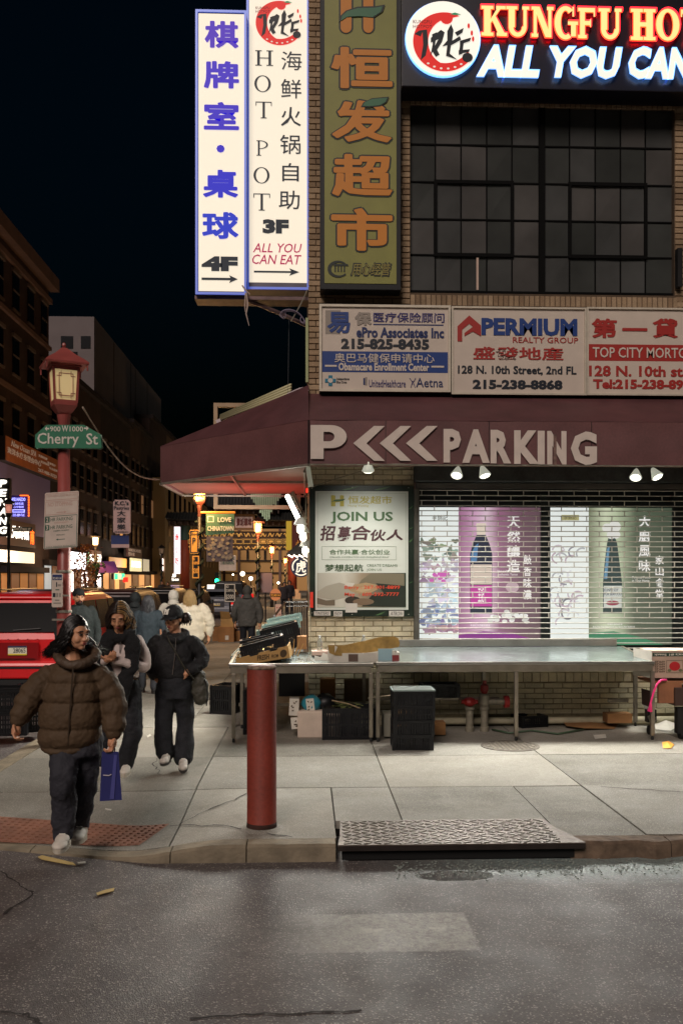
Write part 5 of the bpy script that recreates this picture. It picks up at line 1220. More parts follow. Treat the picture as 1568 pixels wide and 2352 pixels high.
# bottles
bt = mat('clear_plastic', (225, 228, 222), .12, trans=.75, spec=.6)
for px, py, lab in ((734, 1528, 'clear plastic bottle standing at the wall beside the hanging cable'), (835, 1508, 'clear ribbed plastic bottle standing before the cream bricks')):
    q = at(px, py, YT + .7 if px < 800 else YT + .8); q.z = zt1 + .035
    prof = [(.034, 0)] + [(.034 - .003 * (i % 2), .015 + i * .018) for i in range(8)] + [(.034, .165), (.016, .205), (.014, .225)]
    b_ = thing('plastic_bottle', lab, 'bottle', 'empty bottles on the left table'); MB().lathe(prof, q, 14).build('bottle', bt, b_, smooth=True); MB().lathe([(.016, .2255), (.016, .24)], q, 10).build('cap', mat('cap_white', (220, 220, 214), .4), b_)
crumple('plastic_wrap', 'torn white plastic wrap lying on the left steel table', [(700,1529),(705,1528),(712,1529),(706,1530)], wht_c) if False else None
for k, (P, lab) in enumerate((([(704,1522),(709,1506),(716,1516),(724,1520)], 'left white paper spike lying on the steel tabletop'), ([(722,1522),(722,1506),(736,1510),(742,1500),(752,1504),(760,1522)], 'right torn white paper standing on the steel tabletop'))):
    tag(MB().poly([at(a, b, YT + .25 + .04 * k) for a, b in P], (0, .01, 0)).build('torn_paper', mat('bright_paper', (226, 224, 214), .7)), lab, 'paper')
pk = boxcar('pink_tray', 'low pinkish foam tray at the back of the left table', 716, 1496, 800, 1506, YT + .6, .25, mat('pink_foam', (198, 170, 156), .7))
for k, (a, b, c, d) in enumerate(((678, 1505, 690, 1460), (683, 1507, 697, 1478), (672, 1508, 676, 1468))):
    q1, q2 = at(a, b, YT + .5), at(c, d, YT + .45); tag(MB().tube([q1, q2], [.012, .006], 4, flat=.4).build('cardboard_strip', card), ['upright brown cardboard strip right of the tilted crate', 'short cardboard strip leaning right beside the bottles', 'thin cardboard strip standing close to the carton'][k], 'cardboard strip')
boxcar('brown_carton', 'small brown carton wedged between the tilted crates and the wall', 682, 1462, 704, 1492, YT + .9, .3, card2)
boxcar('white_carton', 'tall white foam carton at the corner behind the tilted crates', 692, 1420, 706, 1468, YT + 1.3, .3, wht_c) if False else None
# ---------------------------------------------------------------- red bollard
bo = thing('red_bollard', 'thick dark red steel bollard standing on the sidewalk by the kerb', 'bollard')
q = gr(601, 1903); r_ = .112
MB().lathe([(r_ + .004, 0), (r_ - .002, .012), (r_ - .002, 1.19), (r_ - .008, 1.215), (r_ - .03, 1.222), (.0, 1.224)], q, 40).build('post', mat('bollard_red', (134, 54, 40), .62, nz=.25, ns=3, nz2=.15, ns2=50, bump=.12, bs=30), bo, smooth=True)
MB().lathe([(r_ - .001, 1.196), (r_ - .004, 1.214), (r_ - .012, 1.219)], q, 40).build('chipped_rim', mat('chipped_rim', (150, 128, 112), .8, nz=.6, ns=30), bo, smooth=True)
MB().lathe([(r_ + .002, .0), (r_ + .001, .035), (r_ - .001, .05)], q, 30).build('rust_ring', mat('rust_ring', (62, 36, 28), .9, nz=.5, ns=20), bo, smooth=True)
MB().lathe([(r_ + .06, -.002), (r_ + .02, .012), (r_ + .001, .016)], q, 24).build('mortar_collar', concrete, bo)
# ---------------------------------------------------------------- lamp posts
redp = mat('lamp_red', (158, 78, 72), .4, nz=.2, ns=4, spec=.6); blkp2 = mat('lamp_black', (26, 22, 22), .5); 
def lantern(t, x, y, zb, s, body, glow, light=None, yaw=.5, lr_=(1, .5, .15)):
    """square lantern with a flared pagoda roof, zb = bottom of the lantern body, s = scale"""
    R = Matrix.Rotation(yaw, 3, 'Z'); C = Vector((x, y, zb)); P = lambda a, b, c: C + R @ Vector((a * .80, b * .80, c)) * s
    def bx(mb, a, b):
        n0 = len(mb.v); mb.box(a, b); mb.v[n0:] = [tuple(P(*v)) for v in mb.v[n0:]]
    h, w0, w1 = .40, .150, .175
    mb = MB()
    for sx in (-1, 1):
        for sy in (-1, 1):
            n0 = len(mb.v); mb.tube([Vector((sx*w0, sy*w0, 0)), Vector((sx*w1, sy*w1, h))], .022, 4); mb.v[n0:] = [tuple(P(*v)) for v in mb.v[n0:]]
    for z, w in ((0, w0), (h, w1)):
        for ax in (0, 1):
            for sg in (-1, 1):
                a = [-w, -w, z - .03]; b = [w, w, z + .03]; a[ax] = sg * w - .014; b[ax] = sg * w + .014
                bx(mb, tuple(a), tuple(b))
    mb.build('frame', body, t)
    def lat(prof, ang=math.pi/4):
        mb = MB(); n0 = 0; mb.lathe(prof, (0, 0, 0), 4, ang); mb.v = [tuple(P(*v)) for v in mb.v]; return mb
    lat([(.23, -.03), (.15, -.10), (.10, -.13)]).build('base', body, t)
    mb = MB().lathe([(.10, -.13), (.085, -.2), (.06, -.30), (.055, -.38), (.075, -.39), (.075, -.43), (.05, -.45)], (0, 0, 0), 16); mb.v = [tuple(P(*v)) for v in mb.v]; mb.build('neck', body, t, smooth=False)
    lat([(.42, .43), (.43, .45), (.36, .49), (.2, .56), (.06, .64), (.03, .65)]).build('roof', body, t)
    lat([(.30, .41), (.30, .43)]).build('cornice', body, t)
    mb = MB().ball((0, 0, .68), .03, 8, 6); mb.v = [tuple(P(*v)) for v in mb.v]; mb.build('finial', body, t)
    for k in range(4):
        Rk = Matrix.Rotation(k * math.pi/2, 3, 'Z'); w = w0 * 1.0
        mb = MB(); mb.quadv([P(*(Rk @ Vector(v))) for v in ((-w+.02, -w-.002, .03), (w-.02, -w-.002, .03), (w1-.02, -w1-.002, h-.03), (-w1+.02, -w1-.002, h-.03))], [(0, 1, 2, 3)])
        g = mb.build('glass', glow, t)
        if s > .8 and k in (0, 1):
            mb = MB()
            for (a, b, c, d) in ((-.10, .07, .10, .078), (-.10, .322, .10, .33), (-.10, .078, -.092, .322), (.092, .078, .10, .322), (-.13, .10, -.07, .107), (.07, .10, .13, .107), (-.13, .293, -.07, .30), (.07, .293, .13, .30), (-.072, .045, -.065, .107), (.065, .045, .072, .107), (-.072, .293, -.065, .355), (.065, .293, .072, .355)):
                n0 = len(mb.v); mb.box((a, -w - .03, b), (c, -w - .018, d)); mb.v[n0:] = [tuple(P(*(Rk @ Vector(v)))) for v in mb.v[n0:]]
            mb.build('fretwork', body, t)
    for sx in (-1, 1):
        for sy in (-1, 1):
            n0 = 0; mb = MB().tube([P(sx*.28, sy*.28, .43), P(sx*.28, sy*.28, .36)], .010 * s, 5); mb.build('corner_drop', body, t)
    if light:
        l = bpy.data.lights.new('lantern_light', 'POINT'); o = bpy.data.objects.new('lantern_light', l); COL.objects.link(o); l.energy = light; l.color = lr_; l.shadow_soft_size = .15
        o.location = P(0, 0, -.02) + Vector((0, -.45, .1)); o.parent = t
XL, YL_ = at(147, 1329, 10.45).x, 10.45
lp = thing('lamp_post', 'near red lamp post with a Chinese lantern above the green Cherry St sign', 'lamp post')
zl = at(150, 932, YL_).z
MB().lathe([(.11, -.02), (.11, .25), (.08, .32), (.078, 1.4), (.066, zl - .42)], (XL, YL_, 0), 20).build('pole', redp, lp, smooth=True)
lantern(lp, XL, YL_, zl + .02, .98, redp, mat('lantern_pane', (216, 190, 140), .5, em=.34, emc=(220, 196, 140)), None, .42)
pts_ = [at(112 + 0, 0, YL_)]
for z in (1.5, 1.95): MB().lathe([(.088, -.015), (.09, 0), (.088, .015)], (XL, YL_, z), 16).build('band_clamp', alu, lp)
# street name sign
sg_ = thing('street_name_sign', 'green street name sign reading Cherry St with 900 W 1000', 'street sign')
sgm = mat('sign_green', (18, 112, 78), .4, nz=.08, ns=6, spec=.6); sgw = mat('sign_white', (214, 208, 196), .45)
YG2 = YL_ - .12
R = rY(81, 975, 234, 1029, YG2); pts = [(0,.03),(0,.56),(.17,.99),(.73,1),(.98,.60),(1,.05),(.98,0),(.02,0)]
poly2('blade', R, pts, sgm, sg_, .006, 0)
R2 = rY(84, 977, 237, 1031, YG2 + .05); poly2('rear_blade', R2, pts, mat('sign_back', (150, 176, 160), .4, .3), sg_, .006, 0)
qs = lambda a, b, c, d: rY(a, b, c, d, YG2 - .006)
T('Cherry', qs(86, 994, 181, 1027), sgw, sg_, bold=.012, d=.002, off=.001); T('St', qs(198, 995, 225, 1021), sgw, sg_, bold=.012, d=.002, off=.001)
T('900', qs(115, 979, 139, 991), sgw, sg_, bold=.01, d=.002, off=.001); T('W', qs(142, 977, 157, 991), sgw, sg_, bold=.01, d=.002, off=.001); T('1000', qs(160, 979, 191, 991), sgw, sg_, bold=.01, d=.002, off=.001)
poly2('arrow', qs(103, 979, 113, 990), [(0,.5),(.5,0),(.5,.35),(1,.35),(1,.65),(.5,.65),(.5,1)], sgw, sg_, .002, .001); poly2('arrow', qs(193, 978, 204, 989), [(1,.5),(.5,0),(.5,.35),(0,.35),(0,.65),(.5,.65),(.5,1)], sgw, sg_, .002, .001)
# parking regulation sign
ps = thing('parking_sign', 'large scratched white sign with 2 HR PARKING and 3 HR PARKING on the red post', 'parking sign')
YP = YL_ - .14; psw = mat('sign_offwhite', (206, 190, 178), .45, nz=.1, ns=8); o, u, v = rY(101, 1129, 180, 1261, YP)
tl = at(104, 1133, YP); tr = at(181, 1127, YP); brr = at(178, 1257, YP); blc = at(100, 1262, YP)
PR = (blc, (brr - blc + tr - tl) * .5, (tl - blc + tr - brr) * .5)
poly2('plate', PR, [(.03,0),(.97,0),(1,.02),(1,.98),(.97,1),(.03,1),(0,.98),(0,.02)], psw, ps, .004, 0)
gi = mat('sign_ink_green', (52, 92, 74), .5); ri = mat('sign_ink_faded', (196, 160, 148), .5)
def fsub(a, b, c, d): return sub(PR, a, b, c, d)
frame('border', fsub(.02, .01, .98, .58), .006, gi, ps, .001, .0045); frame('border', fsub(.02, .60, .98, .84), .006, ri, ps, .001, .0045); frame('border', fsub(.02, .86, .98, .98), .006, ri, ps, .001, .0045)
for n_, z0, z1 in (('2', .47, .555), ('3', .33, .415)):
    pan('green_square', fsub(.025, z0, .16, z1 + .01), gi, ps, .001, .0045); T(n_, fsub(.06, z0 + .015, .125, z1), psw, ps, bold=.02, d=.001, off=.006)
T('HR PARKING', fsub(.19, .485, .84, .55), gi, ps, d=.001, off=.005); T('HR PARKING', fsub(.19, .345, .84, .41), gi, ps, d=.001, off=.005)
T('8:00AM-4:00PM', fsub(.30, .445, .72, .47), ri, ps, d=.001, off=.005); T('4:00PM-10:00PM', fsub(.28, .30, .74, .325), gi, ps, d=.001, off=.005); T('MON-SAT', fsub(.38, .225, .62, .25), gi, ps, d=.001, off=.005)
poly2('arrow', fsub(.36, .14, .63, .175), [(0,.5),(.25,0),(.25,.35),(1,.35),(1,.65),(.25,.65),(.25,1)], gi, ps, .001, .005)
T('NO STOPPING', fsub(.10, .75, .82, .82), ri, ps, bold=.01, d=.001, off=.005); poly2('arrow', fsub(.36, .62, .66, .66), [(1,.5),(.75,0),(.75,.35),(0,.35),(0,.65),(.75,.65),(.75,1)], ri, ps, .001, .005)
T('TOW-AWAY ZONE 888-591-3636', fsub(.08, .92, .94, .955), ri, ps, d=.001, off=.005); T('PHILA. PARKING AUTHORITY', fsub(.08, .025, .94, .045), gi, ps, d=.001, off=.005)
# meter number plate
ns_ = thing('number_plate_sign', 'narrow white strip sign headed 924014 banded to the red post', 'sign')
PR = rY(119, 1317, 144, 1395, YP); poly2('plate', PR, [(.1,0),(.9,0),(1,.03),(1,.97),(.9,1),(.1,1),(0,.97),(0,.03)], psw, ns_, .004, 0)
pan('blue_head', sub(PR, .06, .80, .94, .96), nv, ns_, .001, .0045); T('924014', sub(PR, .1, .82, .9, .89), sgw, ns_, bold=.01, d=.001, off=.006)
for a, b, c, d, m_ in ((.4,.60,.5,.74,inkb),(.55,.62,.85,.68,gy),(.35,.50,.7,.53,gi),(.1,.30,.35,.42,inkb),(.42,.30,.6,.42,gy),(.68,.30,.85,.42,gy),(.3,.2,.7,.22,inkb),(.15,.1,.85,.14,gy)): pan('printed_block', sub(PR, a, b, c, d), m_, ns_, .001, .0045)
for z in (1.47, 1.2): MB().box((XL - .1, YP + .01, z + .2), (XL + .09, YP + .03, z + .22)).build('band', alu, ns_)
# string light cable from the lantern to the awning corner
mb = MB(); A0 = at(190, 935, YL_ - .1); A1 = Vector((Lp.x, Lp.y, zBt + .05)); P = []
for t in rng(0, 1, 40): p = A0.lerp(A1, t); p.z -= .28 * math.sin(math.pi * t) * .9; P.append(p)
mb.tube(P, .010, 5); tag(mb.build('string_cable', mat('cable_pale', (176, 160, 144), .6), None, smooth=True), 'pale twisted cable sagging from the near lantern to the awning corner', 'cable')
# ---------------------------------------------------------------- cars
def car(label, x, y, col, L=4.9, Wd=1.9, H=1.72, plate='PHL 2016', kind='van', lit=True, name='parked_car', tilt=.75):
    """rear bumper at y, centre x; built nose-away"""
    t = thing(name, label, 'car', 'cars parked along the side street')
    paint = mat('paint_%d_%d_%d' % col, col, .32, .0, spec=.7, nz=.06, ns=3)
    gls = mat('car_glass', (7, 7, 9), .22, .0, spec=.04); trim = mat('car_trim', (20, 20, 22), .5); z0 = -.12
    if kind == 'van': prof = [(0, .32), (-.02, .55), (.03, .62), (.02, .98), (.06, 1.06), (.34, H - .12), (.52, H - .02), (.9, H), (L*.55, H), (L*.68, H - .1), (L*.84, 1.08), (L*.98, .86), (L, .62), (L, .32)]
    else: prof = [(0, .32), (-.02, .56), (.04, .64), (.03, .96), (.10, 1.0), (.55, 1.04), (1.15, H - .08), (1.5, H), (L*.52, H), (L*.62, H - .06), (L*.78, 1.02), (L*.97, .82), (L, .6), (L, .32)]
    def wid(z, q=0): return Wd/2 * (1 - .02 - (max(0, z - .95) / (H - .95)) * .17) * (1 - q)
    mb = MB(); n = len(prof); v = []
    secs = [-1, -.93, -.5, 0, .5, .93, 1]
    for (py, pz) in prof:
        for s in secs:
            w = wid(pz); e = (abs(s) > .99); yy = y + py + (.05 if py < 1 else -.05 if py > L - 1 else 0) * (1 if e else 0) - (0 if e else .03 * (1 - s * s)) * (1 if py < .8 else -1)
            v.append((x + s * w, yy, z0 + pz - (.035 if e and pz > H - .2 else 0)))
    m_ = len(secs); f = [(i*m_+k, i*m_+k+1, ((i+1)%n)*m_+k+1, ((i+1)%n)*m_+k) for i in range(n) for k in range(m_-1)]
    mb.quadv(v, f); o1 = len(mb.v)
    mb.f.append([i*m_ for i in range(n)]); mb.mi.append(0); mb.f.append([i*m_+m_-1 for i in reversed(range(n))]); mb.mi.append(0)
    b = mb.build('body', paint, t, smooth=False, bevel=.06)
    def onrear(px0, px1, za, zb2, mname, m, out=.012, par=None):
        if kind == 'van': fy = lambda z: .06 + max(0, z - 1.06) / (H - .12 - 1.06) * .28 if z > 1.06 else .0
        else: fy = lambda z: .55 + max(0, z - 1.04) / (H - .08 - 1.04) * .6 if z > 1.04 else 0
        P = [(px0, za), (px1, za), (px1 * .95 if zb2 > 1.3 else px1, zb2), (px0 * .95 if zb2 > 1.3 else px0, zb2)]
        Q = [Vector((x + a, y + fy(z) - .03 * (1 - (a / (Wd/2)) ** 2) - out, z0 + z)) for a, z in P]
        return MB().poly(Q, (0, .02, 0)).build(mname, m, par or t)
    gz0, gz1 = (1.10, H - .16) if kind == 'van' else (1.08, H - .12)
    rw = onrear(-Wd*.42, Wd*.42, gz0, gz1, 'rear_window', gls, .05)
    MB().tube([(x - .1, y + .02, z0 + gz0 + .03), (x + .35, y + .02, z0 + gz0 + .06)], .01, 5).build('wiper', trim, rw)
    tl = mat('tail_light', (150, 16, 20), .2, em=1.1, emc=(200, 20, 20), spec=.8); rf = mat('reverse_lamp', (220, 220, 225), .2, em=.1)
    for s in (-1, 1):
        onrear(min(s*Wd*.36, s*Wd*.475), max(s*Wd*.36, s*Wd*.475), .70, 1.0 if kind != 'van' else 1.05, 'tail_light', tl, .03)
        onrear(min(s*Wd*.33, s*Wd*.43), max(s*Wd*.33, s*Wd*.43), .64, .70, 'reverse_lamp', rf, .035)
        side = []
        zt_ = H - .14; w0 = wid(1.06) + .004; w1 = wid(zt_) + .004
        spans = [(.75, 1.75), (1.85, 2.75), (2.85, 3.45)] if kind == 'van' else [(1.2, 2.1), (2.2, 3.1)]
        for a, c in spans:
            sl_ = .12
            MB().poly([Vector((x + s*w0, y + a - sl_, z0 + 1.08)), Vector((x + s*w0, y + c, z0 + 1.08)), Vector((x + s*w1, y + c - (.1 if c > 3 else 0), z0 + zt_)), Vector((x + s*w1, y + a, z0 + zt_))], (s*.008, 0, 0)).build('side_window', gls, t)
        for yy in (.85, L - .95):
            wh_ = MB().tube([(x + s*(Wd/2 - .20), y + yy, z0 + .33), (x + s*(Wd/2 + .005), y + yy, z0 + .33)], .33, 20).build('wheel', mat('tyre', (18, 18, 18), .8), t)
            MB().tube([(x + s*(Wd/2 + .006), y + yy, z0 + .33), (x + s*(Wd/2 + .014), y + yy, z0 + .33)], .20, 14).build('rim', mat('rim_alloy', (150, 150, 150), .35, .8), wh_)
        MB().box((x + s*(Wd/2 - .04) - .1*(s<0), y + L*.62, z0 + 1.0), (x + s*(Wd/2 - .04) + .1*(s>0) + .06*s, y + L*.62 + .12, z0 + 1.16)).build('wing_mirror', paint, t)
    MB().box((x - Wd*.44, y - .05, z0 + .33), (x + Wd*.44, y + .0, z0 + .52)).build('bumper', paint, t, bevel=.03)
    MB().box((x - Wd*.46, y - .01, z0 + .18), (x + Wd*.46, y + .3, z0 + .32)).build('underside', trim, t)
    pz = .80 if kind == 'van' else .72
    rc = onrear(-.34, .34, pz - .13, pz + .13, 'plate_recess', mat('recess_%d' % col[0], tuple(int(c * .7) for c in col), .3, .3), .034)
    pr = (Vector((x - .152, y - .075, z0 + pz - .075)), Vector((.305, 0, 0)), Vector((0, 0, .152)))
    pl = pan('licence_plate', pr, mat('plate_white', (214, 206, 184), .4, em=.06), t, .006)
    pan('plate_head', sub(pr, 0, .82, 1, 1), mat('plate_navy', (36, 40, 80), .5), t, .002, .007); pan('plate_foot', sub(pr, 0, 0, 1, .16), mat('plate_yellow', (214, 184, 60), .5), t, .002, .007)
    T(plate, sub(pr, .28, .26, .94, .76), inkb, t, bold=.01, d=.001, off=.009)
    mb = MB()
    for k in range(5): mb.ball((x - .32 + k * .16, y - .045, z0 + .985), (.02, .012, .006), 8, 5)
    mb.build('chrome_trim', mat('chrome', (220, 220, 220), .08, 1), t)
    if kind == 'van':
        MB().box((x - Wd*.36, y + .30, z0 + H - .10), (x + Wd*.36, y + .52, z0 + H - .055)).build('spoiler', paint, t, bevel=.015)
        MB().box((x - Wd*.43, y - .062, z0 + .50), (x + Wd*.43, y - .04, z0 + .535)).build('bumper_strip', trim, t)
        for s in (-1, 1): MB().box((x + s*Wd*.30 - .09, y - .06, z0 + .40), (x + s*Wd*.30 + .09, y - .045, z0 + .44)).build('reflector', tl, t)
        for s in (-1, 1): MB().tube([(x + s*Wd*.34, y + 1.0, z0 + H + .05), (x + s*Wd*.34, y + 3.3, z0 + H + .05)], .018, 6).build('roof_rail', mat('rail_dark', (60, 56, 56), .3, .7), t)
    return t
CY = 15.35
car('bright red minivan seen from behind with plate 28065, parked at the left edge', -4.76, CY, (206, 20, 26), 5.0, 1.98, 1.74, '28065')
car('dark maroon minivan parked ahead of the red one beside the bearded man', -4.75, 21.2, (52, 26, 26), 4.8, 1.9, 1.72)
car('black van parked ahead of the maroon one', -4.7, 27.0, (22, 22, 26), 4.8, 1.9, 1.7)
car('black hatchback whose roof shows behind the hooded walkers', -4.7, 33.4, (26, 26, 30), 4.6, 1.85, 1.6)
car('silver blue sedan seen from behind beside the cardboard boxes', -4.42, 45.5, (116, 122, 136), 4.7, 1.82, 1.45, 'HXX 1842', 'sedan')
car('dark van parked ahead of the silver blue sedan', -4.4, 52.0, (40, 36, 40), 4.8, 1.9, 1.85)
car('pale car parked far ahead with bright roof reflections', -4.3, 60, (150, 140, 130), 4.6, 1.8, 1.5, kind='sedan')
car('tan taxi on the left side of the street behind the red minivan', -10.8, 27.5, (176, 120, 60), 4.7, 1.85, 1.62)
car('dark car parked on the far left kerb farther down', -10.9, 36, (50, 44, 44), 4.6, 1.85, 1.55, kind='sedan')
# ---------------------------------------------------------------- far street lamps (black posts)
ow = mat('lantern_orange', (255, 190, 90), .5, em=3.2, emc=(255, 176, 70)); pk_ = mat('lantern_pink', (230, 150, 130), .5, em=.6, emc=(230, 150, 130)); wl_ = mat('lantern_white', (255, 236, 200), .5, em=2.2, emc=(255, 236, 190))
def far_lamp(label, px, pyb, Y, s, glow, light=None, garland=True, col=(1, .55, .2), z0=0.):
    c = at(px, pyb, Y); t = thing('lamp_post', label, 'lamp post')
    MB().lathe([(.12, 0), (.11, .5), (.07, .6), (.06, c.z - .43 * s)], (c.x, c.y, z0), 12).build('pole', blkp2, t, smooth=True)
    lantern(t, c.x, c.y, c.z, s, blkp2 if glow is not ow else mat('lamp_brown', (60, 26, 18), .5), glow, light, .3, col)
    if garland:
        mb = MB(); z = .6; k = 0
        while z < c.z - .6: mb.ball((c.x + .085*math.cos(k*.5), c.y + .085*math.sin(k*.5), z), (.05, .05, .045), 5, 4); z += .035; k += 1
        tag(mb.build('garland', mat('garland_dark', (30, 40, 26), .9), t), kind='stuff')
    return t
far_lamp('tall lamp post whose orange lantern is tucked under the side awning', 458, 1150, 26, 1.05, ow, 260, True)
far_lamp('orange lantern post right of the LOVE CHINATOWN banner', 592, 1222, 39, .98, ow, 380)
far_lamp('orange lantern post beyond the 924014 round sign', 624, 1270, 60, .98, ow, 380)
far_lamp('farthest orange lantern post by the right gate column', 655, 1293, 84, .98, ow, 380)
far_lamp('dark lamp post with a pink lantern at the left frame edge', 20, 1180, 38, 1.0, pk_, None, False)
far_lamp('lamp post with a white lantern and a wreath across the street', 219, 1252, 46, .98, wl_, 200)
far_lamp('unlit black lamp post across the street with side arms', 371, 1272, 66, 1.0, mat('lantern_dim', (150, 130, 110), .5, em=.12), None)
wr = at(222, 1308, 45.7); mb = MB()
for k in range(90): a = random.uniform(0, 6.28); r2 = random.uniform(.1, .42); mb.cb((wr.x + r2*math.cos(a), wr.y + random.uniform(-.15, .15), wr.z + r2*math.sin(a)), (.12, .03, .09), Matrix.Rotation(random.uniform(0, 3), 3, 'Y'))
tag(mb.build('wreath', mat('wreath_green', (44, 74, 34), .8)), 'round green wreath hung on the lamp post across the street', 'wreath')
tr = thing('street_tree', 'small tree with orange leaves standing before the bright white shop sign', 'tree'); c = at(196, 1345, 44)
MB().tube([(c.x, c.y, 0), (c.x + .05, c.y, 1.2), (c.x - .05, c.y, 2.2)], [.09, .07, .04], 7).build('trunk', mat('bark', (60, 44, 34), .9), tr)
mb = MB()
for k in range(700):
    z = random.uniform(1.2, 3.5); r2 = .25 + .4 * math.sin((z - 1.0) / 2.6 * 3.1); p = Vector((c.x + random.gauss(0, r2 * .5), c.y + random.gauss(0, r2 * .5), z)); mb.cur = random.choice((0, 0, 1))
    R3 = Matrix.Rotation(random.uniform(0, 6), 3, (random.random(), random.random(), .3)); mb.quadv([p + R3 @ Vector(q) for q in ((-.07, 0, 0), (0, -.045, 0), (.07, 0, .01), (0, .045, 0))], [(0, 1, 2, 3)])
tag(mb.build('crown', [mat('leaf_orange', (170, 110, 50), .8), mat('leaf_pinkish', (130, 80, 70), .8)], tr), kind='stuff')
_T0 = T
def T(body, rect, m, parent, bold=.0, shear=0., d=.01, off=.045, **k): return _T0(body, rect, m, parent, bold=bold, shear=shear, d=d, off=off, **k)
# ---------------------------------------------------------------- left side of the street: buildings
XF = -15.3
def zX(px, py, X=XF): return atx(px, py, X).z
def yX(px, X=XF): return atx(px, 1329, X).y
fbrick = mat('far_brick', (72, 54, 48), .9, nz=.3, ns=1.2, nz2=.2, ns2=12); fstone = mat('far_stone', (132, 104, 92), .85, nz=.2, ns=1); fdark = mat('far_dark', (50, 40, 38), .9, nz=.3, ns=1); fglass = mat('far_glass', (18, 18, 22), .2); ftrim = mat('far_trim', (112, 96, 86), .8)
def wins(par, X, ys, zs_, w, h, m=fglass, fr=True):
    for y in ys:
        for z in zs_:
            f = MB().box((X + .012, y, z), (X + .05, y + w, z + h)).build('window', m, par)
            if fr: MB().box((X, y - .12, z + h + .001), (X + .14, y + w + .12, z + h + .18)).build('lintel', ftrim, f); MB().box((X + .001, y - .1, z - .12), (X + .10, y + w + .1, z - .001)).build('sill', ftrim, f); MB().box((X + .051, y, z + h*.48), (X + .075, y + w, z + h*.53)).build('sash_bar', ftrim, f)
yA = yX(112)
b1 = thing('brick_building', 'dark tall brick building with cornices at the left edge of the street', 'building')
MB().box((XF - 12, 20, -.1), (XF, yA, 19.6)).build('wall', fbrick, b1)
MB().box((XF, 20, 19.0), (XF + .55, yA + .3, 19.75)).build('cornice', fstone, b1); MB().box((XF, 20, 18.2), (XF + .2, yA + .1, 18.5)).build('cornice_band', fstone, b1)
for z in (15.4, 11.6): MB().box((XF, 20, z), (XF + .18, yA, z + .22)).build('string_course', fstone, b1)
wins(b1, XF, [y for y in rng(40.5, yA - 1.6, 5)], (8.9, 12.6, 16.0), 1.05, 1.9)
# pale tower set back
b2 = thing('pale_tower_block', 'tall grey block with blank ribbed side rising behind the low roofs', 'building'); XG = XF - 1.6
y0g, y1g = atx(216, 1329, XG).y, atx(370, 1329, XG).y; zg = atx(216, 727, XG).z
MB().box((XG - 9, y0g, 0), (XG, y1g, zg)).build('wall', mat('tower_grey', (118, 108, 108), .85, nz=.1, ns=.6), b2)
for yy in (y0g + (y1g - y0g) * t for t in (.22, .45, .52, .72)): MB().box((XG + .001, yy, 0), (XG + .02, yy + .18, zg - .05)).build('joint', fdark, b2)
for a, b, c, d in ((150, 772, 176, 800), (196, 772, 216, 800), (170, 808, 186, 815)):
    p, q = at(a - 10, d, y0g), at(c - 8, b, y0g); MB().box((p.x, y0g - .05, p.z), (q.x, y0g - .001, q.z)).build('window', fglass, b2)
# low row between
low = [(112, 160, 905), (160, 232, 930), (232, 300, 985), (300, 345, 1010), (345, 384, 1000), (384, 425, 1040)]
mats_ = [fdark, fbrick, fdark, mat('far_brown', (84, 62, 50), .9, nz=.3, ns=1), fbrick, mat('far_cream', (120, 96, 76), .85, nz=.15, ns=1)]
for k, (a, b, py) in enumerate(low):
    ya, yb = yX(a), yX(b); z = zX(b, py)
    lab = ['dark row house next to the tall brick corner building', 'brick row house above the bright white shop', 'dark row house behind the K.C. pastry sign', 'brown row house right of the pastry sign', 'narrow brick house before the cream one', 'cream building at the far end of the left row by the gate'][k]
    h_ = thing('row_house', lab, 'building'); MB().box((XF - 9, ya + .03, -.1), (XF - .02 * k, yb, z)).build('wall', mats_[k], h_)
    MB().box((XF - 9, ya, z), (XF + .3, yb - .02, z + .35)).build('cornice', fdark, h_)
    n = max(2, int((yb - ya) / 2.2)); wins(h_, XF, [ya + .6 + (yb - ya - 1) / n * i for i in range(n)], (4.9, 7.9) if z < 12 else (4.9, 7.9, 10.6), .9, 1.7, fr=k < 4)
    if k in (1, 3): MB().box((XF - 3, yb - 2.4, z + .351), (XF - 1.6, yb - 1, z + 1.7)).build('chimney', fdark, h_)
# --- shop fronts and signs on the left row
def sX(name, label, a, b, c, d, m, X=XF + .25, dep=.2, cat='sign'):
    t = thing(name, label, cat); R = rX(a, b, c, d, X); pan('panel', R, m, t, .03, 0); o, u, v = R
    MB().box((X - dep, o.y, o.z), (X - .001, o.y + u.y, o.z + v.z)).build('case', fdark, t); return t, R
tx_w = mat('lit_text', (255, 250, 240), .5, em=2.2, emc=(255, 246, 230)); 
t, R = sX('spa_sign', 'large orange brown New Ocean Spa sign slanting away above the left shops', 12, 1000, 133, 1056, mat('spa_orange', (170, 96, 50), .6, nz=.3, ns=1, em=.05, emc=(190, 100, 50)), XF + .7, .6)
tw = mat('sign_cream_text', (220, 200, 180), .6, em=.12)
T('New Ocean SPA', sub(R, .08, .66, .52, .92), tw, t, bold=.01, shear=.3); T('海洋水疗身理会中心', sub(R, .02, .30, .62, .58), tw, t, bold=.02); T('267-988-3323', sub(R, .56, .06, .95, .22), tw, t, bold=.02)
for k, (a, b) in enumerate(((.62, .74), (.80, .60), (.66, .50), (.84, .38))): T(['洗脚按摩', '推拿理疗', '美容美体', '针灸拔罐'][k], sub(R, a - .05, b, a + .13, b + .12), tw, t, bold=.01)
MB().box((XF, R[0].y, zX(70, 1230)), (XF + .25, R[0].y + R[1].y, R[0].z - .01)).build('wall_panel', mat('violet_panel', (120, 108, 124), .6, em=.05, emc=(120, 96, 150)), t)
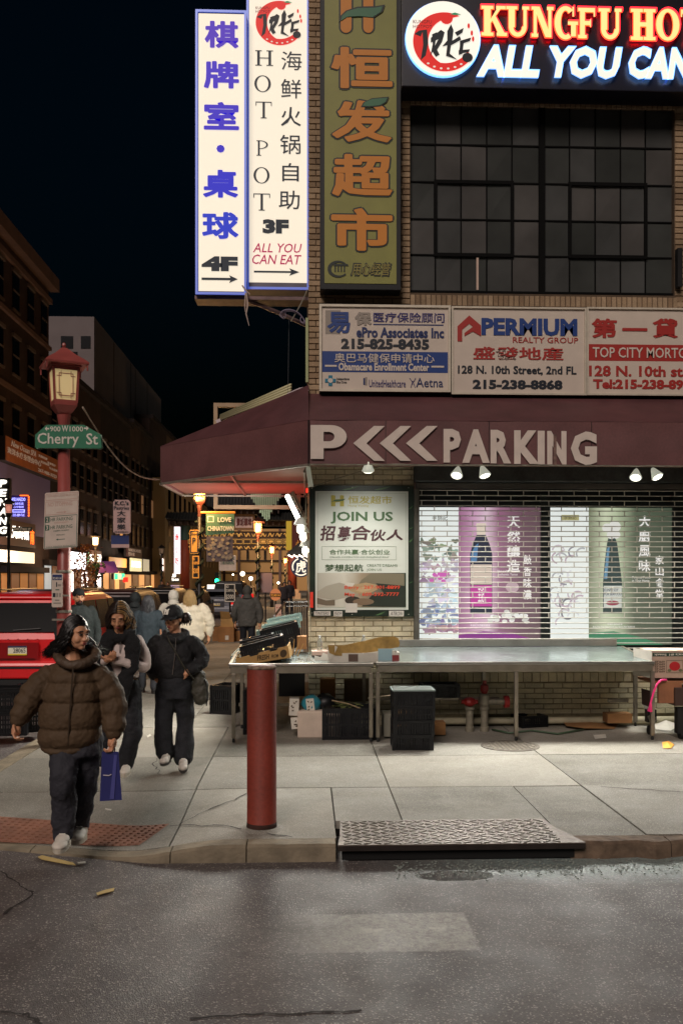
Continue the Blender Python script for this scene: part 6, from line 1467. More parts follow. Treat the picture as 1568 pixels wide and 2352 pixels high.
t = thing('projecting_sign', 'black upright sign with glowing white PENANG letters at the left frame edge', 'sign'); Y_ = 43.5; o, u, v = rY(-22, 1098, 22, 1232, Y_)
MB().box((o.x, Y_, o.z), (o.x + u.x, Y_ + .3, o.z + v.z)).build('case', dk, t)
for i, ch in enumerate('PENANG'): T(ch, rY(-2, 1102 + i * 21.5, 17, 1119 + i * 21.5, Y_ - .01), tx_w, t, bold=.04, shear=.15)
t = thing('neon_window_sign', 'violet neon OCEAN SPA window sign beside the near lamp post', 'neon sign'); Y_ = 46; ne = mat('neon_violet', (170, 170, 255), .5, em=2.2, emc=(150, 150, 255)); ner = mat('neon_orange', (255, 120, 40), .5, em=2.5, emc=(255, 100, 30))
pan('backing', rY(24, 1138, 68, 1188, Y_), mat('violet_dark', (70, 50, 110), .4, em=.1), t, .02)
T('OCEAN SPA', rY(27, 1143, 59, 1151, Y_ - .03), ne, t, bold=.02, flip=True); T('海洋休闲', rY(32, 1154, 55, 1160, Y_ - .03), ne, t, flip=True); T('按摩中心', rY(32, 1162, 55, 1167, Y_ - .03), ne, t, flip=True); frame('neon_box', rY(28, 1170, 57, 1177, Y_ - .03), .04, ne, t, .02); T('267-988-332', rY(30, 1180, 57, 1186, Y_ - .03), ne, t, flip=True)
mb = MB()
for k in range(8): mb.cb(at(66, 1142 + k * 6, Y_ - .05), (.06, .03, .10))
for k in range(4): mb.cb(at(48 + k * 5, 1138, Y_ - .05), (.10, .03, .05))
mb.build('neon_dots', ner, t)
t, R = sX('lit_shop_sign', 'white lit characters on the dark restaurant fascia at the left edge', -6, 1188, 80, 1250, mat('fascia_brown', (80, 50, 34), .6, em=.05, emc=(120, 80, 50)), XF + .4)
T('三八海鲜馆', sub(R, .04, .3, .8, .8), tx_w, t, bold=.04); T('南', sub(R, .84, .15, .95, .75), ner, t, bold=.03)
t, R = sX('lit_canopy', 'glowing cream canopy over the restaurant door at the left edge', -6, 1262, 78, 1290, mat('canopy_lit', (255, 236, 200), .6, em=1.3, emc=(255, 232, 190)), XF + .9, .9, 'canopy')
t = thing('street_name_sign', 'small dark APPLETREE ST sign on the post at the left edge', 'street sign'); pan('plate', rY(30, 1211, 74, 1221, 37.7), mat('plate_darkgreen', (40, 60, 50), .6), t, .01); T('APPLETREE ST', rY(33, 1213, 71, 1219, 37.68), tw, t, bold=.01)
shop_l = mat('shop_glow_warm', (255, 190, 120), .6, em=.8, emc=(255, 180, 110)); shop_w = mat('shop_glow_white', (255, 240, 225), .6, em=3.0, emc=(255, 236, 225)); shop_d = mat('shop_dark', (34, 26, 26), .6)
def front(label, a, c, pyt, m, X=XF + .06, bars=3):
    t = thing('storefront', label, 'storefront'); ya, yb = yX(a, X), yX(c, X); zt_ = atx(a, pyt, X).z
    MB().box((X - .02, ya, -.1), (X, yb, zt_)).build('opening', shop_d, t); n = bars
    for i in range(n):
        y1_ = ya + (yb - ya) * (i + .1) / n; y2 = ya + (yb - ya) * (i + .9) / n; MB().box((X + .001, y1_, .35), (X + .05, y2, zt_ - .35)).build('pane', m if i % 2 == 0 else mat('shop_glow_dim', (120, 80, 54), .5, em=.18, emc=(200, 130, 80)), t)
    MB().box((X + .001, ya, zt_ - .3), (X + .35, yb, zt_)).build('fascia', fdark, t); return t
front('dim shop front with warm glass panes under the left canopy', 0, 100, 1300, mat('shop_glow_amber', (200, 140, 80), .6, em=.35, emc=(200, 130, 70)), bars=5)
front('shop front with pale shutters left of the near red post', 100, 150, 1285, mat('shutter_pale', (210, 220, 225), .6, em=.45), bars=3)
front('brightly lit white shop front right of the near red post', 150, 232, 1300, shop_w, bars=5)
front('dark shop front with purple awning across the street', 236, 285, 1300, shop_l, bars=4); front('narrow amber shop front under the yellow signs', 285, 345, 1310, shop_l, bars=4); front('small lit shop front at the far left row end', 345, 425, 1312, shop_l, bars=5)
t, R = sX('lit_shop_sign', 'blinding white lit sign right of the near red post', 151, 1266, 196, 1306, mat('sign_blaze', (255, 250, 250), .5, em=5, emc=(255, 246, 246)), XF + .5)
t, R = sX('lit_shop_sign', 'brown shop sign with white letters Shing beside the blinding one', 198, 1262, 232, 1302, mat('sign_brown', (120, 84, 60), .5, em=.25), XF + .5)
T('Shing 179', sub(R, .18, .2, .97, .8), tx_w, t, bold=.04); pan('green_mark', sub(R, .03, .15, .12, .85), mat('green_lit', (40, 160, 110), .5, em=.6), t, .04, .03)
t = thing('purple_awning', 'small purple lit awning over a shop across the street', 'awning'); MB().poly([at(232, 1290, 47), at(262, 1290, 49), at(272, 1316, 47), at(226, 1316, 44)], (0, .1, .02)).build('canopy', mat('purple_canvas', (130, 70, 140), .6, em=.25), t); 
t, R = sX('lit_shop_sign', 'small green and orange lit strip sign under the purple awning', 262, 1317, 284, 1331, mat('strip_cream', (255, 230, 170), .5, em=1.2), XF + .9); pan('green_end', sub(R, .0, 0, .3, 1), mat('green_glow', (40, 220, 150), .5, em=1.6), t, .04, .03); pan('green_end', sub(R, .72, 0, 1, 1), mat('green_glow', (40, 220, 150), .5, em=1.6), t, .04, .03)
t = thing('projecting_sign', 'white upright pastry sign K.C.s Pastries over the left sidewalk', 'sign'); Y_ = 50; kcm = mat('pastry_sign', (200, 168, 164), .5, em=.10)
poly2('panel', rY(260, 1148, 299, 1226, Y_), [(.12,0),(.88,0),(1,.06),(1,.94),(.88,1),(.12,1),(0,.94),(0,.06)], kcm, t, .2, -.2)
T("K.C.'s", rY(264, 1151, 296, 1161, Y_), inkb, t, bold=.04); T('Pastries', rY(262, 1163, 297, 1171, Y_), inkb, t, bold=.02)
for i, ch in enumerate('大家樂'): T(ch, rY(269, 1173 + i * 15.5, 289, 1186 + i * 15.5, Y_), inkb, t, bold=.02)
T('西餅麵包', rY(263, 1220, 295, 1225, Y_), inkb, t)
t = thing('projecting_sign', 'blue and white panel sign hanging under the pastry sign', 'sign'); pan('panel', rY(256, 1230, 297, 1258, Y_ + .3), mat('panel_blue', (40, 60, 120), .5, em=.05), t, .1); pan('white_foot', rY(256, 1250, 297, 1258, Y_ + .19), kcm, t, .01)
t, R = sX('shop_sign', 'amber lit fabric shop sign left of the white menu sign', 250, 1279, 290, 1302, mat('amber_sign', (200, 140, 70), .6, em=.5, emc=(220, 150, 70)), XF + .7)
t, R = sX('shop_sign', 'pale lit sign with white vertical characters under the restaurant board', 298, 1281, 325, 1312, mat('pale_lit', (230, 220, 170), .5, em=.9, emc=(240, 225, 170)), XF + .7); T('海鲜酒家', sub(R, .1, .3, .9, .8), tx_w, t, bold=.03)
t, R = sX('shop_sign', 'plain pale lit panel right of the characters sign', 328, 1284, 342, 1312, mat('pale_lit2', (210, 200, 170), .5, em=.55), XF + .7)
t, R = sX('shop_sign', 'dark red restaurant board with faint lettering across the street', 290, 1256, 325, 1278, mat('maroon_board', (70, 30, 30), .6, em=.03), XF + .7); T('NANKING HOUSE\n四川小館', sub(R, .1, .1, .9, .9), tw, t, bold=.01)
t = thing('neon_window_sign', 'small red neon window sign across the street', 'neon sign'); pan('panel', rY(283, 1326, 294, 1337, 50), mat('neon_red', (255, 40, 30), .5, em=2.5, emc=(255, 30, 20)), t, .03)
t, R = sX('lit_shop_sign', 'bright white sign with dark bars near the cream building', 371, 1283, 388, 1312, shop_w, XF + 1.0); 
for k in range(3): pan('dark_bar', sub(R, .30 + k * .22, .25, .38 + k * .22, .9), shop_d, t, .04, .03)
t, R = sX('lit_shop_sign', 'small yellow lit sign under the white bar sign', 377, 1316, 387, 1325, mat('yellow_lit', (240, 240, 80), .5, em=1.4), XF + 1.0)
t = thing('lit_vertical_sign', 'tall glowing white sign with red characters beside the left gate column', 'sign'); Y_ = 78; pan('panel', rY(400, 1210, 413, 1318, Y_), mat('sign_pinkwhite', (255, 240, 246), .5, em=1.6, emc=(255, 236, 244)), t, .3, -.3)
for i, ch in enumerate('南小吃'): T(ch, rY(402, 1226 + i * 27, 411, 1243 + i * 27, Y_), mat('neon_red', (255, 40, 30)), t, bold=.02)
t = thing('lit_shop_sign', 'white cafe lettering on dark under the tall white sign', 'sign'); pan('panel', rY(392, 1326, 412, 1338, 76), shop_d, t, .05); T('JJ', rY(394, 1318, 404, 1326, 75.9), tx_w, t, bold=.03); T('TEA BAR', rY(394, 1329, 411, 1334, 75.9), tx_w, t, bold=.03)
pan('lit_window', rY(392, 1344, 412, 1372, 76), mat('lilac_lit', (170, 150, 190), .5, em=.5), t, .03)
for x_, y_, e_, c_ in ((-13.6, 44.5, 160, (1, .9, .95)), (-13.2, 34, 60, (1, .78, .5)), (-13.6, 53, 90, (1, .72, .45)), (-13.4, 64, 120, (1, .72, .42)), (-13.4, 74, 200, (1, .8, .6))):
    l = bpy.data.lights.new('shop_glow', 'POINT'); o = bpy.data.objects.new('shop_glow', l); COL.objects.link(o); l.energy = e_; l.color = c_; l.shadow_soft_size = .5; o.location = (x_, y_, 3.0)
rd = random.Random(5); wm_ = [mat('window_lit', (255, 190, 110), .5, em=.55, emc=(255, 176, 90)), mat('window_lit_dim', (200, 150, 110), .5, em=.16, emc=(220, 160, 110))]
for o in list(bpy.data.objects):
    if o.name.startswith('window') and o.parent and o.parent.name.startswith('row_house') and rd.random() < .03: o.data.materials[0] = rd.choice(wm_)
# ---------------------------------------------------------------- gate
ga = thing('friendship_gate', 'tall Chinatown gate with red columns, carved gilt beams and dark tiled roofs', 'gate'); YGt = 86
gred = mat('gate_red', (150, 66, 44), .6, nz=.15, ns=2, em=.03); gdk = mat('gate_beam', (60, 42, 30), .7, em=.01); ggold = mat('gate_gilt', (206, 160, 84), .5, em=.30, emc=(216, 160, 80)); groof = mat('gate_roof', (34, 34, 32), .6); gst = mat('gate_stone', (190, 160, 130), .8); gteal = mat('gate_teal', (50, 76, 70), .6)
G = lambda a, b: at(a, b, YGt)
for px in (425, 671):
    c = G(px, 1329); zt_ = G(0, 1240).z; zb_ = G(0, 1354).z
    MB().lathe([(.44, zb_), (.42, zt_)], (c.x, YGt, 0), 18).build('column', gred, ga, smooth=True); MB().lathe([(.44, zt_ + .001), (.52, zt_ + 1.5), (.52, zt_ + 2.3)], (c.x, YGt, 0), 18).build('capital', gteal, ga)
    mb = MB(); mb.box((c.x - .8, YGt - .8, -.1), (c.x + .8, YGt + .8, zb_ * .62)); mb.box((c.x - .62, YGt - .62, zb_ * .62 + .001), (c.x + .62, YGt + .62, zb_)); mb.build('pedestal', gst, ga)
def gbeam(a, b, c, d, m, nm, dy=0., dep=.5): p, q = at(a, d, YGt), at(c, b, YGt); return MB().box((p.x, YGt - dep/2 + dy, p.z), (q.x, YGt + dep/2 + dy, q.z)).build(nm, m, ga)
for y0_, y1_ in ((1221, 1236), (1238, 1250), (1252, 1264)): gbeam(427, y0_, 668, y1_, gdk, 'beam')
for ya_, yb_, kind_ in ((1223, 1234, 0), (1239, 1249, 1), (1254, 1262, 0)):
    for k in range(13):
        a = 432 + k * 18.2; R = rY(a, ya_, a + 16.5, yb_, YGt - .27)
        if kind_: frame('gilt_frame', R, .05, ggold, ga, .03); (pan('gilt_panel', sub(R, .2, .25, .8, .75), ggold, ga, .02) if k > 8 else None)
        else:
            mb = MB(); o, u, v = R; P = [o + u * t + v * (.5 + .34 * math.sin(t * 11 + k)) + Vector((0, -.03, 0)) for t in rng(0.05, .95, 14)]; mb.tube(P, [.02 + .05 * math.sin(t * 3.1) for t in rng(.05, .98, 14)], 5)
            mb.ball(o + u * .5 + v * .55 + Vector((0, -.03, 0)), .07, 6, 4); mb.build('gilt_dragon', ggold, ga)
gbeam(533, 1178, 586, 1218, mat('gate_plaque_frame', (120, 84, 50), .6, em=.06), 'plaque_frame', -.4, .2); pan('plaque', rY(540, 1187, 580, 1212, YGt - .52), mat('plaque_pink', (190, 160, 150), .6, em=.12), ga, .02)
T('費城華埠', rY(543, 1190, 578, 1209, YGt - .55), mat('plaque_ink', (90, 30, 20), .6), ga, bold=.03, d=.01)
for a, c in ((523, 531), (588, 596)): gbeam(a, 1180, c, 1222, ggold, 'gilt_post', -.1, .1) if c < 530 else gbeam(a + 2, 1180, c - 2, 1222, ggold, 'gilt_post', -.1, .1)
def groofp(a, c, pyb, pyt, up=6):
    x0, x1, zb_, zt_ = G(a, 0).x, G(c, 0).x, G(0, pyb).z, G(0, pyt).z; n = 24; v = []
    for i in range(n + 1):
        t = i / n; x = x0 + (x1 - x0) * t; lift = (abs(t - .5) * 2) ** 4 * up * .04
        v += [(x, YGt - 1.6, zb_ + lift), (x, YGt - .9, zb_ + (zt_ - zb_) * .4 + lift * .5), (x, YGt, zt_), (x, YGt + 1.6, zb_ + lift), (x, YGt, zb_ - .1)]
    mb = MB().quadv(v, [(i*5+k, (i+1)*5+k, (i+1)*5+(k+1)%5, i*5+(k+1)%5) for i in range(n) for k in range(5)]); mb.build('tiled_roof', groof, ga)
    mb = MB(); m = int((x1 - x0) / .28)
    for i in range(m + 1):
        x = x0 + (x1 - x0) * i / m; t = i / m; lift = (abs(t - .5) * 2) ** 4 * up * .04; mb.tube([(x, YGt - 1.62, zb_ + lift), (x, YGt - .9, zb_ + (zt_ - zb_) * .42 + lift*.5), (x, YGt, zt_ + .04)], .07, 5)
    tag(mb.build('roof_tiles', groof, ga), kind='stuff')
    mb = MB()
    for i in range(m + 1):
        if i % 2: x = x0 + (x1 - x0) * i / m; mb.cb((x, YGt - 1.0, zb_ - .25), (.14, .5, .3))
    tag(mb.build('bracket_blocks', gdk, ga), kind='stuff'); gbeam(a + 6, pyb + 2, c - 6, pyb + 12, gdk, 'eave_beam', 0, 1.4)
groofp(386, 526, 1196, 1176); groofp(593, 712, 1196, 1176); groofp(478, 640, 1170, 1120, 8)
# ---------------------------------------------------------------- beyond the gate and the right side
far = thing('lit_parking_structure', 'large tan lit building closing the street beyond the gate', 'building'); Yb = 150
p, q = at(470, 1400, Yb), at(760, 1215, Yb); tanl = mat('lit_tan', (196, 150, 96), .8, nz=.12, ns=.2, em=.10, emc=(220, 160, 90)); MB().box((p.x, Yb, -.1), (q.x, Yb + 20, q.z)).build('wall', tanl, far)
for a in (478, 512, 546, 590, 640): pp_ = at(a, 1400, Yb); MB().box((pp_.x, Yb - .4, -.1), (pp_.x + .4, Yb - .001, q.z)).build('pier', fstone, far)
for py in (1250, 1290, 1318): pp_ = at(470, py, Yb); MB().box((p.x, Yb - .25, pp_.z), (q.x, Yb - .001, pp_.z + .25)).build('ledge', fdark, far)
for a in (524, 566, 606): pan('dark_slot', rY(a, 1262, a + 5, 1286, Yb - .3), fglass, far, .02)
b3 = thing('cream_side_building', 'cream and amber lit building on the left just beyond the gate', 'building'); ya, yb = 92, 148; MB().box((XF - 10, ya, -.1), (XF + 1.2, yb, 12)).build('wall', mat('amber_wall', (122, 102, 82), .8, em=.02, emc=(220, 160, 80)), b3); wins(b3, XF + 1.2, [ya + 2 + k * 4 for k in range(12)], (3.5, 6.2, 9), 1.5, 2.1, fr=False)
t = thing('lit_shop_sign', 'plain bright white sign low beyond the gate on the left', 'sign'); pan('panel', rY(476, 1343, 504, 1364, 90), mat('sign_white_far', (255, 240, 225), .5, em=1.6), t, .1)
t = thing('neon_window_sign', 'small blue screen beyond the gate under the white sign', 'screen'); pan('panel', rY(490, 1366, 498, 1372, 90), mat('blue_lit', (60, 90, 255), .5, em=2), t, .05)
t = thing('lit_doorway', 'small orange lit doorway sign far beyond the gate', 'sign'); pan('panel', rY(500, 1387, 512, 1398, 92), mat('orange_lit', (255, 140, 80), .5, em=1.4), t, .05)
# traffic signal
ts = thing('traffic_signal', 'traffic signal showing green beyond the gate', 'traffic light'); c = at(506, 1329, 92)
MB().tube([(c.x, c.y, -.1), (c.x, c.y, 5.2)], .09, 8).build('pole', mat('pole_grey', (140, 130, 120), .6), ts); q = at(498, 1333, 92); MB().cb(q + Vector((0, .1, .25)), (.4, .25, 1.1)).build('housing', dk, ts); MB().ball(q + Vector((0, -.06, -.05)), .21, 10, 8).build('green_lens', mat('green_lens', (60, 255, 170), .4, em=9, emc=(30, 255, 150)), ts)
for k, (px, py, Y_, s_, lab) in enumerate(((557, 1318, 110, .26, 'brightest white street light beyond the gate'), (576, 1329, 104, .21, 'second white street light just right of the brightest'), (535, 1320, 120, .10, 'small warm street light left of the brightest'), (531, 1342, 116, .12, 'low warm street light beyond the gate left of the man'), (639, 1339, 100, .12, 'warm street light between the far lantern posts'), (622, 1345, 112, .1, 'small white far light right of the hooded man'))):
    t = thing('far_street_light', lab, 'street light'); q = at(px, py, Y_); MB().ball(q, s_, 10, 8).build('globe', mat('globe_lit', (255, 244, 220), .4, em=14, emc=(255, 236, 200)), t); MB().tube([(q.x, q.y + .1, -.1), (q.x, q.y + .1, q.z)], .06, 6).build('pole', dk, t)
l = bpy.data.lights.new('gate_light', 'POINT'); o = bpy.data.objects.new('gate_light', l); COL.objects.link(o); l.energy = 900; l.color = (1, .62, .3); l.shadow_soft_size = .3; o.location = at(557, 1318, 108); 
# road signs in the distance, on the right sidewalk
def rsign(name, label, a, b, c, d, Y_, m, txts, ink, edge=None, post=True):
    t = thing(name, label, 'sign'); R = rY(a, b, c, d, Y_); poly2('plate', R, [(.05,0),(.95,0),(1,.04),(1,.96),(.95,1),(.05,1),(0,.96),(0,.04)], m, t, .01, 0)
    if edge: frame('border', sub(R, .04, .03, .96, .97), .03, edge, t, .004, .011)
    for tx, f_ in txts: T(tx, sub(R, *f_), ink, t, bold=.02, off=.014)
    if post: cx = R[0].x + R[1].x / 2; MB().tube([(cx, Y_ + .04, 0), (cx, Y_ + .04, R[0].z + R[2].z * .9)], .035, 6).build('post', blkp2, t)
    return t
amb = mat('sign_amber', (220, 150, 60), .5, em=.35, emc=(230, 150, 50)); 
rsign('parking_meter_sign', 'orange lit PAY BY PLATE PARKING sign on the awning lamp post', 436, 1217, 456, 1272, 25.9, amb, (('PAY\nPARKING', (.1, .78, .9, .95)), ('P', (.3, .4, .7, .68))), inkb, inkb, False)
rsign('fine_sign', 'black and amber NO DUMPING fine sign on the awning lamp post', 441, 1275, 458, 1330, 25.9, dk, (('NO\nDUMPING', (.1, .6, .9, .9)), ('$300', (.1, .2, .9, .45))), amb, amb, False)
rsign('fine_sign', 'black NO DUMPING fine sign on its own post left of the hooded man', 515, 1340, 541, 1384, 30, dk, (('NO\nDUMPING', (.15, .55, .85, .9)), ('$300', (.15, .15, .85, .42))), sgw, sgw)
rsign('parking_sign', 'small white two hour parking sign above the black fine sign', 503, 1275, 542, 1311, 30.2, psw, (('2 HR PARKING', (.1, .7, .9, .9)), ('3 HR PARKING', (.1, .4, .9, .6))), gi, None, False)
rsign('parking_sign', 'lilac grey blank back of a sign right of the hooded man', 594, 1316, 625, 1361, 39.2, mat('sign_lilac', (130, 112, 120), .5), (), gi)
t = thing('round_sign', 'round orange 924014 parking sign beyond the hooded man', 'sign'); R = rY(620, 1352, 645, 1380, 34); poly2('disc', R, ell(.5,.5,.5,.5,20), mat('sign_orangeb', (210, 130, 80), .5, em=.3), t, .01, 0); pan('strip', sub(R, .05, .3, .95, .6), dk, t, .004, .011); T('924014', sub(R, .1, .34, .9, .56), amb, t, bold=.02, off=.018); MB().tube([(R[0].x + R[1].x/2, 34.05, 0), (R[0].x + R[1].x/2, 34.05, R[0].z)], .03, 6).build('post', blkp2, t)
rsign('notice_box', 'pale notice box on a grey pedestal beside the stair railing', 632, 1388, 646, 1422, 27, mat('notice_pink', (206, 170, 150), .5, em=.1), (('- -\n- -', (.2, .3, .8, .8)),), brn)
# banners on the tall lamp post
bn = thing('banner', 'green LOVE CHINATOWN banner hung on the tall lamp post', 'banner'); Yn = 26; R = rY(473, 1179, 538, 1230, Yn); poly2('cloth', R, [(0,0),(1,.12),(1,1),(0,1)], mat('banner_green', (60, 96, 74), .7, nz=.15, ns=2, em=.03), bn, .01, 0)
T('LOVE', sub(R, .42, .60, .90, .82), mat('banner_white', (200, 196, 180), .7, em=.05), bn, bold=.02); T('CHINATOWN', sub(R, .06, .20, .98, .42), mat('banner_white', (200, 196, 180)), bn, bold=.02); frame('stamp', sub(R, .05, .6, .28, .88), .02, mat('banner_white', (200, 196, 180)), bn, .004, .01)
MB().tube([at(456, 1177, Yn), at(540, 1177, Yn)], .035, 6).build('arm', mat('arm_amber', (200, 120, 40), .5, em=.4, emc=(230, 130, 30)), bn)
bn = thing('banner', 'grey banner printed with pale vegetables below the green one', 'banner'); R = rY(474, 1232, 535, 1290, Yn); pan('cloth', R, mat('banner_grey', (74, 66, 74), .7, nz=.2, ns=3), bn, .01)
for k in range(46): a, b = random.uniform(.06, .94), random.uniform(.05, .92); c_k = [(126, 118, 108), (104, 96, 96), (140, 126, 104)][k % 3]; poly2('printed_vegetable', R, ell(a, b, .07, .06, 9), mat('veg%d' % (k % 3), c_k, .8), bn, .002, .011 + k * .0005)
# items projecting from the right side wall
ti = thing('round_tiger_sign', 'round navy sign with a white character and ring by the wall corner', 'sign'); Yt = 30; R = rY(670, 1242, 708, 1284, Yt); R = rY(669, 1240, 711, 1320, Yt); cx, cz = at(691, 1302, Yt).x, at(691, 1302, Yt).z; rr_ = 24 / FPX * Yt
R = (Vector((cx - rr_, Yt, cz - rr_)), Vector((2*rr_, 0, 0)), Vector((0, 0, 2*rr_))); poly2('disc', R, ell(.5,.5,.5,.5,30), mat('tiger_navy', (36, 46, 76), .5, em=.12), ti, .12, -.12); cwt = mat('tiger_white', (240, 234, 214), .5, em=.9)
T('虎', sub(R, .26, .22, .74, .80), cwt, ti, bold=.02); poly2('ring_part', R, ell(.5,.5,.43,.43,14,1.9,3.6) + ell(.5,.5,.37,.37,14,3.6,1.9), cwt, ti, .004, .004); poly2('ring_part', R, ell(.5,.5,.43,.43,14,4.0,5.4) + ell(.5,.5,.37,.37,14,5.4,4.0), cwt, ti, .004, .004); poly2('ring_part', R, ell(.5,.5,.43,.43,14,-.5,1.3) + ell(.5,.5,.37,.37,14,1.3,-.5), cwt, ti, .004, .004)
cn = thing('pagoda_canopy', 'small black pagoda canopy with white lights above the round navy sign', 'canopy'); MB().poly([at(657, 1272, 27), at(690, 1243, 27), at(724, 1272, 27)], (0, 1.5, 0)).build('roof', groof, cn); 
mb = MB()
for k in range(8): mb.cb(at(664 + k * 6, 1276 + k % 2 * 3, 26.9), (.07, .04, .05), Matrix.Rotation(.5, 3, 'Y'))
mb.build('light_strip', tx_w, cn)
bn = thing('yellow_edged_banner', 'tall maroon banner with a yellow edge on the right side wall', 'banner'); R = rY(657, 1197, 706, 1264, 33); pan('cloth', R, mat('banner_maroon', (90, 36, 30), .7, em=.03), bn, .03); pan('yellow_edge', sub(R, 0, 0, .26, 1), mat('banner_yellow', (200, 170, 50), .6, em=.25), bn, .01, .031); T('小吃', sub(R, .45, .1, .85, .35), amb, bn, bold=.02, off=.035)
fw = thing('fringed_cloth', 'pale green striped fringed cloth hanging behind the side awning', 'cloth'); mb = MB()
for k in range(14): x = 576 + k * 5; ht = [10, 18, 26, 34, 42, 50, 56, 60, 56, 40, 22, 30, 14, 8][k]; pan_ = at(x, 1136 + ht, 16.5); q = at(x + 4, 1134, 16.5); mb.box((pan_.x, 16.5, pan_.z), (q.x, 16.54, q.z))
mb.build('strips', mat('fringe', (150, 170, 140), .7), fw)
# right hand buildings beyond the corner building (seen edge-on, give the street its wall)
b4 = thing('brick_side_row', 'dark brick row along the right sidewalk beyond the corner building', 'building'); MB().box((.12, 34.05, -.1), (10, 80, 12)).build('wall', fbrick, b4); 
# stair railing
ra = thing('stair_railing', 'shiny steel stair railing on the right sidewalk', 'railing'); rm = mat('rail_shine', (190, 190, 190), .2, .9); Yr = 25
a, b = at(655, 1383, Yr), at(706, 1382, Yr); MB().tube([a, b], .03, 8).build('top_rail', rm, ra); MB().tube([at(657, 1393, Yr), at(706, 1392, Yr)], .02, 8).build('mid_rail', rm, ra); MB().tube([at(630, 1415, Yr - 1), at(655, 1383, Yr)], .03, 8).build('sloping_rail', rm, ra)
for k in range(10): q = at(657 + k * 5.2, 1384, Yr); MB().box((q.x - .012, Yr - .012, 0), (q.x + .012, Yr + .012, q.z)).build('baluster', dk, ra)
MB().box((at(630,0,Yr-1).x - .03, Yr - 1.03, 0), (at(630,0,Yr-1).x + .03, Yr - .97, at(0,1415,Yr-1).z)).build('post', rm, ra)
# cardboard boxes on the sidewalk
for k, (a, b, c, d, Y_, m_, lab) in enumerate(((501, 1440, 537, 1476, 27, card2, 'large brown cardboard box on the sidewalk left of the hooded man'), (507, 1421, 536, 1440, 27.05, card, 'smaller cardboard box stacked on the large one'), (488, 1442, 501, 1476, 27.4, card2, 'narrow brown box left of the large one'), (538, 1450, 551, 1475, 27.3, card2, 'small brown box between the large box and the hooded man'))):
    t = boxcar('cardboard_box', lab, a, b, c, d, Y_, .45, m_, cat='box')
    if k == 0: pan('shipping_label', rY(517, 1460, 525, 1470, Y_ - .004), wht_c, t, .002)
    if k == 1: MB().poly([at(507, 1421, 27.04), at(530, 1421, 27.04), at(527, 1406, 26.9), at(505, 1404, 26.9)], (0, .01, 0)).build('open_flap', card, t)
mb = MB()
for k in range(20): q = at(random.uniform(532, 552), random.uniform(1408, 1450), 27.5 + random.random() * .3); mb.ball(q, (random.uniform(.06, .16), .1, random.uniform(.05, .1)), 7, 5)
tag(mb.build('trash_bags', mat('plastic_pale', (170, 176, 190), .4)), 'heap of pale plastic bags and packaging behind the cardboard boxes', 'trash', kind='stuff')
T = _T0
# ---------------------------------------------------------------- people
skin = mat('skin', (206, 150, 116), .5, nz=.06, ns=12, spec=.4); skin2 = mat('skin_b', (196, 142, 108), .5, nz=.06, ns=12)
lipm = mat('lips', (158, 78, 70), .4); eyew = mat('eye_white', (136, 122, 112), .3); iris = mat('iris', (24, 16, 12), .2); browm = mat('brow_hair', (34, 24, 20), .8)
UP = Vector((0, 0, 1))
def blob(name, mb, m, par, vox=.008, sm=4, disp=0., dsc=.08, shade=True):
    o = mb.build(name, m, par)
    r = o.modifiers.new('r', 'REMESH'); r.mode = 'VOXEL'; r.voxel_size = vox; r.use_smooth_shade = shade
    if sm: s = o.modifiers.new('s', 'SMOOTH'); s.iterations = sm; s.factor = .5
    if disp:
        k = 'folds%g' % dsc; tx = bpy.data.textures.get(k) or bpy.data.textures.new(k, 'CLOUDS'); tx.noise_scale = dsc; tx.noise_depth = 3
        d = o.modifiers.new('d', 'DISPLACE'); d.texture = tx; d.strength = disp; d.mid_level = .5; d.texture_coords = 'GLOBAL'
    return o
def limb(mb, pts, rs, n=12, flat=None):
    pts = [Vector(p) for p in pts]; mb.tube(pts, rs, n, flat=flat)
    for p, r in zip(pts, rs): mb.ball(p, r * .985, 12, 8)
def spl(pts, n=10):     # smooth path through points
    P = [Vector(p) for p in pts]; out = []
    for i in range(len(P) - 1):
        a, b, c, d = P[max(0, i-1)], P[i], P[i+1], P[min(len(P)-1, i+2)]
        for k in range(n):
            t = k / n; out.append(.5 * ((2*b) + (c-a)*t + (2*a-5*b+4*c-d)*t*t + (3*b-a-3*c+d)*t**3))
    out.append(P[-1]); return out
def sp1(v, n=10): return [q.x for q in spl([Vector((x, 0, 0)) for x in v], n)]
def head(mb, c, f, s=1.):
    """skull, face, jaw, nose, ears into mb; f = unit vector the face looks along"""
    u = UP - f * f.dot(UP); u.normalize(); r = f.cross(u); M = Matrix((r, f, u)).transposed()
    P = lambda a, b, z: c + M @ Vector((a, b, z)) * s
    mb.ball(P(0, -.012, .022), Vector((.075, .092, .092)) * s, 18, 12, M); mb.ball(P(0, .022, -.022), Vector((.066, .068, .080)) * s, 18, 12, M)
    mb.ball(P(0, .030, -.062), Vector((.052, .054, .048)) * s, 14, 10, M); mb.ball(P(0, .062, -.094), Vector((.026, .022, .020)) * s, 12, 8, M)
    for k in (-1, 1):
        mb.ball(P(k*.036, .056, -.034), Vector((.026, .026, .028)) * s, 12, 8, M); mb.ball(P(k*.074, -.008, -.008), Vector((.010, .020, .030)) * s, 10, 8, M); mb.ball(P(k*.012, .094, -.036), Vector((.009, .009, .008)) * s, 8, 6, M)
        mb.ball(P(k*.030, .070, .026), Vector((.026, .018, .012)) * s, 10, 6, M)
    mb.tube([P(0, .082, .012), P(0, .098, -.022), P(0, .104, -.034)], [.008*s, .010*s, .011*s], 8); mb.ball(P(0, .102, -.034), .012 * s, 10, 8)
    mb.ball(P(0, .084, -.062), Vector((.024, .012, .014)) * s, 10, 6, M)
    return P, M
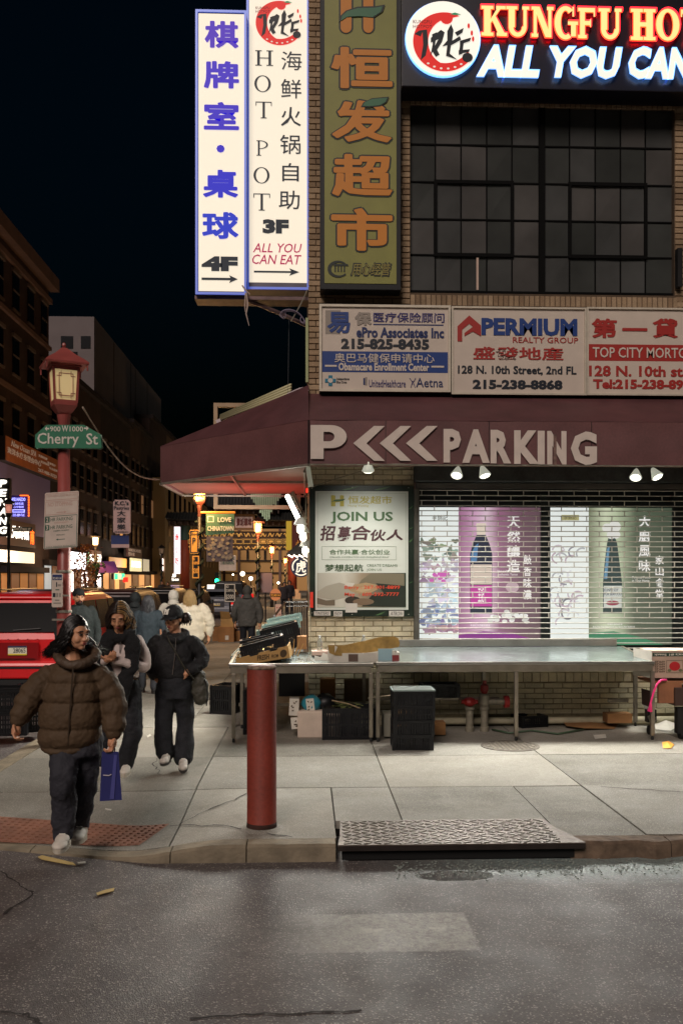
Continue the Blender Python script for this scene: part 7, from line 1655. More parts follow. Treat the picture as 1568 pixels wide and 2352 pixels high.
def face(t, P, M, s=1., closed=False, beard=None):
    for k in (-1, 1):
        if not closed:
            e = MB().ball(P(k*.031, .0835, .003), Vector((.0135, .008, .0052)) * s, 12, 8, M).build('eye', eyew, t, smooth=True)
            MB().ball(P(k*.031 + .003, .0905, .003), Vector((.0065, .003, .0065)) * s, 10, 6, M).build('iris', iris, e, smooth=True)
        MB().tube(spl([P(k*.048, .078, .004), P(k*.031, .092, .0105 if not closed else .002), P(k*.014, .090, .002)], 5), .0022 * s, 5).build('lash_line', browm, t)
        MB().tube(spl([P(k*.050, .078, .022), P(k*.034, .092, .031), P(k*.014, .094, .026)], 5), [.002*s]+[.0042*s]*9+[.003*s], 5, flat=.7).build('eyebrow', browm, t)
    lp_ = MB(); lp_.ball(P(0, .0965, -.056), Vector((.021, .007, .0048)) * s, 12, 6, M); lp_.ball(P(0, .0965, -.0655), Vector((.018, .0078, .0062)) * s, 12, 6, M); lp_.build('lips', lipm, t, smooth=True)
    MB().ball(P(0, .1035, -.0605), Vector((.017, .002, .0012)) * s, 10, 4, M).build('mouth_line', mat('mouth_dark', (70, 26, 26), .6), t)
    if beard:
        mb = MB(); mb.ball(P(0, .045, -.082), Vector((.054, .052, .034)) * s, 14, 8, M); mb.tube(spl([P(-.026, .092, -.062), P(0, .106, -.048), P(.026, .092, -.062)], 5), .006, 6); mb.build('beard', beard, t, smooth=True)
def hand(mb, w, d, pal, s=1., curl=.7, side=1):
    """w wrist, d direction of the hand, pal = palm normal; five separate curled fingers"""
    d = Vector(d).normalized(); pal = Vector(pal); pal = (pal - d * pal.dot(d)).normalized(); x = d.cross(pal) * side; w = Vector(w)
    mb.tube([w - d*.02*s, w + d*.02*s, w + d*.075*s], [.026*s, .030*s, .034*s], 10, flat=.6); mb.ball(w + d*.045*s, Vector((.034, .034, .030)) * s, 10, 8)
    for k, (o_, L_) in enumerate(((-.029, .066), (-.010, .078), (.010, .074), (.028, .058))):
        b = w + d*.080*s + x*o_*s; d1 = (d*math.cos(curl*.5) + pal*math.sin(curl*.5)); d2 = (d*math.cos(curl*1.3) + pal*math.sin(curl*1.3)); d3 = (d*math.cos(curl*2.1) + pal*math.sin(curl*2.1))
        p1 = b + d1*L_*.45*s; p2 = p1 + d2*L_*.33*s; p3 = p2 + d3*L_*.26*s
        mb.tube([b - d*.012*s, b, p1, p2, p3], [.0088*s, .0088*s, .0084*s, .0078*s, .0064*s], 8); mb.ball(p3, .0066*s, 8, 6)
    tb_ = w + d*.022*s - x*.030*s; t1_ = tb_ + (d*.6 - x*.6 + pal*.5).normalized()*.034*s; t2_ = t1_ + (d*.9 + pal*.5 - x*.1).normalized()*.030*s
    mb.tube([w + d*.01*s, tb_, t1_, t2_], [.014*s, .012*s, .0100*s, .0078*s], 8); mb.ball(t2_, .0079*s, 8, 6)
def hair(t, P, s, col, length, n=260, vol=1.0, wind=(0, 0, 0), seed=1, front=48, wave=.01, name='hair', part=0., cols=None, tuck=0., cap=True):
    """strands fall from the parting over the skull and hang to `length` below the eyes"""
    rd = random.Random(seed); mb = MB(); W3 = Vector(wind)
    for i in range(int(n * 1.9)):
        az = math.radians(rd.uniform(front, 360 - front)); sg = 1 if math.sin(az) > 0 else -1
        L_ = length * rd.uniform(.82, 1.08); pts = []; v_ = vol * rd.uniform(.94, 1.08); ph = rd.uniform(0, 6.3)
        for j in range(15):
            q = j / 14
            if q < .5:
                th = q / .5 * math.pi * .5; a = math.sin(th); s0 = .074 if front >= 40 else .03; ca = abs(math.degrees(math.atan2(math.sin(az), math.cos(az)))); s0 = s0 - (s0 + .05) * (ca - front) / (180 - front); z0_ = .024 + .104*v_*math.sqrt(max(.18, 1 - ((s0 + .014)/.098)**2)); x = (part*(1-a) + .083*v_*math.sin(az)*a); y = s0*(1-a) + (-.018 + .097*v_*math.cos(az))*a; z = .018 + (z0_ - .018)*math.cos(th)**.8
            else:
                e = (q - .5) / .5; k = 1 - tuck * e; x = .085*v_*math.sin(az)*(1 + .10*math.sin(e*3))*k; y = -.018 + .097*v_*math.cos(az)*(1 + .04*e)*k; z = .020 - (L_ + .02) * e
                x += wave*math.sin(e*9 + ph) + .012*e*math.sin(ph*3); y += wave*math.cos(e*8 + ph) + .010*e*math.cos(ph*5)
            p = P(x, y, z)
            if q > .5: p = p + W3 * (e ** 1.6) * rd.uniform(.6, 1.3)
            pts.append(p)
        mb.cur = 0 if not cols else (1 if (rd.random() < .55 and sg < 0) else 0)
        q_ = rd.uniform(.6, 1.0); mb.tube(pts, [.003*s*q_] + [.0056*s*q_]*10 + [.005*s*q_, .004*s*q_, .003*s*q_, .0010*s], 4)
    o = mb.build(name, [col] + ([cols] if cols else []), t, smooth=True)
    if cap: blob('hair_base', MB().ball(P(0, -.026, .030), Vector((.079, .088, .090)) * s, 16, 10).ball(P(0, -.045, -.02), Vector((.068, .06, .085)) * s, 14, 10), col, t, .010, 2)
    return o
def torso_clothes(mb, rings, n=24, bulge=0, amt=.08, per=8):
    """closed loft; rings = (centre, rx, ry, yaw); bulge = number of quilt rolls"""
    C_ = [r[0] for r in rings]; cs = spl(C_, per); rx = sp1([r[1] for r in rings], per); ry = sp1([r[2] for r in rings], per); yw = sp1([r[3] if len(r) > 3 else 0 for r in rings], per)
    o = len(mb.v); N = len(cs)
    for i in range(N):
        q = i / (N - 1); k = 1 + (amt * (abs(math.sin(math.pi * bulge * q)) ** .55 - .6) if bulge else 0)
        for j in range(n):
            a = 2*math.pi*j/n; ca, sa = math.cos(a), math.sin(a); ex = .82
            x = math.copysign(abs(ca)**ex, ca)*rx[i]*k; y = math.copysign(abs(sa)**ex, sa)*ry[i]*k; c, s_ = math.cos(yw[i]), math.sin(yw[i])
            mb.v.append((cs[i].x + x*c - y*s_, cs[i].y + x*s_ + y*c, cs[i].z))
    for i in range(N - 1):
        for j in range(n): j2 = (j+1) % n; mb.f.append([o+i*n+j, o+i*n+j2, o+(i+1)*n+j2, o+(i+1)*n+j]); mb.mi.append(0)
    mb.f.append([o+j for j in reversed(range(n))]); mb.mi.append(0); mb.f.append([o+(N-1)*n+j for j in range(n)]); mb.mi.append(0)
def sleeve(mb, pts, rs, bulge=0, amt=.10, per=8, n=14):
    cs = spl(pts, per); r = sp1(rs, per); N = len(cs)
    rr = [r[i] * (1 + (amt * (abs(math.sin(math.pi*bulge*i/(N-1)))**.55 - .6) if bulge else 0)) for i in range(N)]
    mb.tube(cs, rr, n); mb.ball(cs[0], rr[0]*.98, 12, 8); mb.ball(cs[-1], rr[-1]*.95, 12, 8)
def shoe(t, heel, toe, m, sole, h=.075, w=.046, name='shoe', lift=0):
    heel = Vector(heel); toe = Vector(toe); d = (toe - heel); L_ = d.length; d.normalize(); x = Vector((d.y, -d.x, 0)).normalized(); u = x.cross(d).normalized(); u = u if u.z > 0 else -u
    mb = MB(); M = Matrix((d, x, u)).transposed()
    mb.ball(heel + d*.05 + u*.045, Vector((.055, w*.85, .05)), 14, 8, M); mb.ball(heel + d*L_*.5 + u*.040, Vector((.08, w*.95, .040)), 14, 8, M); mb.ball(toe - d*.065 + u*.034, Vector((.068, w, .032)), 14, 8, M); mb.tube([heel + d*.05 + u*.03, heel + d*.035 + u*(h + .03)], [.044, .040], 12)
    o = blob(name, mb, m, t, .006, 3)
    pts = []
    for i in range(22):
        a = 2*math.pi*i/22; e = math.cos(a); pts.append(heel + d*(L_/2 + e*(L_/2 + .004)) + x*math.sin(a)*(w*(1.02 + .12*e)))
    MB().poly([p - u*.002 for p in pts], u*.024).build('sole', sole, o)
    mb = MB()
    for k in range(4): c = heel + d*(L_*.42 + k*.022) + u*(.088 - k*.008); mb.tube([c - x*.02, c + x*.02], .0035, 5)
    mb.build('laces', mat('lace', (230, 226, 216), .7), o); return o
def P_(Y):
    return lambda px, py, dy=0.: at(px, py, Y + dy)
def trousers(t, name, hip, legs, m, waist=(.17, .12), vox=.010, disp=.03, up=.12):
    mb = MB(); hip = Vector(hip); torso_clothes(mb, [(hip + UP*up, waist[0]*.9, waist[1]*.95), (hip, waist[0], waist[1]), (hip - UP*.10, waist[0]*.95, waist[1])])
    for pts, rs in legs: sleeve(mb, pts, rs)
    return blob(name, mb, m, t, vox, 4, disp, .10)
wsh = mat('shoe_white', (214, 206, 194), .6, nz=.1, ns=20); wso = mat('sole_white', (200, 192, 176), .7)
# === front woman in the olive brown puffer coat
p = P_(6.35); t = thing('person', 'woman in olive brown puffer coat striding with a blue bag, head turned right', 'person')
hc = p(176, 1456, -.02); f = Vector((.80, -.60, -.08)).normalized()
mb = MB(); PH, MH = head(mb, hc, f, .93)
hip = p(172, 1700); neck = p(160, 1500, .05); sL, sR = p(128, 1550, .02), p(214, 1550, .0)
limb(mb, [p(168, 1478, .03), neck], [.050, .052]); limb(mb, [neck, p(168, 1600), hip], [.07, .12, .13])
wL, wR = p(38, 1662, -.10), p(259, 1690, -.06)
limb(mb, [sL, p(58, 1605, .0), wL], [.045, .038, .026]); limb(mb, [sR, p(268, 1612, .04), wR], [.045, .038, .026])
hand(mb, wL, (.05, -.35, -1), (.9, -.3, .1), .98, .95, -1); hand(mb, wR, (-.05, -.1, -1), (-.7, -.5, 0), .98, 1.15, 1)
kF, aF, kB, aB = p(146, 1795, -.12), p(146, 1905, -.02), p(186, 1790, .10), p(186, 1895, .30)
aF = p(145, 1918, -.08); aB = p(186, 1908, .22)
limb(mb, [hip + Vector((-.07, 0, 0)), kF, aF], [.075, .05, .035]); limb(mb, [hip + Vector((.07, 0, 0)), kB, aB], [.075, .05, .035])
blob('body', mb, skin, t, .0055, 3); face(t, PH, MH, .93)
hm = mat('hair_black', (20, 16, 15), .35, spec=.6); hm2 = mat('hair_blond_ends', (150, 116, 70), .45); hm_b = mat('hair_brown', (40, 28, 22), .4)
hair(t, PH, .93, hm, .175, 300, 1.02, (-.12, .05, .0), 3, 58, .012, part=-.01)
hair(t, PH, .93, hm, .14, 30, 1.02, (.14, .03, .0), 5, 80, .006, name='hair_lock', cap=False)
MB().tube([PH(.076, .0, -.045) + Vector((math.cos(a)*.012, -.002, math.sin(a)*.012)) for a in rng(0, 6.28, 10)], .002, 5).build('earring', mat('gold', (220, 180, 90), .2, 1), t)
coat = mat('puffer_olive', (84, 66, 48), .72, nz=.12, ns=5, bump=.15, bs=45, spec=.3)
mb = MB()
torso_clothes(mb, [(p(152, 1728, -.02), .120, .12), (p(157, 1712, .0), .185, .155), (p(163, 1670), .210, .172), (p(167, 1610), .200, .165), (p(171, 1566, .01), .180, .155), (p(171, 1538, .02), .150, .135), (p(168, 1516, .04), .095, .09)], 28, 6, .11)
sleeve(mb, [p(126, 1545, .02), p(92, 1574, .0), p(64, 1614, -.03), p(42, 1654, -.09)], [.075, .088, .086, .064], 5, .20)
sleeve(mb, [p(214, 1544, .0), p(244, 1574, .02), p(262, 1622, .0), p(261, 1682, -.05)], [.075, .088, .086, .070], 5, .20)
blob('puffer_coat', mb, coat, t, .007, 2, .016, .045)
mb = MB(); HC_ = [p(140, 1497, -.02), p(132, 1512, -.06), p(150, 1528, -.12), p(176, 1532, -.14), p(205, 1522, -.10), p(222, 1508, -.02), p(212, 1498, .08), p(178, 1492, .15), p(148, 1492, .10), p(140, 1497, -.02)]
mb.tube(spl([q + Vector((0, 0, .012)) for q in HC_], 5), .034, 10); mb.ball(p(186, 1506, .14), (.12, .08, .08), 14, 8); blob('hood', mb, mat('puffer_hood', (78, 61, 46), .6, bump=.4, bs=40), t, .010, 3, .02, .05)
MB().tube([p(168, 1530, -.165), p(166, 1560, -.175), p(160, 1640, -.185), p(156, 1712, -.165)], .006, 5).build('zip_placket', mat('placket', (62, 48, 34), .5), t)
for a, b in ((wL, Vector((.05, -.35, -1))), (wR, Vector((-.05, -.1, -1)))):
    b = b.normalized(); MB().tube([a - b*.055, a - b*.012], .042, 12).build('cuff', mat('cuff_dark', (30, 26, 26), .8, bump=.4, bs=90), t)
MB().tube([wL + Vector((math.cos(a)*.036, math.sin(a)*.036, .012)) for a in rng(0, 6.28, 14)], .003, 5).build('bracelet', mat('bracelet', (200, 170, 140), .3, .8), t)
jn = mat('trouser_charcoal', (46, 46, 54), .8, nz=.12, ns=8, bump=.3, bs=60)
trousers(t, 'trousers', hip, [([p(152, 1712, 0), p(145, 1785, -.14), p(148, 1850, -.10), aF + UP*.02], [.115, .092, .080, .074]), ([p(202, 1700, .02), p(198, 1780, .06), p(188, 1850, .12), aB + UP*.03], [.110, .086, .074, .066])], jn, (.18, .13), .008, .045)
shoe(t, p(153, 1925, -.01), p(133, 1962, -.30), wsh, wso, w=.052, h=.085); shoe(t, p(192, 1918, .22), p(170, 1942, .00), wsh, wso, w=.052, h=.085)
# bag in her hand
bag = thing('shopping_bag', 'slim dark blue paper bag hanging from the front woman hand', 'bag'); bp = lambda a, b, dy=0: at(a, b, 6.29 + dy)
bm = mat('bag_blue', (34, 38, 104), .35, nz=.12, ns=6, spec=.6)
MB().quadv([bp(234, 1727, -.03), bp(272, 1727, -.03), bp(280, 1838, -.05), bp(229, 1841, -.05), bp(234, 1727, .03), bp(272, 1727, .03), bp(280, 1838, .06), bp(229, 1841, .06)], [(0,1,2,3),(7,6,5,4),(0,3,7,4),(1,5,6,2),(3,2,6,7)]).build('bag_body', bm, bag)
MB().tube([bp(245, 1727), bp(252, 1712), bp(256, 1703), bp(262, 1712), bp(264, 1727)], .006, 6).build('handle', mat('cord_white', (206, 196, 190), .7), bag)
MB().tube([bp(237, 1781, -.047), bp(250, 1782, -.049), bp(256, 1779, -.049)], .004, 5).build('printed_line', mat('print_pale', (190, 180, 190), .6), bag)
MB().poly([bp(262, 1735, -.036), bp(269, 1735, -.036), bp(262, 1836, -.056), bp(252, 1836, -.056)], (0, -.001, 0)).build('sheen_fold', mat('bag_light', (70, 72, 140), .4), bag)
# === woman with the black scarf
p = P_(8.5); t = thing('person', 'woman in white zip top and long black scarf looking down at her hands', 'person')
hc = p(273, 1419, 0); f = Vector((.02, -.93, -.34)).normalized(); mb = MB(); PH, MH = head(mb, hc, f, 1.0)
hip = p(283, 1590); sL, sR = p(242, 1475), p(318, 1472)
limb(mb, [p(273, 1440, .03), p(276, 1462, .04)], [.05, .052]); limb(mb, [p(276, 1465, .04), p(280, 1520), hip], [.07, .11, .12])
wL, wR = p(246, 1516, -.22), p(258, 1514, -.20)
limb(mb, [sL, p(232, 1522, .0), wL], [.045, .038, .026]); limb(mb, [sR, p(331, 1528, -.02), wR], [.045, .038, .026])
hand(mb, wL, (.5, -.6, .3), (.3, .2, .9), .95, .9, 1); hand(mb, wR, (-.9, -.2, .1), (-.1, .3, .9), .95, .9, -1)
a1_, a2_ = p(288, 1765, 0), p(228, 1768, .22); limb(mb, [hip + Vector((.07, 0, 0)), p(302, 1680, -.05), a1_], [.075, .05, .035]); limb(mb, [hip - Vector((.07, 0, 0)), p(250, 1685, .05), a2_], [.075, .05, .035])
blob('body', mb, skin2, t, .0055, 3); face(t, PH, MH, 1., True)
hair(t, PH, 1.0, hm_b, .125, 330, 1.16, (.02, .02, 0), 8, 50, .018, cols=hm2, part=.0)
wt = mat('knit_white', (206, 190, 184), .8, nz=.06, ns=9, bump=.3, bs=120); bs = mat('scarf_black', (14, 14, 17), .9, bump=.5, bs=90)
mb = MB(); torso_clothes(mb, [(p(280, 1556), .155, .11), (p(280, 1530), .155, .115), (p(278, 1495), .165, .12), (p(278, 1470, .02), .15, .10), (p(276, 1460, .03), .08, .07)], 24)
sleeve(mb, [p(246, 1476), p(233, 1500, .0), p(229, 1524, -.02), p(243, 1517, -.18)], [.062, .058, .052, .040]); sleeve(mb, [p(314, 1473), p(328, 1500, .0), p(331, 1530, -.03), p(300, 1526, -.14), p(266, 1516, -.19)], [.062, .060, .056, .046, .040])
blob('zip_top', mb, wt, t, .009, 4, .02, .06)
mb = MB(); mb.tube(spl([p(254, 1455, -.02), p(262, 1464, -.10), p(280, 1466, -.11), p(296, 1456, -.04), p(290, 1448, .08), p(270, 1446, .10), p(256, 1450, .05), p(254, 1455, -.02)], 5), .042, 10)
mb.tube(spl([p(256, 1462, -.06), p(244, 1480, -.14), p(238, 1520, -.15), p(246, 1560, -.14), p(262, 1610, -.12)], 5), [.068 + .008*math.sin(i) for i in range(21)], 12, flat=.42); mb.tube(spl([p(292, 1460, -.06), p(304, 1480, -.13), p(302, 1520, -.14), p(288, 1560, -.15), p(276, 1612, -.14)], 5), [.080 + .008*math.sin(i*1.3) for i in range(21)], 12, flat=.42)
blob('scarf', mb, bs, t, .010, 2, .03, .05)
MB().tube([p(277, 1468, -.13), p(275, 1500, -.13)], .004, 5).build('zip', mat('zip_grey', (120, 116, 116), .4, .6), t)
dk_j = mat('trouser_black', (24, 26, 32), .75, nz=.15, ns=8, bump=.35, bs=50)
trousers(t, 'trousers', hip, [([p(300, 1598), p(304, 1680, -.05), p(294, 1730, -.03), a1_ + UP*.03], [.105, .088, .080, .076]), ([p(266, 1600), p(250, 1685, .05), p(238, 1730, .12), a2_ + UP*.03], [.10, .085, .082, .082])], dk_j, (.165, .12), .010, .035)
shoe(t, p(294, 1766, .06), p(284, 1786, -.18), wsh, wso); shoe(t, p(234, 1776, .20), p(212, 1800, -.02), wsh, wso)
# === woman in the black cap
p = P_(8.9); t = thing('person', 'woman in black cap and black zip jacket walking with hands in her pockets', 'person')
hc = p(398, 1421, 0); f = Vector((-.42, -.87, -.22)).normalized(); mb = MB(); PH, MH = head(mb, hc, f, .98)
hip = p(401, 1580); limb(mb, [p(402, 1440, .03), p(404, 1458, .03)], [.05, .054]); limb(mb, [p(402, 1462, .03), p(402, 1520), hip], [.07, .12, .13])
limb(mb, [p(362, 1472), p(343, 1520, .05), p(356, 1556, -.05)], [.046, .04, .03]); limb(mb, [p(440, 1472), p(462, 1516, .05), p(436, 1541, -.10)], [.046, .04, .03])
hand(mb, p(436, 1541, -.11), (-.6, -.1, -.5), (-.3, .8, 0), .9, .8, 1); hand(mb, p(357, 1556, -.06), (.5, .1, -.6), (.3, .8, 0), .9, .8, -1)
aL, aR = p(384, 1738, -.02), p(421, 1745, .05); limb(mb, [hip - Vector((.08, 0, 0)), p(377, 1650, -.05), aL], [.08, .055, .036]); limb(mb, [hip + Vector((.08, 0, 0)), p(424, 1650, .05), aR], [.08, .055, .036])
blob('body', mb, skin, t, .0055, 3); face(t, PH, MH, .98)
hair(t, PH, .96, hm_b, .02, 150, 1.0, (0, .01, .02), 12, 75, .002, tuck=.3)
MB().ball(p(428, 1419, .06), (.045, .05, .055), 12, 8).build('hair_bun', hm_b, t, smooth=True)
mb = MB()
for k in range(24): a = k * .7; c = p(428, 1421, .06); mb.tube([c + Vector((math.cos(a)*.04, math.sin(a)*.04, .03)), c + Vector((math.cos(a+1)*.052, math.sin(a+1)*.05, -.01)), c + Vector((math.cos(a+1.5)*.04, math.sin(a+1.5)*.03, -.05 - .02*math.sin(k)))], [.006, .007, .003], 5)
mb.build('bun_strands', hm_b, t, smooth=True)
cpm = mat('cap_black', (18, 19, 22), .75, bump=.3, bs=120)
cp_ = MB().ball(PH(0, -.010, .052), Vector((.092, .106, .082)), 20, 12, MH).build('cap_crown', cpm, t, smooth=True)
mb = MB(); v = []
for i in range(13):
    a = math.radians(-62 + i * 124 / 12)
    for rr_, zz in ((.092, .040), (.135, .040 - .006), (.172, .026)):
        k_ = 1 if rr_ < .1 else math.cos(a * .55); v.append(PH(math.sin(a)*min(rr_, .092), -.010 + math.cos(a)*(.106 if rr_ < .1 else .106 + (rr_ - .092)*k_), zz + .012 - .018*abs(math.sin(a))))
n0 = len(v); v2 = [Vector(q) + MH @ Vector((0, 0, -.005)) for q in v]
mb.quadv(v + v2, [(i*3+k, (i+1)*3+k, (i+1)*3+k+1, i*3+k+1) for i in range(12) for k in range(2)] + [(n0+i*3+k+1, n0+(i+1)*3+k+1, n0+(i+1)*3+k, n0+i*3+k) for i in range(12) for k in range(2)] + [(i*3+2, (i+1)*3+2, n0+(i+1)*3+2, n0+i*3+2) for i in range(12)])
mb.build('cap_brim', cpm, t, smooth=False)
o_ = PH(.028, .098, .064); uu = (PH(-.028, .098, .064) - o_); vv = PH(.028, .076, .118) - o_
capw = mat('cap_logo', (226, 220, 206), .6, em=.08)
for ch, dx in (('N', -.08), ('Y', .10)): T(ch, (o_ + uu*dx, uu, vv), capw, t, bold=.04, shear=.15, d=.003, off=.006 if ch == 'N' else .0095)
jk = mat('jacket_black', (22, 22, 25), .8, nz=.12, ns=9, bump=.35, bs=70)
mb = MB(); torso_clothes(mb, [(p(401, 1557), .160, .125), (p(400, 1545), .185, .14), (p(401, 1510), .185, .14), (p(402, 1480, .02), .185, .13), (p(403, 1462, .03), .15, .10), (p(404, 1452, .04), .085, .08)], 24)
sleeve(mb, [p(362, 1474), p(347, 1496, .02), p(342, 1522, .02), p(352, 1552, -.05)], [.070, .070, .064, .050]); sleeve(mb, [p(442, 1474), p(460, 1498, .02), p(464, 1520, .0), p(441, 1540, -.10)], [.070, .070, .064, .048])
mb.tube(spl([p(378, 1458, -.02), p(392, 1468, -.10), p(408, 1470, -.11), p(424, 1460, -.04), p(428, 1452, .05), p(410, 1448, .12), p(386, 1450, .08), p(378, 1458, -.02)], 5), .03, 8)
blob('zip_jacket', mb, jk, t, .009, 3, .03, .07)
MB().tube([p(404, 1466, -.145), p(402, 1500, -.155), p(396, 1550, -.150)], .0035, 5).build('zip', mat('zip_silver', (170, 166, 160), .3, .8), t)
trousers(t, 'trousers', hip, [([p(384, 1588), p(377, 1650, -.05), p(376, 1700, -.03), p(380, 1728, -.02)], [.115, .088, .088, .096]), ([p(419, 1588), p(425, 1650, .05), p(424, 1700, .05), p(422, 1738, .05)], [.115, .086, .088, .100])], mat('trouser_flare', (30, 32, 38), .8, nz=.15, ns=8, bump=.3, bs=60), (.18, .135), .010, .03)
gsh = mat('shoe_grey_white', (190, 182, 172), .55, nz=.25, ns=30)
shoe(t, p(388, 1742, .03), p(374, 1760, -.24), gsh, mat('sole_dark', (60, 56, 54), .7)); shoe(t, p(422, 1746, .10), p(420, 1776, -.18), gsh, mat('sole_dark', (60, 56, 54)))
cb_ = thing('crossbody_bag', 'dark olive crossbody bag at the hip of the woman in the cap', 'bag'); om = mat('bag_olive', (62, 60, 50), .6, nz=.2, ns=9, bump=.4, bs=40)
blob('bag_body', MB().ball(p(459, 1582, -.03), (.085, .06, .125), 14, 10).ball(p(462, 1600, -.03), (.08, .06, .09), 14, 10).ball(p(456, 1556, -.02), (.075, .05, .08), 12, 8), om, cb_, .010, 3, .03, .05)
mb = MB(); pts = spl([p(384, 1456, .02), p(386, 1468, -.11), p(404, 1500, -.175), p(424, 1535, -.18), p(446, 1562, -.12)], 6); mb.tube(pts, .022, 4, flat=.22); mb.build('strap', om, cb_)
MB().tube(spl([p(470, 1560, -.06), p(476, 1590, -.08), p(474, 1622, -.08)], 5), .005, 5).build('drawcord', dk, cb_)
# === the others
def walker(label, px, Y, Hh, coatc, legc, yaw=0., hood=None, hairc=None, hl=.2, headc=None, wide=1., puff=0, beard=False, step=.12, long=0., z0=0., cap_=None, col_sk=None):
    """standing or walking figure; yaw 0 looks at the camera, pi walks away"""
    t = thing('person', label, 'person'); x0 = at(px, 1329, Y).x; f = Vector((math.sin(yaw), -math.cos(yaw), 0)); r = f.cross(UP) * -1
    k = Hh / 1.7; Q = lambda a, b, z: Vector((x0, Y, z0)) + r*a*k + f*b*k + UP*z*k
    mb = MB(); hc = Q(0, .02, 1.585); PH, MH = head(mb, hc, f, k); limb(mb, [Q(0, 0, 1.50), Q(0, 0, 1.42)], [.05*k, .055*k]); limb(mb, [Q(0, 0, 1.38), Q(0, 0, 1.1), Q(0, 0, .92)], [.09*k, .10*k, .11*k])
    for s in (-1, 1):
        w = Q(s*.25*wide, .02 + s*.05, .86); limb(mb, [Q(s*.17, 0, 1.38), Q(s*.235*wide, -.03, 1.12), w], [.045, .038, .027]); hand(mb, w, (0, .1, -1), (-s*r.x, -s*r.y, 0), .95*k, .7, s)
        limb(mb, [Q(s*.09, 0, .88), Q(s*.10, s*step*.5 + .03, .48), Q(s*.10, s*step, .08)], [.08, .052, .036])
    blob('body', mb, col_sk or skin2, t, .008, 3)
    mb = MB(); zb = .80 - long; torso_clothes(mb, [(Q(0, 0, zb), .16*wide*k, .12*k, yaw), (Q(0, 0, zb + .06), .195*wide*k, .145*k, yaw), (Q(0, 0, 1.1), .19*wide*k, .145*k, yaw), (Q(0, -.01, 1.34), .205*wide*k, .135*k, yaw), (Q(0, -.01, 1.42), .16*k, .11*k, yaw), (Q(0, 0, 1.48), .075*k, .075*k, yaw)], 22, puff, .09)
    for s in (-1, 1): sleeve(mb, [Q(s*.17*wide, 0, 1.39), Q(s*.235*wide, -.02, 1.22), Q(s*.262*wide, -.01, 1.08), Q(s*.255*wide, .03 + s*.05, .90)], [.075*k*wide, .074*k*wide, .068*k*wide, .052*k], puff and 4, .12)
    blob('coat', mb, coatc, t, .011, 3, .03, .08)
    if hood: blob('hood', MB().ball(Q(0, -.025, 1.60), Vector((.105, .118, .135)) * k, 16, 10, MH).tube([Q(0, -.04, 1.5), Q(0, -.05, 1.42)], [.10*k, .12*k], 14), hood, t, .010, 3, .02, .05)
    else: face(t, PH, MH, k, beard=browm if beard else None)
    if hairc: hair(t, PH, k, hairc, hl, 170, 1.1, (0, 0, 0), int(px), 50, .012)
    if cap_: blob('knit_cap', MB().ball(PH(0, -.012, .050), Vector((.088, .104, .078)) * k, 16, 10, MH), cap_, t, .008, 2)
    trousers(t, 'trousers', Q(0, 0, .90), [([Q(s*.09, 0, .84), Q(s*.10, s*step*.5 + .03, .48), Q(s*.10, s*step, .11)], [.095*k, .072*k, .066*k]) for s in (-1, 1)], legc, (.165*k, .12*k), .012, .02)
    for s in (-1, 1): shoe(t, Q(s*.10, s*step - .06, .012), Q(s*.105, s*step + .19, .012), mat('shoe_dark', (30, 28, 28), .6), mat('sole_dark', (60, 56, 54)))
    return t
cl = lambda n, c, **k: mat(n, c, .8, nz=.12, ns=7, bump=.3, bs=50, **k)
dkt = cl('trouser_dark', (24, 24, 30))
walker('bearded man in a black knit cap and dark green jacket beside the red post', 180, 13.2, 1.72, cl('jacket_green', (36, 44, 44)), dkt, .45, None, None, 0, cap_=cl('cap_knit', (16, 16, 18)), beard=True, col_sk=skin)
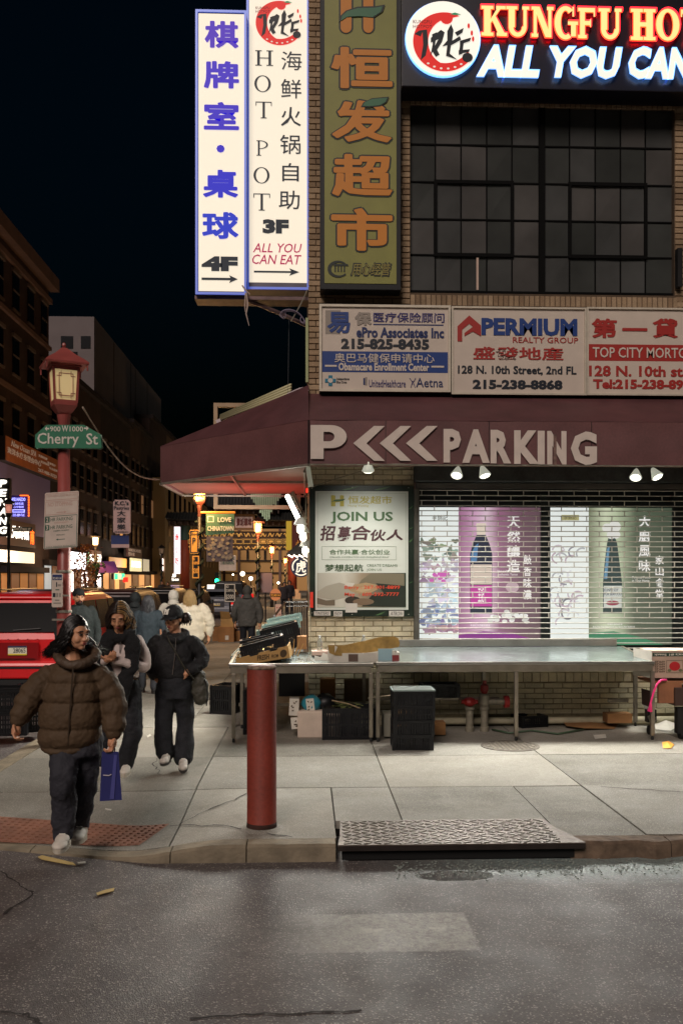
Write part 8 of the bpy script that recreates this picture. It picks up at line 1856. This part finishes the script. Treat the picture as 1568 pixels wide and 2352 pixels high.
walker('person in a dark hooded jacket walking away left of the long haired one', 312, 17.0, 1.60, cl('coat_darkgreen', (30, 36, 38)), dkt, 3.0, cl('hood_dark', (34, 40, 42)))
walker('person with long dark hair in a blue grey coat walking away', 340, 15.0, 1.58, cl('coat_bluegrey', (42, 54, 62)), cl('jeans_grey', (44, 46, 52)), 3.3, None, mat('hair_grey_sheen', (66, 66, 70), .35), .24, long=.15)
pw_ = cl('puffer_white', (222, 212, 190)); 
walker('person in a white hooded jacket walking away, mostly behind the cap', 399, 17.6, 1.63, cl('jacket_white', (214, 210, 196)), dkt, 3.1, cl('hood_white', (220, 216, 204)), wide=1.1)
walker('blond person in a big cream white puffer coat walking away', 436, 16.2, 1.65, pw_, dkt, 3.3, None, mat('hair_blond', (176, 146, 98), .45), .20, wide=1.35, puff=7)
walker('man in a grey hooded sweatshirt walking away up the side street', 568, 20.6, 1.69, cl('hoodie_grey', (74, 72, 68)), cl('trouser_navy', (16, 18, 26)), 3.14, cl('hood_grey', (68, 66, 62)), wide=1.12, step=.1)
for px, Y, h_, lab in ((652, 48, 1.66, 'small distant person in dark clothes by the right gate column'), (664, 50, 1.75, 'second small distant person by the right gate column'), (372, 62, 1.7, 'small distant person in dark coat across the street by the lamp'), (385, 64, 1.62, 'distant person in dark clothes left of the gate column')):
    walker(lab, px, Y, h_, cl('coat_far', (46, 40, 44)), dkt, .3, None, hm, .05)
# ---------------------------------------------------------------- rebase empties to the foot of their thing
bpy.context.view_layer.update()
for o in list(S.objects):
    if o.type == 'EMPTY' and o.parent is None and o.get('w') is not None:
        mn = Vector((1e9,)*3); mx = Vector((-1e9,)*3)
        for c in o.children_recursive:
            if c.type == 'MESH':
                Mx = c.matrix_world
                for bb in c.bound_box:
                    p = Mx @ Vector(bb)
                    for i in range(3): mn[i] = min(mn[i], p[i]); mx[i] = max(mx[i], p[i])
        if mn.x > 1e8: continue
        base = Vector(((mn.x + mx.x) / 2, (mn.y + mx.y) / 2, mn.z)) - o.matrix_world.translation
        if o.location.length < 1e-6 and o.rotation_euler.to_quaternion().angle < 1e-6:
            o.location = base
            for c in o.children: c.location = c.location - base
        del o['w']
